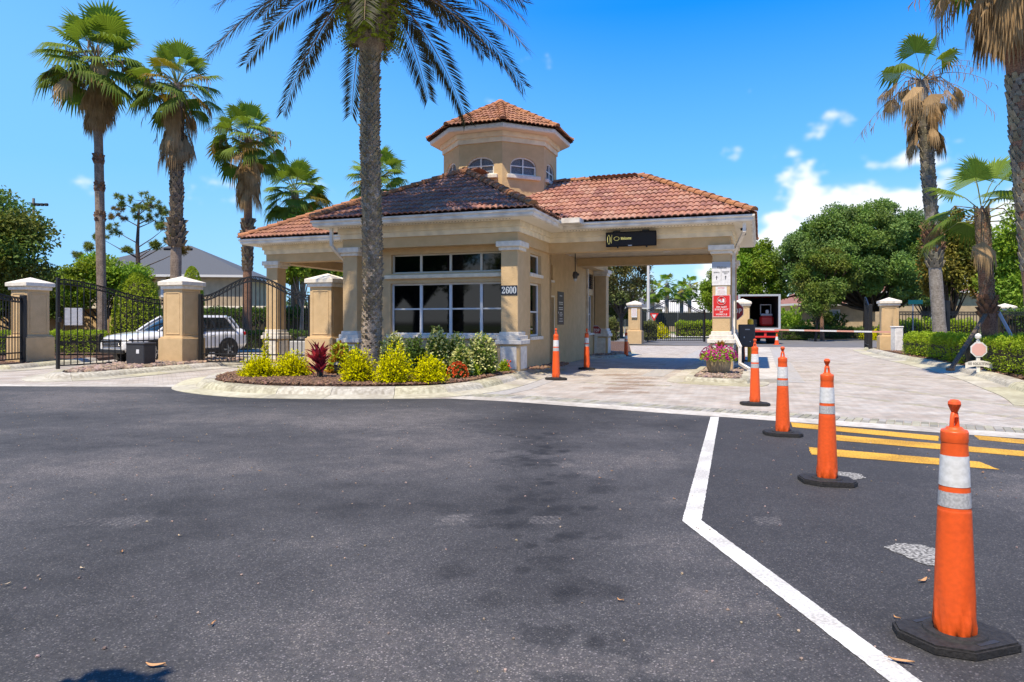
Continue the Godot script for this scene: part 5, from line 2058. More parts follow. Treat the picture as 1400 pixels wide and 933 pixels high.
# rounded shrub of many small leafy shoots
func shrub(called: String, label: String, base: Vector3, w: float, h: float, shoots: int, per: int, leaf: float, lw: float, m: Material, group := "", category := "shrub", spiky := 0.3) -> Node3D:
	var t := thing(called, label, category, at(base), group)
	var mb := MB.new()
	var st := MB.new()
	for i in shoots:
		var a := i * 2.39996
		var f := (i + 0.5) / shoots
		var el := acos(1.0 - f * 0.98)
		var d := Vector3(cos(a) * sin(el), cos(el), sin(a) * sin(el))
		var tip := Vector3(d.x * w * 0.5, d.y * h * 0.8 + h * 0.2 * (1.0 - f), d.z * w * 0.5) * rng.randf_range(1.0 - spiky, 1.0 + spiky * 0.35)
		tip.y = maxf(tip.y, 0.05)
		var root := Vector3(d.x * 0.05, 0.0, d.z * 0.05)
		st.tube([root, root.lerp(tip, 0.6) + Vector3.UP * 0.03, tip], [0.008, 0.006, 0.003], 3, false)
		for k in per:
			var q := lerpf(0.45, 1.04, pow((k + rng.randf()) / per, 0.7))
			var p := root.lerp(tip, q) + rand_dir() * 0.03
			var dir := (d * 0.7 + rand_dir() * 0.9 + Vector3.UP * 0.4).normalized()
			var nr := (Vector3.UP + d * 0.5 + rand_dir() * 0.5).normalized()
			var tone := rng.randf_range(0.62, 1.0)
			mb.leaf(p, dir, nr, leaf * rng.randf_range(0.7, 1.3), lw * rng.randf_range(0.8, 1.2), Color(tone, tone, tone * rng.randf_range(0.7, 1.0)))
	part(t, "leaves", mb, m)
	part(t, "stems", st, M.twig)
	return t

# pale-edged leaves among green ones
func fleck(t: Node3D, w: float, h: float, count: int, leaf: float, m: Material, called := "pale_leaves") -> void:
	var mb := MB.new()
	for i in count:
		var d := rand_dir()
		d.y = absf(d.y)
		var p := Vector3(d.x * w * 0.5, 0.15 * h + d.y * h * 0.85, d.z * w * 0.5) * rng.randf_range(0.86, 1.04)
		var k := rng.randf_range(0.7, 1.0)
		mb.leaf(p, (d + rand_dir() * 0.8).normalized(), (d + Vector3.UP * 0.6 + rand_dir() * 0.4).normalized(), leaf * rng.randf_range(0.7, 1.2), leaf * 0.6, Color(k, k, k))
	part(t, called, mb, m)

func vegetation() -> void:
	M.twig = mat(0.05, 0.042, 0.026, 0.95)
	M.stalk = green(0.22, 0.25, 0.08, 0.2)
	M.stalk_brown = mat(0.24, 0.16, 0.09, 0.9)
	M.palm_leaf = green(0.26, 0.385, 0.065, 0.75, 0.6)
	M.dead_leaf = green(0.52, 0.351, 0.182, 0.45, 0.9)
	M.date_leaf = green(0.12, 0.12, 0.065, 0.45, 0.6)
	M.fern = green(0.468, 0.546, 0.052, 0.75)
	M.oak_leaf = green(0.235, 0.345, 0.08, 0.7)
	M.live_leaf = green(0.25, 0.41, 0.13, 0.7)
	M.bright_leaf = green(0.312, 0.494, 0.065, 0.75)
	M.olive_leaf = green(0.247, 0.26, 0.104, 0.6)
	M.magnolia_leaf = green(0.286, 0.26, 0.058, 0.6)
	M.pine_leaf = green(0.312, 0.338, 0.091, 0.52)
	M.hedge_leaf = green(0.46, 0.58, 0.045, 0.68)
	M.dark_hedge = green(0.143, 0.234, 0.052, 0.6)
	M.lime_leaf = green(0.8, 0.77, 0.004, 0.5)
	M.lime_leaf.metallic_specular = 0.1
	M.lime_leaf.roughness = 0.8
	M.var_leaf = green(0.208, 0.312, 0.065, 0.6)
	M.pale_leaf = green(0.78, 0.78, 0.325, 0.6)
	M.red_leaf = green(0.26, 0.026, 0.065, 0.75, 0.35)
	M.pink_leaf = green(0.65, 0.065, 0.13, 0.75, 0.35)
	M.croton = green(0.585, 0.286, 0.039, 0.6)
	M.orange_flower = green(0.8, 0.12, 0.03, 0.3)
	M.magenta = green(0.55, 0.02, 0.28, 0.3)
	M.far_leaf = green(0.156, 0.234, 0.078, 0.52)

	# --- fan palms on the left
	fan_palm("fan_palm", "tallest of the three fan palms behind the open gate leaf", W(-17.8, 30.2, 0.1), Vector3(-0.25, 12.7, 0), 0.2, 0.17, 38, 1.42, M.palm_leaf, {"group": "fan palms behind the left gates", "lowest": -0.32, "bark": M.bark_fan, "dead": 56, "skirt": 1.9, "deadlen": 1.0, "strings": 9, "brown": 7, "yellow": 0.2, "boots": [[9.6, 12.3, 0.19, 0.22, 8, 0.4, M.bark_red], [8.2, 8.5, 0.19, 0.2, 8, 0.4, M.bark_red], [7.0, 7.3, 0.19, 0.2, 8, 0.4, M.bark_red], [5.7, 6.0, 0.195, 0.2, 8, 0.4, M.bark_red]]})
	fan_palm("fan_palm", "middle of the three fan palms, over the gate pillar by the white car", W(-14.55, 30.0, 0.1), Vector3(0.1, 11.6, 0), 0.23, 0.2, 34, 1.1, M.palm_leaf, {"group": "fan palms behind the left gates", "lowest": -0.32, "bark": M.bark_fan, "dead": 56, "skirt": 2.2, "deadlen": 1.05, "strings": 5, "brown": 3, "boots": [[5.6, 9.9, 0.24, 0.26, 8, 0.35], [4.6, 5.6, 0.3, 0.3, 9, 0.7]]})
	fan_palm("fan_palm", "shortest of the three fan palms, beside the canopy's left column", W(-13.75, 36.0, 0.1), Vector3(0.1, 10.9, 0), 0.23, 0.2, 34, 1.18, M.palm_leaf, {"group": "fan palms behind the left gates", "lowest": -0.32, "bark": M.bark_red, "dead": 56, "skirt": 2.3, "deadlen": 1.05, "strings": 7, "brown": 4, "boots": [[5.3, 6.6, 0.27, 0.3, 9, 0.7, M.bark_fan], [4.0, 5.3, 0.25, 0.26, 8, 0.35, M.bark_fan]]})
	fan_palm("fan_palm", "green fan palm rising behind the left canopy roof", W(-12.5, 40.0, 0.1), Vector3(0.0, 8.9, 0), 0.25, 0.22, 46, 1.15, M.palm_leaf, {"bark": M.bark_fan, "lowest": -0.6})
	fan_palm("fan_palm", "fan palm showing over the front roof behind the date palm trunk", W(-8.7, 45.0, 0.1), Vector3(0.0, 10.7, 0), 0.25, 0.22, 38, 1.25, M.palm_leaf, {"bark": M.bark_fan, "lowest": -0.6, "brown": 4})
	# --- the date palm in front of the gatehouse
	date_palm("big date palm with a scarred trunk growing from the planter", W(-3.5, 17.25, 0.15), 10.2, 35, 4.5)
	# --- right-hand palms
	fan_palm("fan_palm", "dying fan palm with brown hanging fronds above the entry hedges", W(18.6, 30.1, 0.1), Vector3(-0.85, 11.8, 0), 0.28, 0.22, 5, 1.35, M.palm_leaf, {"bark": M.bark_grey, "lowest": 0.9, "dead": 52, "skirt": 1.9, "deadlen": 1.05, "brown": 15, "strings": 12, "string_l": 2.6, "boots": [[5.9, 10.4, 0.25, 0.26, 9, 0.3, M.bark_grey], [4.3, 5.6, 0.29, 0.3, 9, 0.65, M.bark_red], [3.7, 4.3, 0.3, 0.28, 10, 0.4, M.bark_grey]]})
	fan_palm("fan_palm", "fan palm with a red-brown trunk cut off by the top right corner", W(12.25, 16.0, 0.1), Vector3(-0.8, 9.9, 0), 0.28, 0.24, 8, 1.3, M.palm_leaf, {"bark": M.bark_red, "lowest": 0.35, "dead": 60, "skirt": 0.9, "deadlen": 1.15, "brown": 14, "strings": 14, "string_l": 2.0, "boots": [[2.5, 6.9, 0.27, 0.2, 11, 0.3, M.bark_grey], [8.1, 9.2, 0.27, 0.22, 10, 0.5, M.bark_grey]]})
	fan_palm("fan_palm", "young fan palm held up by two slanting wooden braces", W(14.5, 21.0, 0.1), Vector3(-0.3, 4.75, 0), 0.22, 0.19, 14, 1.12, M.palm_leaf, {"bark": M.bark_red, "lowest": -0.15, "yellow": 0.0, "brown": 3, "segs": 34, "boots": [[1.45, 2.0, 0.21, 0.22, 8, 0.6, M.bark_red], [2.0, 4.7, 0.195, 0.15, 10, 0.22, M.bark_fan]]})
	# --- cabbage palms far beyond the exit gate
	var k := 0
	for q in [[892, 5.3, "leftmost of the four far cabbage palms, half behind the white mast"], [912, 6.2, "far cabbage palm standing clear above the exit gate's low end"], [932, 5.6, "shorter of the paired far cabbage palms above the exit gate"], [943, 6.4, "taller of the paired far cabbage palms above the exit gate"]]:
		var d := 82.0 + k * 3.0
		fan_palm("cabbage_palm", q[2], W((q[0] - 700) * d / 950.0, d, 0), Vector3(0, q[1], 0), 0.26, 0.24, 30, 0.78, M.bright_leaf, {"group": "cabbage palms beyond the exit gate", "segs": 14, "lowest": -0.9, "bark": M.bark_grey})
		k += 1
	# --- broad trees
	leafy_tree("broadleaf_tree", "bushy green tree filling the far left edge", W(-24.6, 31.5, 0), 1.5, Vector3(0.3, 4.4, 0), Vector3(4.2, 3.4, 3.4), 70, 420, 0.2, M.oak_leaf, M.bark_tree, 0.2, "", 0.27, 0.6)
	leafy_tree("broadleaf_tree", "smaller rounded tree behind the open gate leaf at the left", W(-22.2, 37.5, 0), 1.4, Vector3(0, 3.3, 0), Vector3(2.6, 2.0, 2.2), 44, 330, 0.2, M.bright_leaf, M.bark_tree, 0.14, "", 0.3)
	leafy_tree("broadleaf_tree", "dark low tree in front of the garden wall at the left", W(-27.5, 38.5, 0), 1.0, Vector3(0, 2.6, 0), Vector3(4.0, 2.4, 1.6), 50, 330, 0.2, M.oak_leaf, M.bark_tree, 0.14, "", 0.28)
	leafy_tree("broadleaf_tree", "light green young tree behind the canopy's left column", W(-11.4, 37.5, 0), 2.2, Vector3(0, 4.9, 0), Vector3(1.7, 2.6, 1.6), 36, 300, 0.22, M.bright_leaf, M.bark_grey, 0.1, "", 0.3)
	leafy_tree("broadleaf_tree", "tree seen under the left canopy behind the gate pillar", W(-8.4, 40.5, 0), 1.6, Vector3(0.6, 4.0, 0), Vector3(3.6, 2.5, 2.0), 50, 320, 0.22, M.bright_leaf, M.bark_tree, 0.14, "", 0.28)
	leafy_tree("live_oak", "large spreading oak with dark green crown right of the truck", W(31.0, 60.5, 0), 2.6, Vector3(-0.8, 6.1, 0), Vector3(7.3, 6.4, 5.6), 290, 400, 0.25, M.live_leaf, M.bark_tree, 0.36, "", 0.145, 0.12)
	leafy_tree("broadleaf_tree", "bright green tree behind the red truck", W(22.6, 64, 0), 2.4, Vector3(0, 5.6, 0), Vector3(2.9, 3.9, 2.6), 60, 330, 0.27, M.bright_leaf, M.bark_tree, 0.2, "", 0.27)
	leafy_tree("broadleaf_tree", "thin-trunked olive tree between the truck and the oak", W(23.9, 53.5, 0), 2.4, Vector3(0.2, 4.9, 0), Vector3(2.7, 2.4, 2.2), 46, 320, 0.22, M.oak_leaf, M.bark_red, 0.14, "", 0.27, 0.5)
	leafy_tree("broadleaf_tree", "shaded slim tree in front of the oak's left side", W(22.5, 51.5, 0), 1.2, Vector3(0, 2.6, 0), Vector3(1.4, 2.0, 1.2), 26, 260, 0.18, M.oak_leaf, M.bark_tree, 0.08, "", 0.32)
	leafy_tree("magnolia_tree", "magnolia with rusty brown leaves behind the entry palms", W(29.5, 46.5, 0), 1.2, Vector3(0, 5.4, 0), Vector3(2.2, 4.4, 2.0), 56, 300, 0.24, M.magnolia_leaf, M.bark_tree, 0.18, "", 0.27, 0.9)
	leafy_tree("broadleaf_tree", "bright green tree filling the right edge behind the young palm", W(32.6, 42.5, 0), 1.2, Vector3(0, 4.6, 0), Vector3(4.1, 4.6, 3.0), 80, 360, 0.24, M.bright_leaf, M.bark_tree, 0.2, "", 0.25)
	leafy_tree("broadleaf_tree", "dark tree behind the street-name sign at the right", W(39.5, 66, 0), 1.6, Vector3(0, 6.0, 0), Vector3(3.6, 4.4, 3.0), 60, 330, 0.27, M.oak_leaf, M.bark_tree, 0.2, "", 0.26)
	leafy_tree("broadleaf_tree", "sparse reddish tree seen under the drive canopy", W(9.6, 61, 0), 1.8, Vector3(-0.2, 5.2, 0), Vector3(3.6, 4.6, 2.6), 62, 240, 0.22, M.olive_leaf, M.bark_tree, 0.16, "", 0.26, 0.7)
	leafy_tree("broadleaf_tree", "light green tree right of the far cabbage palms", W(23.6, 79, 0), 1.6, Vector3(0, 4.6, 0), Vector3(2.4, 3.6, 2.2), 50, 300, 0.27, M.bright_leaf, M.bark_tree, 0.18, "", 0.27)
	leafy_tree("broadleaf_tree", "dark rounded tree low behind the shrub bed beyond the canopy", W(9.2, 66, 0), 0.8, Vector3(0, 2.6, 0), Vector3(3.2, 2.2, 2.4), 40, 300, 0.22, M.far_leaf, M.bark_tree, 0.18, "", 0.28)
	# open pine
	var pine := thing("pine_tree", "tall thin pine with an open crown above the grey-roofed house", "tree", at(W(-27.2, 50.5, 0)))
	var wood := MB.new()
	var nee := MB.new()
	wood.tube([Vector3.ZERO, Vector3(0.1, 4, 0), Vector3(-0.05, 7, 0), Vector3(0.1, 10.0, 0)], [0.24, 0.19, 0.14, 0.05], 8)
	var tufts := [[0.2, 10.3, 1.0, 0.7], [-0.9, 10.1, 0.8, 0.55], [1.1, 9.9, 0.8, 0.6], [-1.3, 9.2, 0.7, 0.6], [1.7, 9.5, 0.5, 0.4], [-1.9, 8.2, 0.6, 0.45], [-2.6, 7.5, 0.5, 0.4], [2.3, 8.1, 0.6, 0.5], [2.9, 7.4, 0.45, 0.5], [3.0, 6.8, 0.4, 0.35], [0.9, 8.9, 0.7, 0.5], [-3.6, 6.9, 0.45, 0.3], [1.6, 7.0, 0.4, 0.3], [-0.6, 6.5, 0.35, 0.3], [0.8, 4.5, 0.5, 0.35], [1.9, 4.3, 0.5, 0.4], [1.3, 3.8, 0.5, 0.4], [-4.2, 6.3, 0.3, 0.25], [2.0, 7.5, 0.4, 0.35], [0.1, 9.3, 0.7, 0.6]]
	for q in tufts:
		var c := Vector3(q[0], q[1], rng.randf_range(-0.9, 0.9))
		wood.tube([Vector3(0, q[1] - absf(q[0]) * 0.45 - 0.2, 0), Vector3(q[0] * 0.55, q[1] - absf(q[0]) * 0.22 - 0.1, c.z * 0.5), c], [0.045, 0.03, 0.012], 5, false)
		var tone := Color(1, 0.62, 0.55) if rng.randf() < 0.22 else Color(0.9, 1, 0.8)
		for i in 9:
			var cc: Vector3 = c + rand_dir() * Vector3(q[2], q[3], q[2]) * 0.8
			wood.tube([c, c.lerp(cc, 0.6) - Vector3(0, 0.08, 0), cc], [0.02, 0.014, 0.006], 4, false)
			for j in 70:
				var d := rand_dir()
				nee.leaf(cc, (d + Vector3.UP * 0.35).normalized(), rand_dir(), 0.3 * rng.randf_range(0.7, 1.2), 0.035, tone * rng.randf_range(0.6, 1.0))
	part(pine, "needles", nee, M.pine_leaf)
	part(pine, "trunk", wood, M.bark_pine)
	# clipped cones
	for q in [[-17.0, 31.5, 1.05, 3.6, "clipped dome-shaped shrub in front of the grey-roofed house"], [-21.2, 46.0, 0.8, 5.0, "narrow clipped cone shrub behind the gate pillar"]]:
		var t := thing("topiary_shrub", q[4], "shrub", at(W(q[0], q[1], 0)), "clipped shrubs")
		var mb := MB.new()
		for i in 9000:
			var f := rng.randf()
			var r: float = q[2] * sqrt(maxf(0.0, 1.0 - pow(f, 2.6))) * rng.randf_range(0.86, 1.03)
			var a := rng.randf() * TAU
			var o := Vector3(cos(a), 0.35, sin(a)).normalized()
			var tone := rng.randf_range(0.5, 1.0)
			mb.leaf(Vector3(cos(a) * r, 0.1 + f * q[3], sin(a) * r), (o + rand_dir() * 0.9).normalized(), (o + rand_dir() * 0.6).normalized(), 0.1, 0.06, Color(tone, tone, tone))
		part(t, "foliage", mb, M.hedge_leaf)
		mb = MB.new()
		mb.lathe(P2([q[2] * 0.85, 0.05, q[2] * 0.8, q[3] * 0.4, q[2] * 0.5, q[3] * 0.8, 0.0, q[3] * 0.95]), 10)
		part(t, "inner_twigs", mb, M.twig)
	# --- hedges
	hedge("clipped_hedge", "clipped hedge behind the open gate leaf with the white notice", P2([-20.5, 27.2, -16.2, 27.6]), 1.1, 0.95, 0.12, 7000, 0.075, M.hedge_leaf, "clipped hedges")
	hedge("clipped_hedge", "low hedge behind the white car's hood", P2([-15.6, 31.5, -13.0, 32.5]), 1.0, 1.0, 0.1, 3500, 0.085, M.hedge_leaf, "clipped hedges")
	hedge("clipped_hedge", "tall dark hedge along the garden wall behind the white car", P2([-18.5, 38.8, -9.8, 38.8]), 1.2, 2.2, 0.0, 8000, 0.13, M.dark_hedge, "clipped hedges")
	hedge("clipped_hedge", "low dark hedge under the left canopy behind the column", P2([-12.9, 33.0, -9.0, 33.6]), 1.0, 0.9, 0.1, 4500, 0.09, M.dark_hedge, "clipped hedges")
	hedge("clipped_hedge", "longest light-topped hedge row beside the entry kerb", P2([16.1, 27.6, 15.35, 24.6, 14.6, 22.3, 13.95, 20.5]), 1.15, 0.88, 0.12, 15000, 0.075, M.hedge_leaf, "clipped hedges", 0.08)
	hedge("clipped_hedge", "clipped hedge nearest the right edge behind the no-soliciting sign", P2([12.95, 18.3, 12.5, 16.4, 11.9, 14.4, 11.2, 12.4]), 1.1, 0.95, 0.12, 17000, 0.062, M.hedge_leaf, "clipped hedges", 0.08)
	hedge("clipped_hedge", "tall dark hedge behind the iron fence at the right edge", P2([24.3, 34.6, 34.0, 37.5]), 1.2, 2.0, 0.0, 9000, 0.12, M.dark_hedge, "clipped hedges")
	hedge("clipped_hedge", "yellow-green hedge behind the fence between the entry pillar and young palm", P2([19.5, 36.5, 24.5, 37.0]), 1.2, 1.5, 0.0, 6500, 0.12, M.hedge_leaf, "clipped hedges", 0.12)
	hedge("clipped_hedge", "small square hedge under the barrier arm beside the truck", P2([21.4, 55.5, 24.6, 55.0]), 1.4, 1.0, 0.05, 4500, 0.11, M.dark_hedge, "clipped hedges", 0.08)
	hedge("clipped_hedge", "low hedge before the oak beyond the barrier arm", P2([25.5, 57.0, 33.5, 56.0]), 1.3, 0.95, 0.05, 5000, 0.13, M.dark_hedge, "clipped hedges", 0.1)
	hedge("flowering_hedge", "dark reddish shrub bed left of the far pillar with the notice", P2([5.9, 48.5, 7.3, 48.3]), 1.6, 1.6, 0.05, 6500, 0.11, M.olive_leaf, "", 0.12)
	hedge("flowering_hedge", "dark reddish shrub just behind the low end of the exit gate", P2([9.0, 49.6, 10.2, 49.9]), 1.3, 1.45, 0.05, 3500, 0.11, M.olive_leaf, "", 0.12)
	hedge("clipped_hedge", "green hedge beyond the right half of the exit gate", P2([15.6, 66.0, 21.5, 65.0]), 1.6, 1.5, 0.0, 6000, 0.14, M.hedge_leaf, "clipped hedges", 0.1)
	shrub("yellow_shrub", "small yellow shrub behind the middle of the exit gate", W(12.9, 60, 0), 1.5, 1.3, 50, 20, 0.16, 0.1, M.lime_leaf)
	shrub("yellow_shrub", "yellow flowering shrub row at the oak's foot behind the barrier arm", W(29.4, 55, 0), 3.4, 0.9, 90, 22, 0.16, 0.1, M.lime_leaf)
	shrub("leafy_bush", "yellow-green leafy bush between the truck and the small house", W(23.0, 57.5, 0), 3.2, 2.6, 90, 30, 0.35, 0.12, M.bright_leaf)
	shrub("leafy_bush", "dark bushes at the oak's foot", W(27.5, 60, 0), 3.4, 2.4, 80, 30, 0.28, 0.14, M.far_leaf)
	# --- planter
	var lg := "lime-yellow shrubs in the planter"
	shrub("lime_shrub", "leftmost lime-yellow shrub in the planter, beside the gate", W(-5.78, 15.85, 0.16), 0.86, 0.5, 170, 15, 0.065, 0.03, M.lime_leaf, lg)
	shrub("lime_shrub", "lime-yellow shrub directly left of the red-leaved plant", W(-5.08, 16.05, 0.17), 0.88, 0.55, 170, 15, 0.065, 0.03, M.lime_leaf, lg)
	shrub("lime_shrub", "lime-yellow shrub in front of the date palm trunk", W(-3.24, 14.6, 0.18), 0.78, 0.7, 180, 15, 0.062, 0.028, M.lime_leaf, lg)
	shrub("lime_shrub", "tallest lime-yellow shrub, right of the date palm trunk", W(-2.42, 14.25, 0.18), 0.8, 0.76, 190, 15, 0.062, 0.028, M.lime_leaf, lg)
	shrub("lime_shrub", "rightmost lime-yellow shrub, next to the orange flowers", W(-1.7, 14.4, 0.18), 0.76, 0.56, 170, 15, 0.062, 0.028, M.lime_leaf, lg)
	var sp := shrub("lime_sprig", "tall lime-yellow sprig sticking up at the planter's left end", W(-5.75, 16.2, 0.18), 0.16, 1.05, 26, 16, 0.06, 0.028, M.lime_leaf)
	# red-leaved plant
	var cd := thing("red_leaved_plant", "red and pink leaved plant between the lime-yellow shrubs", "plant", at(W(-4.3, 15.5, 0.17)))
	for pass_n in 2:
		var mb := MB.new()
		for i in 60:
			var a := rng.randf() * TAU
			var y := rng.randf_range(0.05, 0.6)
			var up := rng.randf_range(0.5, 2.2)
			var d := Vector3(cos(a), up, sin(a)).normalized()
			var c := Vector3(rng.randf_range(-0.1, 0.1), y, rng.randf_range(-0.1, 0.1))
			mb.leaf(c, d, (Vector3.UP - d * d.y + Vector3(0, 0.3, 0)).normalized(), rng.randf_range(0.26, 0.42), rng.randf_range(0.055, 0.09), shade(0.55, 1.0))
		part(cd, "leaves", mb, M.red_leaf if pass_n == 0 else M.pink_leaf)
	var sm := MB.new()
	for i in 5:
		sm.tube([Vector3(rng.randf_range(-0.08, 0.08), 0, rng.randf_range(-0.08, 0.08)), Vector3(rng.randf_range(-0.1, 0.1), 0.6, rng.randf_range(-0.1, 0.1))], [0.015, 0.012], 5)
	part(cd, "stems", sm, M.twig)
	var cr := shrub("croton_shrub", "yellow and orange leaved shrub behind the garden lamp", W(-4.15, 16.75, 0.18), 0.55, 0.72, 60, 12, 0.14, 0.05, M.croton)
	fleck(cr, 0.5, 0.7, 160, 0.14, M.hedge_leaf, "green_leaves")
	for q in [[-2.9, 17.0, 0.66, 0.98, "pale-edged green shrub right of the date palm trunk, below the windows", true], [-2.3, 16.6, 0.6, 0.88, "dark green glossy shrub below the middle of the windows", false], [-1.78, 16.6, 0.55, 1.1, "tallest pale-edged shrub below the windows", true], [-1.38, 16.95, 0.56, 0.95, "pale-edged shrub behind the orange flowers", true], [-1.15, 15.8, 0.5, 0.7, "low pale-edged shrub nearest the orange flowers", true], [-0.74, 16.6, 0.78, 0.95, "broad pale-edged shrub beside the number pilaster", true], [-3.95, 17.2, 0.5, 0.6, "dark shrub left of the date palm's foot", false]]:
		var t := shrub("variegated_shrub" if q[5] else "green_shrub", q[4], W(q[0], q[1], 0.18), q[2], q[3], 110, 14, 0.085, 0.05, M.var_leaf if q[5] else M.dark_hedge)
		if q[5]:
			fleck(t, q[2], q[3], 420, 0.085, M.pale_leaf)
	for q in [[-0.94, 16.1, 0.34, 0.36, "small round green shrub right of the orange flowers"], [-0.58, 16.9, 0.34, 0.34, "small round green shrub by the pilaster's left foot"], [-0.2, 17.35, 0.26, 0.32, "small green shrub with red blooms at the pilaster's foot"]]:
		var t := shrub("small_shrub", q[4], W(q[0], q[1], 0.17), q[2], q[3], 90, 12, 0.05, 0.03, M.hedge_leaf)
		if q[1] > 17.0:
			var fl := MB.new()
			for i in 16:
				fl.box(Vector3(0.12 + rng.randf_range(-0.04, 0.05), 0.1 + rng.randf() * 0.2, 0.06 + rng.randf_range(-0.05, 0.05)), Vector3(0.03, 0.03, 0.03), 0.01)
			part(t, "blooms", fl, M.orange_flower)
	var of := shrub("orange_flowers", "orange-red flowering plant in the mulch beside the lime-yellow shrub", W(-1.2, 15.35, 0.17), 0.42, 0.34, 60, 8, 0.05, 0.03, M.dark_hedge, "", "flowers")
	var fm := MB.new()
	for i in 130:
		var d := rand_dir()
		d.y = absf(d.y)
		var c := Vector3(d.x * 0.22, 0.06 + d.y * 0.3, d.z * 0.22)
		for j in 4:
			fm.leaf(c, (d + rand_dir()).normalized(), d, 0.05, 0.04, shade(0.6, 1.0))
	part(of, "blooms", fm, M.orange_flower)
	# --- strewn mulch and stones
	strew("bark_chips", curve(P2([-7.0, 17.0, -6.4, 15.1, -5.7, 14.4, -4.9, 14.1, -3.7, 13.8, -2.5, 13.8, -1.5, 14.1, -0.9, 14.9, -0.3, 16.6, 0.1, 17.5, -1.0, 17.5, -3.0, 17.8, -5.0, 18.0, -6.5, 18.6]), 3, true), 0.19, 7000, [chip_mesh()], M.chip, 0.05, 0.12, 0.5)
	strew("bark_chips", P2([12.2, 17.5, 13.2, 20.4, 14.3, 23.7, 15.2, 26.7, 16.8, 31.0, 20.0, 31.0, 17, 22, 14.0, 15, 11.5, 12.5, 10.8, 14.0]), 0.16, 5000, [chip_mesh()], M.chip, 0.06, 0.14, 0.5)
	strew("bark_chips", [Bp(0.1, 0.3), Bp(0.2, 3.2), Bp(0.65, 3.0), Bp(0.5, 0.4)], 0.19, 160, [stone_mesh()], M.chip, 0.06, 0.14, 0.5)
	strew("bark_chips", P2([-28, 26.5, -15.4, 26.0, -15.2, 23.5, -15.4, 21.5, -19, 20.6, -26, 20.6]), 0.13, 2500, [chip_mesh()], M.chip, 0.07, 0.15, 0.5)
	var stn := stone_mesh()
	strew("river_stones", P2([-11.95, 20.2, -11.85, 18.7, -11.5, 17.9, -11.0, 17.5, -10.75, 17.95, -10.35, 19.3, -9.95, 20.9, -9.5, 22.3, -9.1, 23.2, -9.3, 24.2, -11.0, 24.2, -11.9, 22.3]), 0.14, 1500, [stn], M.pebble, 0.1, 0.24, 0.6)
	strew("river_stones", [Bp(4.5, 3.6), Bp(4.45, 0.5), Bp(4.6, 0.15), Bp(5.3, 0.0), Bp(5.5, 0.2), Bp(5.5, 3.6)], 0.1, 900, [stn], M.pebble, 0.06, 0.15, 0.6)
	strew("river_stones", [Bp(-0.3, 9.8), Bp(0.35, 10.2), Bp(0.6, 11.3), Bp(0.5, 12.6), Bp(-0.3, 13.2)], 0.12, 300, [stn], M.pebble, 0.08, 0.16, 0.6)
	# --- woods on the horizon
	var far := MB.new()
	for i in 150:
		var a := lerpf(-0.82, 0.82, i / 149.0) + rng.randf_range(-0.01, 0.01)
		var d := rng.randf_range(128, 175)
		var hh := rng.randf_range(4.5, 8.0)
		clump(far, W(sin(a) * d, cos(a) * d, hh * 0.5), Vector3(5.5, hh * 0.62, 4.0), 520, 0.75, 0.42, Color(1, 1, 1) * rng.randf_range(0.6, 1.0))
	var fo := part(self, "distant_woods", far, M.far_leaf)
	tag(fo, "dark line of woods along the horizon behind everything", "woods", "", "stuff")
	# trees behind the viewer: they close the lot, show in the windows and shade its near corner
	for q in [[-13, -15, 5.2, "wide oak across the lot behind the viewer, west of the drive"], [1, -19, 5.0, "wide oak across the lot straight behind the viewer"], [15, -16, 5.4, "wide oak across the lot behind the viewer, east of the drive"], [-27, -3, 5.6, "wide oak west of the lot, nearest of the three facing the office windows"], [-37, -9, 6.0, "wide oak west of the lot, farthest of the three facing the office windows"], [-20, -11, 5.5, "wide oak west of the lot, southernmost of the three facing the office windows"], [-40, 3, 5.8, "wide oak west of the lot beyond the end of the drive"]]:
		leafy_tree("live_oak", q[3], W(q[0], q[1], 0), 2.4, Vector3(0, q[2], 0), Vector3(6.0, 4.0, 4.0), 60, 260, 0.3, M.oak_leaf, M.bark_tree, 0.4, "", 0.28)
	leafy_tree("shadow_tree", "unseen small tree added at the near left corner to cast a shadow into view", W(-3.2, 0.3, 0), 2.0, Vector3(0.95, 3.1, -0.86), Vector3(0.3, 0.28, 0.34), 8, 110, 0.12, M.oak_leaf, M.bark_grey, 0.05, "", 0.5)  # unseen, added; crown shaped to throw the shadow at bottom left

# ---------------------------------------------------------------- things on the street
func text(parent: Node3D, called: String, s: String, where: Transform3D, h: float, m: Material, serif := false, depth := 0.004, fit := 0.0) -> MeshInstance3D:
	var tm := TextMesh.new()
	var f := SystemFont.new()
	f.font_names = PackedStringArray(["Droid Serif" if serif else "Droid Sans"])
	f.font_weight = 700
	tm.font = f
	tm.text = s
	tm.font_size = 64
	tm.pixel_size = h / 46.0
	tm.depth = depth
	tm.curve_step = 2.0
	var o := part_mesh(parent, called, tm, m)
	o.transform = where
	if fit > 0.0:
		var wd: float = tm.get_aabb().size.x
		if wd > 0.001:
			o.scale = Vector3(fit / wd, 1, 1) * where.basis.get_scale()
	return o

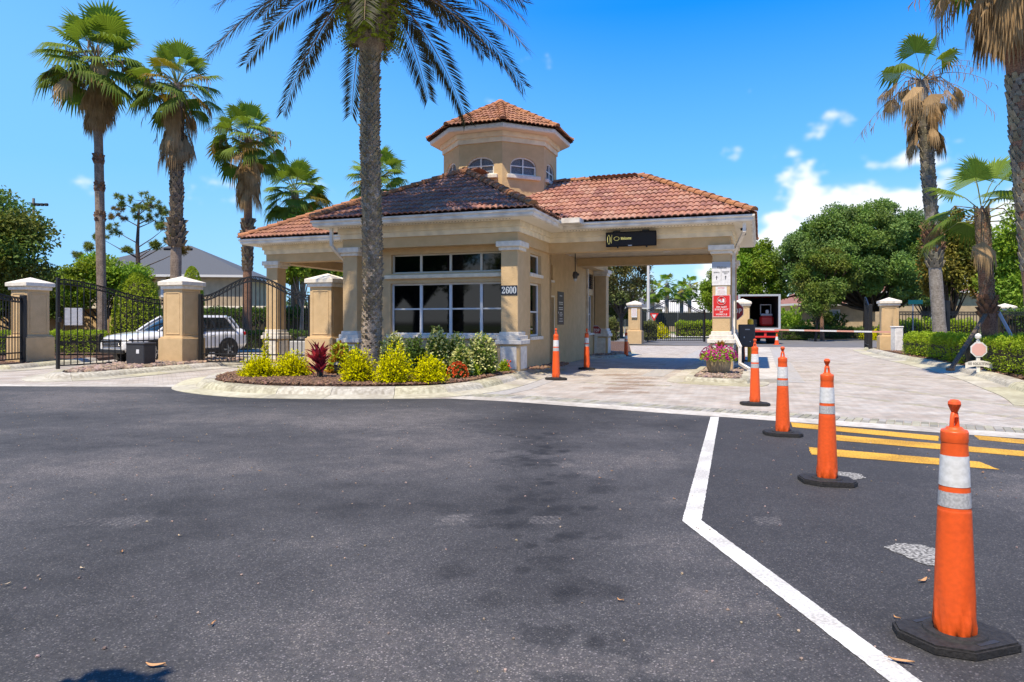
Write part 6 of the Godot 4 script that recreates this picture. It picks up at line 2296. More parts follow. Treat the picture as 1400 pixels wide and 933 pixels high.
func traffic_cone() -> Node3D:
	var t := thing("traffic_cone", "", "traffic cone")
	var slim := Transform3D(Basis.from_scale(Vector3(0.8, 1, 0.8)))
	# octagonal rubber foot with two hand slots
	var mb := MB.new()
	mb.tr = Transform3D(Basis.from_scale(Vector3(0.84, 1, 0.84)))
	var pl := P2([-0.26, -0.09, -0.12, -0.215, 0.2, -0.225, 0.27, -0.13, 0.26, 0.09, 0.12, 0.215, -0.2, 0.225, -0.27, 0.13])
	var bev := Geometry2D.offset_polygon(PackedVector2Array(pl), -0.012)[0]
	mb.slab(pl, 0.004, 0.034)
	mb.slab(Array(bev), 0.034, 0.043)
	var ft := part(t, "rubber_base", mb, M.rubber)
	mb = MB.new()
	mb.tr = slim
	for s in [-1.0, 1.0]:
		mb.box(Vector3(0.03 * s, 0.0435, 0.175 * s), Vector3(0.15, 0.004, 0.03), 0.0)
		mb.box(Vector3(0.1 * s, 0.016, 0.219 * s), Vector3(0.09, 0.016, 0.014), 0.0)
	part(ft, "hand_slot", mb, M.ink)
	mb = MB.new()
	mb.tr = slim
	mb.lathe(P2([0.165, 0.042, 0.16, 0.054, 0.135, 0.06, 0.1, 0.05]), 32)
	part(ft, "collar", mb, M.rubber)
	# body of revolution with a crumpled hem
	mb = MB.new()
	mb.tr = slim
	var f := FastNoiseLite.new()
	f.seed = 5
	f.frequency = 3.6
	var prof := [[0.106, 0.05], [0.111, 0.08], [0.109, 0.12], [0.107, 0.16], [0.104, 0.22], [0.099, 0.32], [0.093, 0.45], [0.086, 0.6], [0.0855, 0.61], [0.0835, 0.612], [0.0775, 0.73], [0.0715, 0.85], [0.0675, 0.92], [0.0705, 0.922], [0.0705, 0.965], [0.066, 0.975], [0.03, 0.982]]
	var n := 40
	var rings := []
	for q in prof:
		var ring := []
		for k in n:
			var a := TAU * k / n
			var r: float = q[0]
			if q[1] < 0.3:
				var c: float = (0.3 - q[1]) / 0.25
				r += 0.013 * c * f.get_noise_3d(cos(a) * 0.6, q[1] * 2.2, sin(a) * 0.6) * 1.6 - 0.004 * c
				r += 0.0016 * c * sin(a * 7.0 + q[1] * 30.0)
			ring.append(Vector3(cos(a) * r, q[1], sin(a) * r))
		rings.append(ring)
	loft(mb, rings, true)
	part(t, "cone_body", mb, M.orange)
	mb = MB.new()
	mb.tr = slim
	mb.lathe(P2([0.0781, 0.72, 0.071, 0.86]).map(func(v): return Vector2(v.x + 0.0016, v.y)), 40)
	part(t, "white_band", mb, M.sleeve_white)
	mb = MB.new()
	mb.tr = slim
	mb.lathe(P2([0.0829, 0.625, 0.0794, 0.695]).map(func(v): return Vector2(v.x + 0.0016, v.y)), 40)
	part(t, "grey_band", mb, M.sleeve_grey)
	# eyelet and grab knob
	mb = MB.new()
	mb.tr = slim
	var arc := []
	for s in [-1.0, 1.0]:
		mb.tube([Vector3(0.021 * s, 0.97, 0), Vector3(0.021 * s, 1.0, 0), Vector3(0.017 * s, 1.03, 0), Vector3(0.006 * s, 1.048, 0)], [0.016, 0.0125, 0.0125, 0.016], 10)
	mb.lathe(P2([0.02, 1.035, 0.014, 1.05, 0.018, 1.06, 0.031, 1.084, 0.034, 1.094, 0.031, 1.106, 0.02, 1.114, 0.0, 1.116]), 24)
	mb.lathe(P2([0.05, 0.976, 0.04, 0.988, 0.0, 0.992]), 24)
	part(t, "grab_knob", mb, M.orange)
	return t

func loft(mb: MB, rings: Array, closed: bool) -> void:
	var nr := rings.size()
	var nc: int = rings[0].size()
	var norm := []
	for i in nr:
		var row := []
		for k in nc:
			var du: Vector3 = rings[mini(i + 1, nr - 1)][k] - rings[maxi(i - 1, 0)][k]
			var k0 := (k - 1 + nc) % nc if closed else maxi(k - 1, 0)
			var k1 := (k + 1) % nc if closed else mini(k + 1, nc - 1)
			var dv: Vector3 = rings[i][k1] - rings[i][k0]
			row.append(dv.cross(du).normalized())
		norm.append(row)
	# make normals point away from the middle
	var mid := Vector3.ZERO
	for r in rings:
		for p in r:
			mid += p
	mid /= nr * nc
	var agree := 0.0
	for i in nr:
		for k in nc:
			agree += norm[i][k].dot((rings[i][k] - mid).normalized())
	var s := 1.0 if agree > 0 else -1.0
	for i in nr - 1:
		for k in (nc if closed else nc - 1):
			var k2 := (k + 1) % nc
			mb.smooth_quad(rings[i][k], rings[i][k2], rings[i + 1][k2], rings[i + 1][k], norm[i][k] * s, norm[i][k2] * s, norm[i + 1][k2] * s, norm[i + 1][k] * s)

func white_car() -> void:
	var yaw := atan2(-0.866, -0.5)
	var t := thing("parked_car", "white suv with dark windows driving out behind the left gates", "car", at(W(-12.75, 26.5, 0.0), yaw, 1.06))
	# x forwards, stations from tail to nose: x, bottom, sill, shoulder, top, half width
	var st := [[-2.34, 0.55, 0.62, 0.78, 0.98, 0.70], [-2.3, 0.42, 0.6, 0.9, 1.06, 0.82], [-2.1, 0.34, 0.55, 0.92, 1.1, 0.9], [-1.4, 0.3, 0.5, 0.9, 1.08, 0.935], [-0.4, 0.28, 0.48, 0.87, 1.04, 0.935], [0.6, 0.28, 0.48, 0.85, 1.01, 0.93], [1.1, 0.3, 0.5, 0.85, 1.02, 0.925], [1.7, 0.32, 0.52, 0.83, 0.97, 0.9], [2.1, 0.33, 0.52, 0.78, 0.9, 0.85], [2.3, 0.36, 0.5, 0.7, 0.82, 0.76], [2.38, 0.42, 0.5, 0.66, 0.72, 0.66]]
	var rings := []
	for q in st:
		var w: float = q[5]
		var ring := []
		for s in [1.0, -1.0]:
			var h := [[w * 0.86, q[1]], [w * 0.98, q[2] - 0.06], [w, q[2]], [w * 0.985, (q[2] + q[3]) * 0.5], [w * 0.995, q[3] - 0.05], [w * 0.96, q[3] + 0.03], [w * 0.86, q[4]], [w * 0.4, q[4] + 0.035]]
			if s < 0:
				h.reverse()
			for p in h:
				ring.append(Vector3(q[0], p[1], p[0] * s))
		rings.append(ring)
	var mb := MB.new()
	loft(mb, rings, true)
	mb.face(rings[0], Vector3.LEFT)
	mb.face(rings[-1], Vector3.RIGHT)
	part(t, "body", mb, M.car_paint)
	# cabin
	var cab := []
	for q in [[1.02, 0.0, 0.0], [1.32, 0.32, 0.12], [1.52, 0.62, 0.22], [1.6, 0.78, 0.3]]:
		var y: float = q[0]
		var fr: float = 1.15 - q[1] * 1.35
		var rr: float = -2.12 + q[1] * 0.62
		var w: float = 0.86 - q[2] * 0.62
		cab.append([Vector3(rr, y, w * 0.8), Vector3(rr + 0.3, y, w), Vector3(-0.4, y, w), Vector3(fr - 0.35, y, w * 0.97), Vector3(fr, y, w * 0.72), Vector3(fr + 0.06, y, 0), Vector3(fr, y, -w * 0.72), Vector3(fr - 0.35, y, -w * 0.97), Vector3(-0.4, y, -w), Vector3(rr + 0.3, y, -w), Vector3(rr, y, -w * 0.8), Vector3(rr - 0.03, y, 0)])
	mb = MB.new()
	loft(mb, cab.slice(0, 3), true)
	part(t, "windows", mb, M.car_glass)
	mb = MB.new()
	loft(mb, cab.slice(2, 4), true)
	mb.face(cab[3], Vector3.UP)
	part(t, "roof", mb, M.car_paint)
	for k in [1, 3, 4, 6, 7, 9, 0, 10]:
		mb = MB.new()
		mb.tube([cab[0][k], cab[1][k], cab[2][k] + Vector3(0, 0.03, 0)], [0.05, 0.045, 0.045], 6, false)
		part(t, "window_pillar", mb, M.car_paint)
	for k in [2, 8]:
		mb = MB.new()
		mb.tube([cab[0][k], cab[1][k], cab[2][k]], [0.045, 0.04, 0.035], 6, false)
		part(t, "door_pillar", mb, M.car_black)
	mb = MB.new()
	for s in [-1.0, 1.0]:
		mb.bx(Vector3(-1.0, 0.26, 0.925 * s - 0.02), Vector3(1.0, 0.4, 0.925 * s + 0.02), 0.01)
		mb.bx(Vector3(-2.2, 0.3, -0.7), Vector3(-2.32, 0.55, 0.7), 0.02)
	part(t, "lower_trim", mb, M.car_black)
	# nose
	mb = MB.new()
	mb.box(Vector3(2.36, 0.66, 0), Vector3(0.12, 0.24, 1.05), 0.03)
	var gr := part(t, "grille", mb, M.car_black)
	mb = MB.new()
	for k in 4:
		mb.box(Vector3(2.425, 0.585 + 0.05 * k, 0), Vector3(0.02, 0.014, 0.98), 0.004)
	part(gr, "grille_bars", mb, M.chrome)
	mb = MB.new()
	mb.box(Vector3(2.36, 0.38, 0), Vector3(0.12, 0.14, 1.3), 0.03)
	part(t, "bumper", mb, M.car_black)
	for s in [-1.0, 1.0]:
		mb = MB.new()
		mb.tr = Transform3D(Basis(Vector3.UP, -0.5 * s), Vector3(2.2, 0.76, 0.66 * s))
		mb.box(Vector3.ZERO, Vector3(0.16, 0.1, 0.34), 0.03)
		part(t, "headlight", mb, M.chrome)
		mb = MB.new()
		mb.tr = Transform3D(Basis(Vector3.UP, 0.35 * s), Vector3(-2.2, 0.92, 0.74 * s))
		mb.box(Vector3.ZERO, Vector3(0.16, 0.14, 0.3), 0.03)
		part(t, "taillight", mb, M.tail)
		mb = MB.new()
		mb.box(Vector3(0.72, 1.06, 0.99 * s), Vector3(0.16, 0.13, 0.2), 0.04)
		part(t, "mirror", mb, M.car_paint)
		for q in [-0.75, 0.25]:
			mb = MB.new()
			mb.box(Vector3(q, 0.87, 0.945 * s), Vector3(0.2, 0.03, 0.03), 0.01)
			part(t, "door_handle", mb, M.chrome)
		mb = MB.new()
		for x in [-0.42, 0.62, -1.28]:
			mb.bx(Vector3(x, 0.42, 0.915 * s), Vector3(x + 0.012, 0.98, 0.937 * s))
		part(t, "door_seams", mb, M.car_black)
		for x in [-1.42, 1.42]:
			mb = MB.new()
			mb.tr = Transform3D(Basis(Vector3.RIGHT, PI / 2), Vector3(x, 0.36, 0.80 * s))
			mb.lathe(P2([0.0, -0.14, 0.42, -0.14, 0.42, 0.142, 0.0, 0.142]), 28)
			part(t, "wheel_arch", mb, M.car_black)
			mb = MB.new()
			mb.tr = Transform3D(Basis(Vector3.RIGHT, PI / 2), Vector3(x, 0.345, 0.84 * s))
			mb.lathe(P2([0.22, -0.11, 0.33, -0.11, 0.345, -0.08, 0.345, 0.08, 0.33, 0.11, 0.22, 0.11]), 32)
			var wh := part(t, "wheel", mb, M.rubber)
			mb = MB.new()
			mb.tr = Transform3D(Basis(Vector3.RIGHT, PI / 2), Vector3(x, 0.345, 0.84 * s))
			mb.lathe(P2([0.235, -0.1 * s, 0.225, -0.1 * s, 0.2, -0.06 * s, 0.2, -0.05 * s]), 28)
			for k in 5:
				var a := TAU * k / 5
				mb.sbar(Vector3(0.03 * cos(a), 0.1 * s, 0.03 * sin(a)), Vector3(0.22 * cos(a), 0.1 * s, 0.22 * sin(a)), 0.06, 0.03)
			part(wh, "rim", mb, M.chrome)

func red_truck() -> void:
	var az := deg_to_rad(11)
	var t := thing("box_truck", "red box truck with its rear open, parked beyond the entry lane", "truck", at(W(16.1, 45.2, 0), -az))
	# z points backwards to the viewer, x to the right
	var mb := MB.new()
	mb.bx(Vector3(-1.3, 1.05, -6.6), Vector3(-1.26, 3.2, -0.1))
	mb.bx(Vector3(1.26, 1.05, -6.6), Vector3(1.3, 3.2, -0.1))
	mb.bx(Vector3(-1.26, 3.16, -6.6), Vector3(1.26, 3.2, -0.1))
	mb.bx(Vector3(-1.26, 1.05, -6.6), Vector3(1.26, 3.16, -6.56))
	part(t, "cargo_box", mb, M.red)
	mb = MB.new()
	mb.bx(Vector3(-1.255, 1.0, -6.5), Vector3(1.255, 1.12, -0.05))
	mb.bx(Vector3(-1.255, 1.12, -6.5), Vector3(-1.235, 3.15, -0.12))
	mb.bx(Vector3(1.235, 1.12, -6.5), Vector3(1.255, 3.15, -0.12))
	mb.bx(Vector3(-1.23, 1.12, -6.5), Vector3(1.23, 3.15, -6.4))
	part(t, "cargo_lining", mb, M.inside_dark)
	mb = MB.new()
	mb.bx(Vector3(-1.32, 0.95, -0.12), Vector3(-1.18, 3.24, 0.0), 0.01)
	mb.bx(Vector3(1.18, 0.95, -0.12), Vector3(1.32, 3.24, 0.0), 0.01)
	mb.bx(Vector3(-1.18, 3.12, -0.12), Vector3(1.18, 3.24, -0.002), 0.01)
	part(t, "rear_frame", mb, M.silver)
	mb = MB.new()
	mb.bx(Vector3(-1.3, 0.9, -0.2), Vector3(1.3, 1.06, 0.02), 0.01)
	part(t, "sill", mb, M.silver)
	mb = MB.new()
	mb.bx(Vector3(-1.1, 0.42, -0.12), Vector3(1.1, 0.53, 0.0), 0.01)
	mb.bx(Vector3(-0.95, 0.53, -0.1), Vector3(-0.8, 0.88, -0.02))
	mb.bx(Vector3(0.3, 0.53, -0.1), Vector3(0.45, 0.88, -0.02))
	mb.bx(Vector3(-1.2, 0.78, -0.06), Vector3(1.2, 0.88, 0.03), 0.01)
	part(t, "bumper", mb, M.red)
	mb = MB.new()
	mb.bx(Vector3(-1.0, 0.35, -6.4), Vector3(1.0, 0.9, -0.25))
	part(t, "chassis", mb, M.inside_dark)
	for x in [-0.95, 0.95]:
		for z in [-1.6, -7.6]:
			mb = MB.new()
			mb.tr = Transform3D(Basis(Vector3(0, 0, 1), PI / 2), Vector3(x, 0.48, z))
			mb.lathe(P2([0.0, -0.25, 0.44, -0.25, 0.48, -0.2, 0.48, 0.2, 0.44, 0.25, 0.0, 0.25]), 24)
			part(t, "wheel", mb, M.rubber)
	mb = MB.new()
	mb.bx(Vector3(-1.2, 0.5, -8.6), Vector3(1.2, 2.6, -6.75), 0.15)
	part(t, "cab", mb, M.red)
	mb = MB.new()
	for k in 8:
		mb.bx(Vector3(1.325, 1.1 + 0.25 * k, -0.1), Vector3(1.335, 1.22 + 0.25 * k, -0.01))
	part(t, "reflector_strip", mb, M.dark_red)
	# load in the back
	var f := thing("hand_forklift", "small red lift machine standing in the open truck", "machine", at(W(16.1, 45.2, 0), -az))
	mb = MB.new()
	mb.bx(Vector3(0.2, 1.18, -1.6), Vector3(1.05, 1.85, -0.9), 0.12)
	part(f, "body", mb, M.red)
	mb = MB.new()
	mb.bx(Vector3(0.25, 1.85, -1.5), Vector3(1.0, 2.0, -1.0), 0.05)
	mb.sbar(Vector3(0.3, 1.9, -1.5), Vector3(0.3, 2.6, -1.5), 0.06)
	mb.sbar(Vector3(0.95, 1.9, -1.5), Vector3(0.95, 2.6, -1.5), 0.06)
	mb.sbar(Vector3(0.27, 2.6, -1.5), Vector3(0.98, 2.6, -1.5), 0.06)
	part(f, "mast", mb, M.silver)
	mb = MB.new()
	mb.bx(Vector3(0.55, 2.0, -1.1), Vector3(0.75, 2.25, -0.95), 0.04)
	part(f, "handle", mb, M.sign_white)
	for q in [[-0.15, 1.12, 0.4, 0.5, "brown carton on the truck floor beside the red machine"], [-0.95, 1.12, 0.5, 0.9, "tall grey carton stack at the left inside the truck"]]:
		var c: Node3D = thing("carton", q[4], "box", at(W(16.1, 45.2, 0), -az))
		mb = MB.new()
		mb.bx(Vector3(q[0] - 0.22, q[1], -1.9), Vector3(q[0] + q[2] - 0.2, q[1] + q[3], -1.3), 0.02)
		part(c, "carton_body", mb, M.wood)
		mb = MB.new()
		mb.bx(Vector3(q[0] - 0.225, q[1] + q[3] * 0.45, -1.3), Vector3(q[0] + q[2] - 0.195, q[1] + q[3] * 0.53, -1.294))
		part(c, "tape", mb, M.clay)

func sign_board(parent: Node3D, called: String, w: float, h: float, m: Material, border: Material = null) -> MeshInstance3D:
	var mb := MB.new()
	mb.box(Vector3.ZERO, Vector3(w, h, 0.012), 0.003)
	var o := part(parent, called, mb, m)
	if border:
		mb = MB.new()
		var b := 0.012
		for s in [-1.0, 1.0]:
			mb.box(Vector3(s * (w / 2 - b), 0, 0.008), Vector3(b, h - b * 3, 0.003))
			mb.box(Vector3(0, s * (h / 2 - b), 0.008), Vector3(w - b, b, 0.003))
		part(o, "border", mb, border)
	return o

func octagon(parent: Node3D, called: String, r: float, z: float, m: Material) -> MeshInstance3D:
	var mb := MB.new()
	var p := []
	for k in 8:
		var a := PI / 8 + TAU * k / 8
		p.append(Vector3(cos(a) * r, sin(a) * r, z))
	mb.face(p, Vector3.BACK)
	var q := []
	for k in 8:
		q.append(p[k] - Vector3(0, 0, 0.008))
		mb.face([p[k], p[(k + 1) % 8], p[(k + 1) % 8] - Vector3(0, 0, 0.008), p[k] - Vector3(0, 0, 0.008)], p[k] + p[(k + 1) % 8])
	mb.face(q, Vector3.FORWARD)
	return part(parent, called, mb, m)

func T(x: float, y: float, z: float) -> Transform3D:
	return Transform3D(Basis(), Vector3(x, y, z))

func street_things() -> void:
	# cones
	var c := traffic_cone()
	var spots := [[1.975, 3.1, 20, 0.965, "nearest and largest orange cone, on the asphalt beside the white line"], [2.79, 6.15, -8, 0.985, "second nearest orange cone, in front of the worn white mark"], [3.41, 8.75, -12, 1.0, "third nearest orange cone, at the end of the yellow lines"], [4.18, 11.95, -5, 1.02, "fourth orange cone in the line, on the pavers before the lane island"], [1.09, 17.2, 5, 1.14, "orange cone by the planter kerb at the mouth of the covered drive"], [2.26, 21.0, -4, 1.11, "orange cone in the covered drive beside the hand-held stop sign"], [4.7, 28.6, 8, 1.02, "farthest orange cone in the covered drive, standing in the shade"], [7.85, 23.6, 0, 0.84, "orange cone half hidden behind the black reader box"]]
	for i in spots.size():
		var q: Array = spots[i]
		var tr := at(W(q[0], q[1], 0.095 if i == 7 else 0.0), deg_to_rad(q[2]), q[3])
		if i == 0:
			c.transform = tr
			tag(c, q[4], "traffic cone", "orange traffic cones")
		else:
			dup(c, tr, q[4], "orange traffic cones")
	# small plain cone behind the truck
	var sc := thing("small_cone", "small orange road cone standing behind the red truck", "traffic cone", at(W(16.7, 43.8, 0.0)))
	var mb := MB.new()
	mb.box(Vector3(0, 0.015, 0), Vector3(0.36, 0.03, 0.36), 0.01)
	mb.lathe(P2([0.14, 0.03, 0.1, 0.3]), 18)
	part(sc, "cone_body", mb, M.orange)
	mb = MB.new()
	mb.lathe(P2([0.1, 0.3, 0.065, 0.52]), 18)
	part(sc, "white_band", mb, M.sleeve_white)
	mb = MB.new()
	mb.lathe(P2([0.065, 0.52, 0.03, 0.72, 0.0, 0.72]), 18)
	part(sc, "tip", mb, M.orange)

	white_car()
	red_truck()

	# number plaque
	var t := thing("number_plaque", "dark plaque with the number 2600 on the corner pilaster", "sign", house_at * Transform3D(Basis(), L(-0.235, 2.262, 0.0) + Vector3(0, 0, 0.012)))
	sign_board(t, "plate", 0.45, 0.25, M.navy)
	text(t, "number", "2600", T(0, 0, 0.008), 0.175, M.metal_light, true, 0.006, 0.4)
	# LED display on the drive canopy
	t = thing("led_display", "long black LED display hung over the covered drive", "display", house_at * Transform3D(Basis(Vector3.RIGHT, 0.05), L(2.49, 3.79, 2.62)))
	mb = MB.new()
	mb.box(Vector3(0, 0, 0), Vector3(1.43, 0.42, 0.1), 0.012)
	part(t, "case", mb, M.screen_black)
	mb = MB.new()
	mb.box(Vector3(0, 0, 0.051), Vector3(1.37, 0.36, 0.004))
	part(t, "screen", mb, M.inside_dark)
	mb = MB.new()
	for x in [-0.4, 0.42]:
		mb.box(Vector3(x, 0.22, 0.0), Vector3(0.2, 0.06, 0.08), 0.01)
		mb.box(Vector3(x + 0.02, -0.225, 0.0), Vector3(0.05, 0.05, 0.06), 0.01)
	part(t, "bracket", mb, M.iron)
	mb = MB.new()
	mb.box(Vector3(-0.02, -0.185, 0.055), Vector3(0.11, 0.035, 0.006))
	part(t, "maker_plate", mb, M.silver)
	var ring := MB.new()
	for q in [[-0.625, 0.0, 0.042, 0.135, 6], [-0.4, 0.02, 0.075, 0.055, 12]]:
		var last := Vector3.ZERO
		for k in q[4] + 1:
			var a: float = TAU * k / q[4] + PI / 6
			var p := Vector3(q[0] + cos(a) * q[2], q[1] + sin(a) * q[3], 0.056)
			if k:
				ring.sbar(last, p, 0.018 if q[4] == 6 else 0.04, 0.006)
			last = p
	ring.sbar(Vector3(-0.552, -0.11, 0.056), Vector3(-0.535, 0.13, 0.056), 0.018, 0.006)
	part(t, "glowing_symbol", ring, M.led_glow)
	text(t, "glowing_text", "Welcome", T(-0.13, 0.02, 0.056), 0.075, M.led_glow, false, 0.004, 0.3)

	# signs on the canopy column
	var face := func(u: float, h: float) -> Transform3D: return house_at * Transform3D(Basis(), L(u, h, 2.85) + Vector3(0, 0, 0.012))
	t = thing("lane_sign", "white lane sign with two arrows at the top of the canopy column", "sign", face.call(4.935, 2.76))
	sign_board(t, "board", 0.49, 0.64, M.sign_white)
	mb = MB.new()
	mb.box(Vector3(0, 0.23, 0.0075), Vector3(0.488, 0.16, 0.004))
	part(t, "header", mb, M.silver)
	text(t, "heading", "Visitor", T(0.02, 0.17, 0.01), 0.055, M.navy, true, 0.003, 0.26)
	mb = MB.new()
	mb.box(Vector3(0, -0.03, 0.0075), Vector3(0.006, 0.34, 0.003))
	part(t, "divider", mb, M.ink)
	text(t, "lettering", "GUESTS", T(-0.12, 0.035, 0.008), 0.032, M.ink, false, 0.003, 0.15)
	text(t, "lettering", "RESIDENTS", T(0.12, 0.045, 0.008), 0.032, M.ink, false, 0.003, 0.18)
	text(t, "lettering", "ONLY", T(0.12, 0.0, 0.008), 0.026, M.ink, false, 0.003, 0.09)
	for s in [-1.0, 1.0]:
		mb = MB.new()
		mb.face([Vector3(0.12 * s - 0.028, -0.1, 0.009), Vector3(0.12 * s + 0.028, -0.1, 0.009), Vector3(0.12 * s, -0.055, 0.009)], Vector3.BACK)
		mb.box(Vector3(0.12 * s, -0.13, 0.0075), Vector3(0.02, 0.065, 0.004))
		part(t, "arrow", mb, M.ink)
	t = thing("paper_notice", "small white notice with a red heading between two column signs", "notice", face.call(4.935, 2.28))
	sign_board(t, "sheet", 0.3, 0.25, M.sign_white)
	text(t, "heading", "NOTICE", T(0, 0.085, 0.007), 0.035, M.red, false, 0.002, 0.17)
	mb = MB.new()
	for k in 5:
		mb.box(Vector3(rng.randf_range(-0.01, 0.01), 0.03 - k * 0.028, 0.007), Vector3(rng.randf_range(0.17, 0.23), 0.008, 0.002))
	part(t, "print", mb, M.pale_red)
	t = thing("warning_sign", "red warning sign about staying in the vehicle on the canopy column", "sign", face.call(4.945, 1.87))
	sign_board(t, "board", 0.475, 0.62, M.red, M.sign_white)
	mb = MB.new()
	var last := Vector3.ZERO
	for k in 29:
		var a := TAU * k / 28.0
		var p := Vector3(cos(a) * 0.115, 0.145 + sin(a) * 0.115, 0.009)
		if k:
			mb.sbar(last, p, 0.028, 0.005)
		last = p
	part(t, "ring", mb, M.sign_white)
	mb = MB.new()
	mb.box(Vector3(-0.045, 0.155, 0.008), Vector3(0.07, 0.05, 0.004), 0.001)
	mb.box(Vector3(0.05, 0.15, 0.008), Vector3(0.05, 0.1, 0.004), 0.001)
	mb.box(Vector3(0.0, 0.115, 0.008), Vector3(0.06, 0.03, 0.004), 0.001)
	part(t, "stepping_figure", mb, M.sign_white)
	mb = MB.new()
	mb.sbar(Vector3(-0.08, 0.225, 0.012), Vector3(0.08, 0.065, 0.012), 0.024, 0.003)
	part(t, "slash", mb, M.sign_white)
	var y := -0.02
	for q in [["DO NOT", 0.27], ["STEP OUT", 0.36], ["OF", 0.09], ["VEHICLE", 0.3]]:
		text(t, "lettering", q[0], T(0, y - 0.008, 0.007), 0.045, M.sign_white, false, 0.003, q[1])
		y -= 0.068
	# dark board beside the door
	t = thing("office_board", "tall dark brown board with white print beside the gatehouse door", "sign", house_at * Transform3D(Basis(Vector3.UP, PI / 2), L(-0.44, 1.9, 5.7)))
	sign_board(t, "board", 0.78, 1.12, M.sign_brown)
	mb = MB.new()
	for q in [[0.42, 0.3], [0.2, 0.5], [0.14, 0.46], [0.02, 0.52], [-0.04, 0.48], [-0.15, 0.24], [-0.2, 0.4], [-0.26, 0.3], [-0.36, 0.34], [-0.44, 0.5]]:
		mb.box(Vector3(0.0, q[0], 0.0075), Vector3(q[1], 0.022, 0.003))
	mb.box(Vector3(-0.3, -0.15, 0.0075), Vector3(0.06, 0.06, 0.003))
	part(t, "print", mb, M.sign_white)
	# hand-held style stop sign on a white post
	t = thing("stop_sign", "red stop paddle on a white post beside the covered drive", "sign", at(Transform3D() * W(3.42, 28.3, 0.1), TURN * 0.5))
	mb = MB.new()
	mb.box(Vector3(0, 0.55, 0), Vector3(0.14, 1.12, 0.1), 0.012)
	mb.box(Vector3(0, 1.16, 0), Vector3(0.17, 0.06, 0.13), 0.02)
	part(t, "post", mb, M.sleeve_white)
	var oc := octagon(t, "plate", 0.235, 0.07, M.sign_white)
	oc.position.y = 0.96
	var oi := octagon(oc, "red_face", 0.222, 0.074, M.dark_red)
	text(t, "lettering", "STOP", T(0, 0.995, 0.076), 0.12, M.sign_white, false, 0.004, 0.29)
	text(t, "lettering", "HERE", T(0, 0.87, 0.076), 0.065, M.pale_red, false, 0.004, 0.19)
	# big stop sign behind the column
	t = thing("stop_sign", "shaded red stop sign half hidden by the column's downspout", "sign", at(W(7.8, 24.4, 0.1), deg_to_rad(-14)))
	mb = MB.new()
	mb.sbar(Vector3(0, 0, 0), Vector3(0, 1.95, 0), 0.06)
	part(t, "post", mb, M.silver)
	oc = octagon(t, "plate", 0.34, 0.05, M.sign_white)
	oc.position.y = 1.72
	octagon(oc, "red_face", 0.322, 0.054, M.dark_red)
	text(t, "lettering", "STOP", T(0.02, 1.72, 0.056), 0.17, M.sign_white, false, 0.004, 0.46)
	# no soliciting
	t = thing("yard_sign", "white picket yard sign with faded octagon and no-soliciting banner", "sign", at(W(12.05, 17.95, 0.12), deg_to_rad(-14)))
	mb = MB.new()
	mb.box(Vector3(0, 0.42, 0), Vector3(0.09, 0.84, 0.05), 0.01)
	mb.lathe(P2([0.035, 0.82, 0.03, 0.86, 0.07, 0.9, 0.075, 0.95, 0.05, 1.0, 0.0, 1.02]), 16)
	part(t, "picket", mb, M.white_paint)
	oc = octagon(t, "plate", 0.205, 0.04, M.sign_white)
	oc.position.y = 0.6
	octagon(oc, "faded_face", 0.17, 0.044, M.pale_red)
	mb = MB.new()
	var top := []
	var bot := []
	for k in 9:
		var f := k / 8.0 * 2.0 - 1.0
		top.append(Vector3(f * 0.31, 0.32 - 0.07 * f * f, 0.045))
		bot.append(Vector3(f * 0.31, 0.17 - 0.07 * f * f, 0.045))
	for k in 8:
		mb.face([top[k], top[k + 1], bot[k + 1], bot[k]], Vector3.BACK)
		mb.face([top[k], top[k + 1], top[k + 1] - Vector3(0, 0, 0.015), top[k] - Vector3(0, 0, 0.015)], Vector3.UP)
	part(t, "banner", mb, M.white_paint)
	text(t, "lettering", "NO SOLICITING", T(0, 0.232, 0.047), 0.062, M.ink, true, 0.003, 0.5)

	# barrier across the entry lane
	t = thing("barrier_gate", "white barrier post with a red and white striped arm", "barrier", at(W(17.35, 31.3, 0.0)))
	mb = MB.new()
	mb.box(Vector3(0, 0.6, 0), Vector3(0.36, 1.2, 0.42), 0.03)
	mb.box(Vector3(0, 1.22, 0), Vector3(0.4, 0.06, 0.46), 0.02)
	part(t, "housing", mb, M.white_paint)
	var a0 := Vector3(-0.15, 0.98, -0.2)
	var a1 := W(12.9, 38.1, 1.04) - W(17.35, 31.3, 0)
	for k in 9:
		mb = MB.new()
		mb.sbar(a0.lerp(a1, k / 9.0), a0.lerp(a1, (k + 1) / 9.0), 0.045, 0.075)
		part(t, "arm_section", mb, M.arm_red if k % 2 == 0 else M.sign_white)
	# reader box, bollards
	t = thing("reader_box", "black access reader box on a post at the island", "reader", at(W(7.5, 22.2, 0.095), deg_to_rad(-15)))
	mb = MB.new()
	mb.box(Vector3(0, 0.9, 0), Vector3(0.5, 0.72, 0.3), 0.025)
	part(t, "housing", mb, M.black_box)
	mb = MB.new()
	mb.box(Vector3(0.02, 1.1, 0.152), Vector3(0.14, 0.03, 0.006))
	mb.box(Vector3(-0.08, 0.85, 0.152), Vector3(0.03, 0.05, 0.006))
	mb.box(Vector3(0.1, 0.72, 0.152), Vector3(0.03, 0.03, 0.006))
	part(t, "slot", mb, M.silver)
	mb = MB.new()
	mb.sbar(Vector3(-0.12, 0, 0), Vector3(-0.12, 0.56, 0), 0.08)
	part(t, "post", mb, M.iron)
	var i := 0
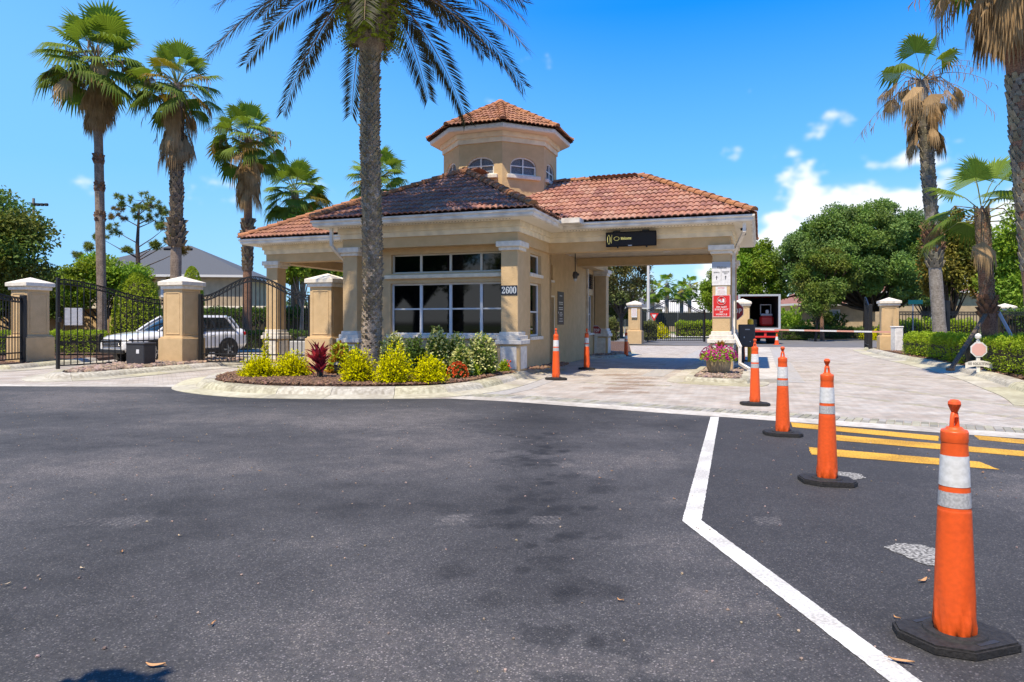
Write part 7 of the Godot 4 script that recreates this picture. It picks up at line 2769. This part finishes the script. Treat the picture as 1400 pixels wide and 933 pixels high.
	for q in [[8.0, 23.3, 1.45, 0.095, "yellow bollard right behind the black reader box"], [7.75, 24.9, 1.0, 0.15, "thick yellow bollard left of the black reader box"]]:
		t = thing("bollard", q[4], "bollard", at(W(q[0], q[1], 0.095)), "yellow bollards on the island")
		mb = MB.new()
		mb.lathe(P2([q[3], 0.0, q[3], q[2] - 0.06, q[3] * 0.7, q[2] - 0.015, 0.0, q[2]]), 18)
		part(t, "post", mb, M.yellow)
		mb = MB.new()
		mb.lathe(P2([q[3] + 0.004, q[2] * 0.72, q[3] + 0.004, q[2] * 0.8]), 18)
		part(t, "band", mb, M.sleeve_grey)
	# flower pot on the island
	t = thing("flower_pot", "ribbed tan pot at the foot of the canopy column", "flower pot", at(Vector3(5.28, 0.1, -17.75)))
	mb = MB.new()
	var prof := [[0.0, 0.0], [0.2, 0.0], [0.235, 0.03], [0.285, 0.16], [0.305, 0.3], [0.3, 0.4], [0.315, 0.42], [0.325, 0.455], [0.3, 0.465], [0.27, 0.44], [0.0, 0.43]]
	var rings := []
	for q in prof:
		var r := []
		for k in 96:
			var a := TAU * k / 96
			var rr: float = q[0]
			if q[1] > 0.02 and q[1] < 0.41 and rr > 0.2:
				rr += 0.006 * (1.0 if (k / 2) % 2 else -1.0)
			r.append(Vector3(cos(a) * rr, q[1], sin(a) * rr))
		rings.append(r)
	loft(mb, rings, true)
	part(t, "pot", mb, M.clay)
	var pf := thing("petunias", "mound of magenta petunias overflowing the tan pot", "flowers", at(Vector3(5.28, 0.52, -17.75)))
	mb = MB.new()
	for k in 1500:
		var d := rand_dir()
		d.y = absf(d.y) * 0.9 - 0.25
		var p := Vector3(d.x * 0.43, 0.02 + d.y * 0.3, d.z * 0.43)
		mb.leaf(p, (d + rand_dir() * 0.8).normalized(), (d + Vector3.UP * 0.5).normalized(), 0.06, 0.03, shade(0.5, 1.0))
	part(pf, "leaves", mb, M.hedge_leaf)
	mb = MB.new()
	for k in 300:
		var d := rand_dir()
		d.y = absf(d.y) * 1.0 - 0.22
		d = d.normalized()
		var p := Vector3(d.x * 0.46, 0.03 + d.y * 0.3, d.z * 0.46)
		var nr := (d + rand_dir() * 0.35).normalized()
		var sx := nr.cross(Vector3.UP).normalized()
		var sy := sx.cross(nr)
		var r := rng.randf_range(0.02, 0.034)
		var tone := shade(0.55, 1.0)
		for q in 5:
			var b0 := TAU * q / 5
			var b1 := TAU * (q + 1) / 5
			mb.leaf_tri(p, p + nr * 0.012 + (sx * cos(b0) + sy * sin(b0)) * r, p + nr * 0.012 + (sx * cos(b1) + sy * sin(b1)) * r, tone)
	part(pf, "blossoms", mb, M.magenta)
	shrub_spike(pf)
	# gate operator boxes
	var op := func(label: String, where: Vector3, turn: float) -> void:
		var o := thing("gate_operator", label, "gate operator", at(where, turn), "grey gate operator boxes")
		var b := MB.new()
		b.box(Vector3(0, 0.33, 0), Vector3(0.62, 0.64, 0.48), 0.02)
		part(o, "housing", b, M.black_box)
		b = MB.new()
		b.box(Vector3(0, 0.675, 0), Vector3(0.65, 0.06, 0.51), 0.02)
		part(o, "lid", b, M.black_box)
		b = MB.new()
		b.box(Vector3(0.1, 0.45, 0.244), Vector3(0.1, 0.12, 0.006))
		part(o, "sticker", b, M.sign_white)
	op.call("dark grey gate operator box in front of the white car's bumper", W(-10.95, 20.5, 0.12), TURN + 0.1)
	op.call("dark grey gate operator box at the far left edge behind the gate bars", W(-16.9, 24.0, 0.1), TURN + 0.3)
	# pale utility cabinet behind the gate
	t = thing("utility_cabinet", "pale grey utility cabinet with a dark dome behind the left gate", "cabinet", at(W(-6.9, 22.9, 0.1), TURN))
	mb = MB.new()
	mb.box(Vector3(0, 0.36, 0), Vector3(0.72, 0.7, 0.5), 0.03)
	part(t, "housing", mb, M.sleeve_grey)
	mb = MB.new()
	mb.lathe(P2([0.2, 0.71, 0.2, 0.78, 0.16, 0.84, 0.0, 0.87]), 18)
	part(t, "dome", mb, M.black_box)
	# white sheet on the open leaf
	t = thing("gate_notice", "blank white notice wired to the open gate leaf", "notice", at(W(-13.75, 21.75, 1.6), atan2(3.35, 1.6) - 0.0))
	t.rotation.y = 0.75
	mb = MB.new()
	mb.box(Vector3(0, 0, 0.03), Vector3(0.5, 0.54, 0.012), 0.003)
	part(t, "sheet", mb, M.sign_white)
	mb = MB.new()
	for sx in [-0.2, 0.2]:
		for sy in [-0.22, 0.22]:
			mb.box(Vector3(sx, sy, 0.037), Vector3(0.02, 0.02, 0.004))
	part(t, "tie", mb, M.silver)
	# paper on the far pillar
	t = thing("pillar_notice", "white paper with red print on the far gate pillar", "notice", at(W(8.1, 46.05, 2.05), TURN))
	mb = MB.new()
	mb.box(Vector3.ZERO, Vector3(0.38, 0.6, 0.012))
	part(t, "sheet", mb, M.sign_white)
	mb = MB.new()
	for k in 6:
		mb.box(Vector3(0, 0.22 - k * 0.075, 0.008), Vector3(0.28, 0.022, 0.003))
	part(t, "print", mb, M.pale_red)
	# white mast by the exit gate and its small triangular sign
	t = thing("white_mast", "slim white mast behind the low end of the exit gate", "mast", at(W(10.05, 51.2, 0.0)))
	mb = MB.new()
	mb.tube([Vector3.ZERO, Vector3(0, 5.6, 0)], [0.13, 0.1], 10)
	part(t, "pole", mb, M.far_white)
	mb = MB.new()
	mb.tube([Vector3.ZERO, Vector3(0, 0.3, 0)], [0.2, 0.18], 10)
	part(t, "foot", mb, M.concrete)
	t = thing("yield_sign", "small red and white triangular sign hung on the exit gate", "sign", at(W(9.75, 47.65, 1.85), deg_to_rad(-15)))
	for q in [[0.34, 0.0, "plate", M.red], [0.17, 0.004, "centre", M.sign_white]]:
		mb = MB.new()
		mb.face([Vector3(-q[0] * 0.9, q[0] * 0.6, q[1]), Vector3(q[0] * 0.9, q[0] * 0.6, q[1]), Vector3(0, -q[0], q[1])], Vector3.BACK)
		part(t, q[2], mb, q[3])
	# green street-name blade
	t = thing("street_name_sign", "green street-name blade on a thin post right of the entry pillar", "sign", at(W(19.4, 33.6, 0.0), deg_to_rad(-20)))
	mb = MB.new()
	mb.bar(Vector3.ZERO, Vector3(0, 2.5, 0), 0.03)
	part(t, "post", mb, M.silver)
	mb = MB.new()
	mb.box(Vector3(0.1, 2.4, 0.04), Vector3(0.62, 0.2, 0.02), 0.004)
	part(t, "blade", mb, M.green_sign)
	# braces of the young palm
	i = 0
	for q in [[12.15, 19.25, 14.35, 20.95, 1.75, "slanting brown timber brace left of the young palm", M.wood], [15.1, 20.3, 14.6, 20.85, 1.75, "steep blue-grey brace right of the young palm", M.metal_blue]]:
		t = thing("tree_brace", q[5], "brace", at(W(q[0], q[1], 0.1)), "braces holding the young palm")
		mb = MB.new()
		mb.sbar(Vector3.ZERO, W(q[2], q[3], q[4]) - W(q[0], q[1], 0.1), 0.1, 0.07)
		part(t, "timber", mb, q[6])
		mb = MB.new()
		mb.box(Vector3(0, 0.02, 0), Vector3(0.16, 0.08, 0.16), 0.01)
		part(t, "stake", mb, M.wood)

func shrub_spike(t: Node3D) -> void:
	var mb := MB.new()
	for k in 60:
		var a := rng.randf() * TAU
		var d := Vector3(cos(a) * 0.45, rng.randf_range(0.7, 1.3), sin(a) * 0.45).normalized()
		mb.leaf(Vector3(0.04, 0.2, 0) + rand_dir() * 0.05, d, Vector3(-cos(a), 0.4, -sin(a)).normalized(), rng.randf_range(0.16, 0.28), 0.05, shade(0.5, 1.0))
	part(t, "centre_leaves", mb, M.croton)

func small_details() -> void:
	# garden lamp in the planter
	var t := thing("garden_lamp", "small black garden lamp between the planter shrubs", "lamp", at(W(-4.02, 16.0, 0.17)))
	var mb := MB.new()
	mb.lathe(P2([0.02, 0.0, 0.02, 0.12, 0.075, 0.13, 0.08, 0.2, 0.075, 0.27, 0.1, 0.28, 0.06, 0.33, 0.0, 0.35]), 14)
	part(t, "lantern", mb, M.iron)
	mb = MB.new()
	mb.lathe(P2([0.0, 0.14, 0.06, 0.14, 0.06, 0.26, 0.0, 0.26]), 10)
	part(t, "lens", mb, M.sleeve_grey)
	# floodlight under the right-hand eave
	t = thing("eave_light", "small brown floodlight under the right end of the drive canopy's eave", "light", house_at * T(5.5, 4.0, -3.6))
	mb = MB.new()
	mb.box(Vector3(0, 0.05, 0), Vector3(0.16, 0.06, 0.12), 0.01)
	part(t, "bracket", mb, M.inside_dark)
	mb = MB.new()
	mb.box(Vector3(0.02, -0.04, 0.02), Vector3(0.1, 0.16, 0.1), 0.02)
	part(t, "lamp_head", mb, M.sign_brown)
	# white cup-like box on the office counter at the side window
	t = thing("paper_stack", "white container standing inside the side window", "container", house_at * T(-0.45, 1.06, -1.75))
	mb = MB.new()
	mb.box(Vector3(0, 0.28, 0), Vector3(0.2, 0.48, 0.28), 0.015)
	part(t, "container_body", mb, M.sign_white)
	mb = MB.new()
	mb.box(Vector3(0, 0.545, 0), Vector3(0.22, 0.045, 0.3), 0.012)
	part(t, "lid", mb, M.sign_white)
	# fallen leaves on the asphalt
	var wheres := ["at the tip of the bottom-left shadow", "on open asphalt left of centre near the viewer", "pale scrap near the left edge", "second pale scrap near the left edge", "leftmost scrap on the asphalt", "near the bottom of the frame left of centre", "small, on the far asphalt at the left", "small, left of the middle of the lot", "beside the pale spot left of the white line", "between the drip stains and the white line", "near the bend of the white line", "low in the drip-stained track", "left of the nearest cone's body", "between the white line and the nearest cone", "at the corner of the nearest cone's rubber foot", "near the end of the lowest yellow line"]
	var at_ := [-1.47, 2.86, -2.4, 4.27, -2.47, 3.99, -2.2, 4.6, -2.72, 3.74, -1.4, 3.25, -4.03, 8.23, -2.4, 6.61, 0.8, 6.3, 0.95, 6.6, 1.3, 5.55, 0.55, 3.53, 2.25, 3.8, 1.62, 2.89, 1.84, 3.32, 4.42, 6.52]
	for k in wheres.size():
		var pale: bool = k in [2, 3, 4]
		var lf := thing("fallen_leaf", "curled dry leaf " + wheres[k], "leaf", at(W(at_[k * 2], at_[k * 2 + 1], 0.004), rng.randf() * TAU, rng.randf_range(0.5, 0.72)), "dry leaves on the asphalt")
		mb = MB.new()
		var n := 7
		var l := 0.07 if k in [0, 13, 12] else 0.032
		var rows := []
		for i in n:
			var f := float(i) / (n - 1)
			var w := 0.24 * l * sin(PI * clampf(f * 0.94 + 0.03, 0, 1)) + 0.001
			var y := 0.006 + 0.012 * pow(f - 0.5, 2.0) * 4.0 * rng.randf_range(0.7, 1.2)
			rows.append([Vector3((f - 0.5) * l * 2.0, y + 0.008, -w + 0.01 * sin(f * 5.0)), Vector3((f - 0.5) * l * 2.0, y, 0.01 * sin(f * 5.0)), Vector3((f - 0.5) * l * 2.0, y + 0.007, w + 0.01 * sin(f * 5.0))])
		for i in n - 1:
			for s in 2:
				mb.face([rows[i][s], rows[i][s + 1], rows[i + 1][s + 1], rows[i + 1][s]], Vector3.UP)
		part(lf, "blade", mb, M.fall_pale if pale else M.fall_leaf)
		mb = MB.new()
		mb.bar(Vector3(l * 0.95, 0.012, 0.0), Vector3(l * 1.3, 0.016, 0.004), 0.0016, 4)
		part(lf, "stem", mb, M.fall_leaf)
	# grit and crumbs of litter
	var gm := stone_mesh()
	var poly := P2([-7, 2.6, -11, 14.5, -5, 13, -1, 12.5, 3, 10, 6, 8, 4, 3, 2, 2.5])
	strew("road_grit", poly, 0.002, 900, [gm], M.pebble, 0.008, 0.022, 0.3)
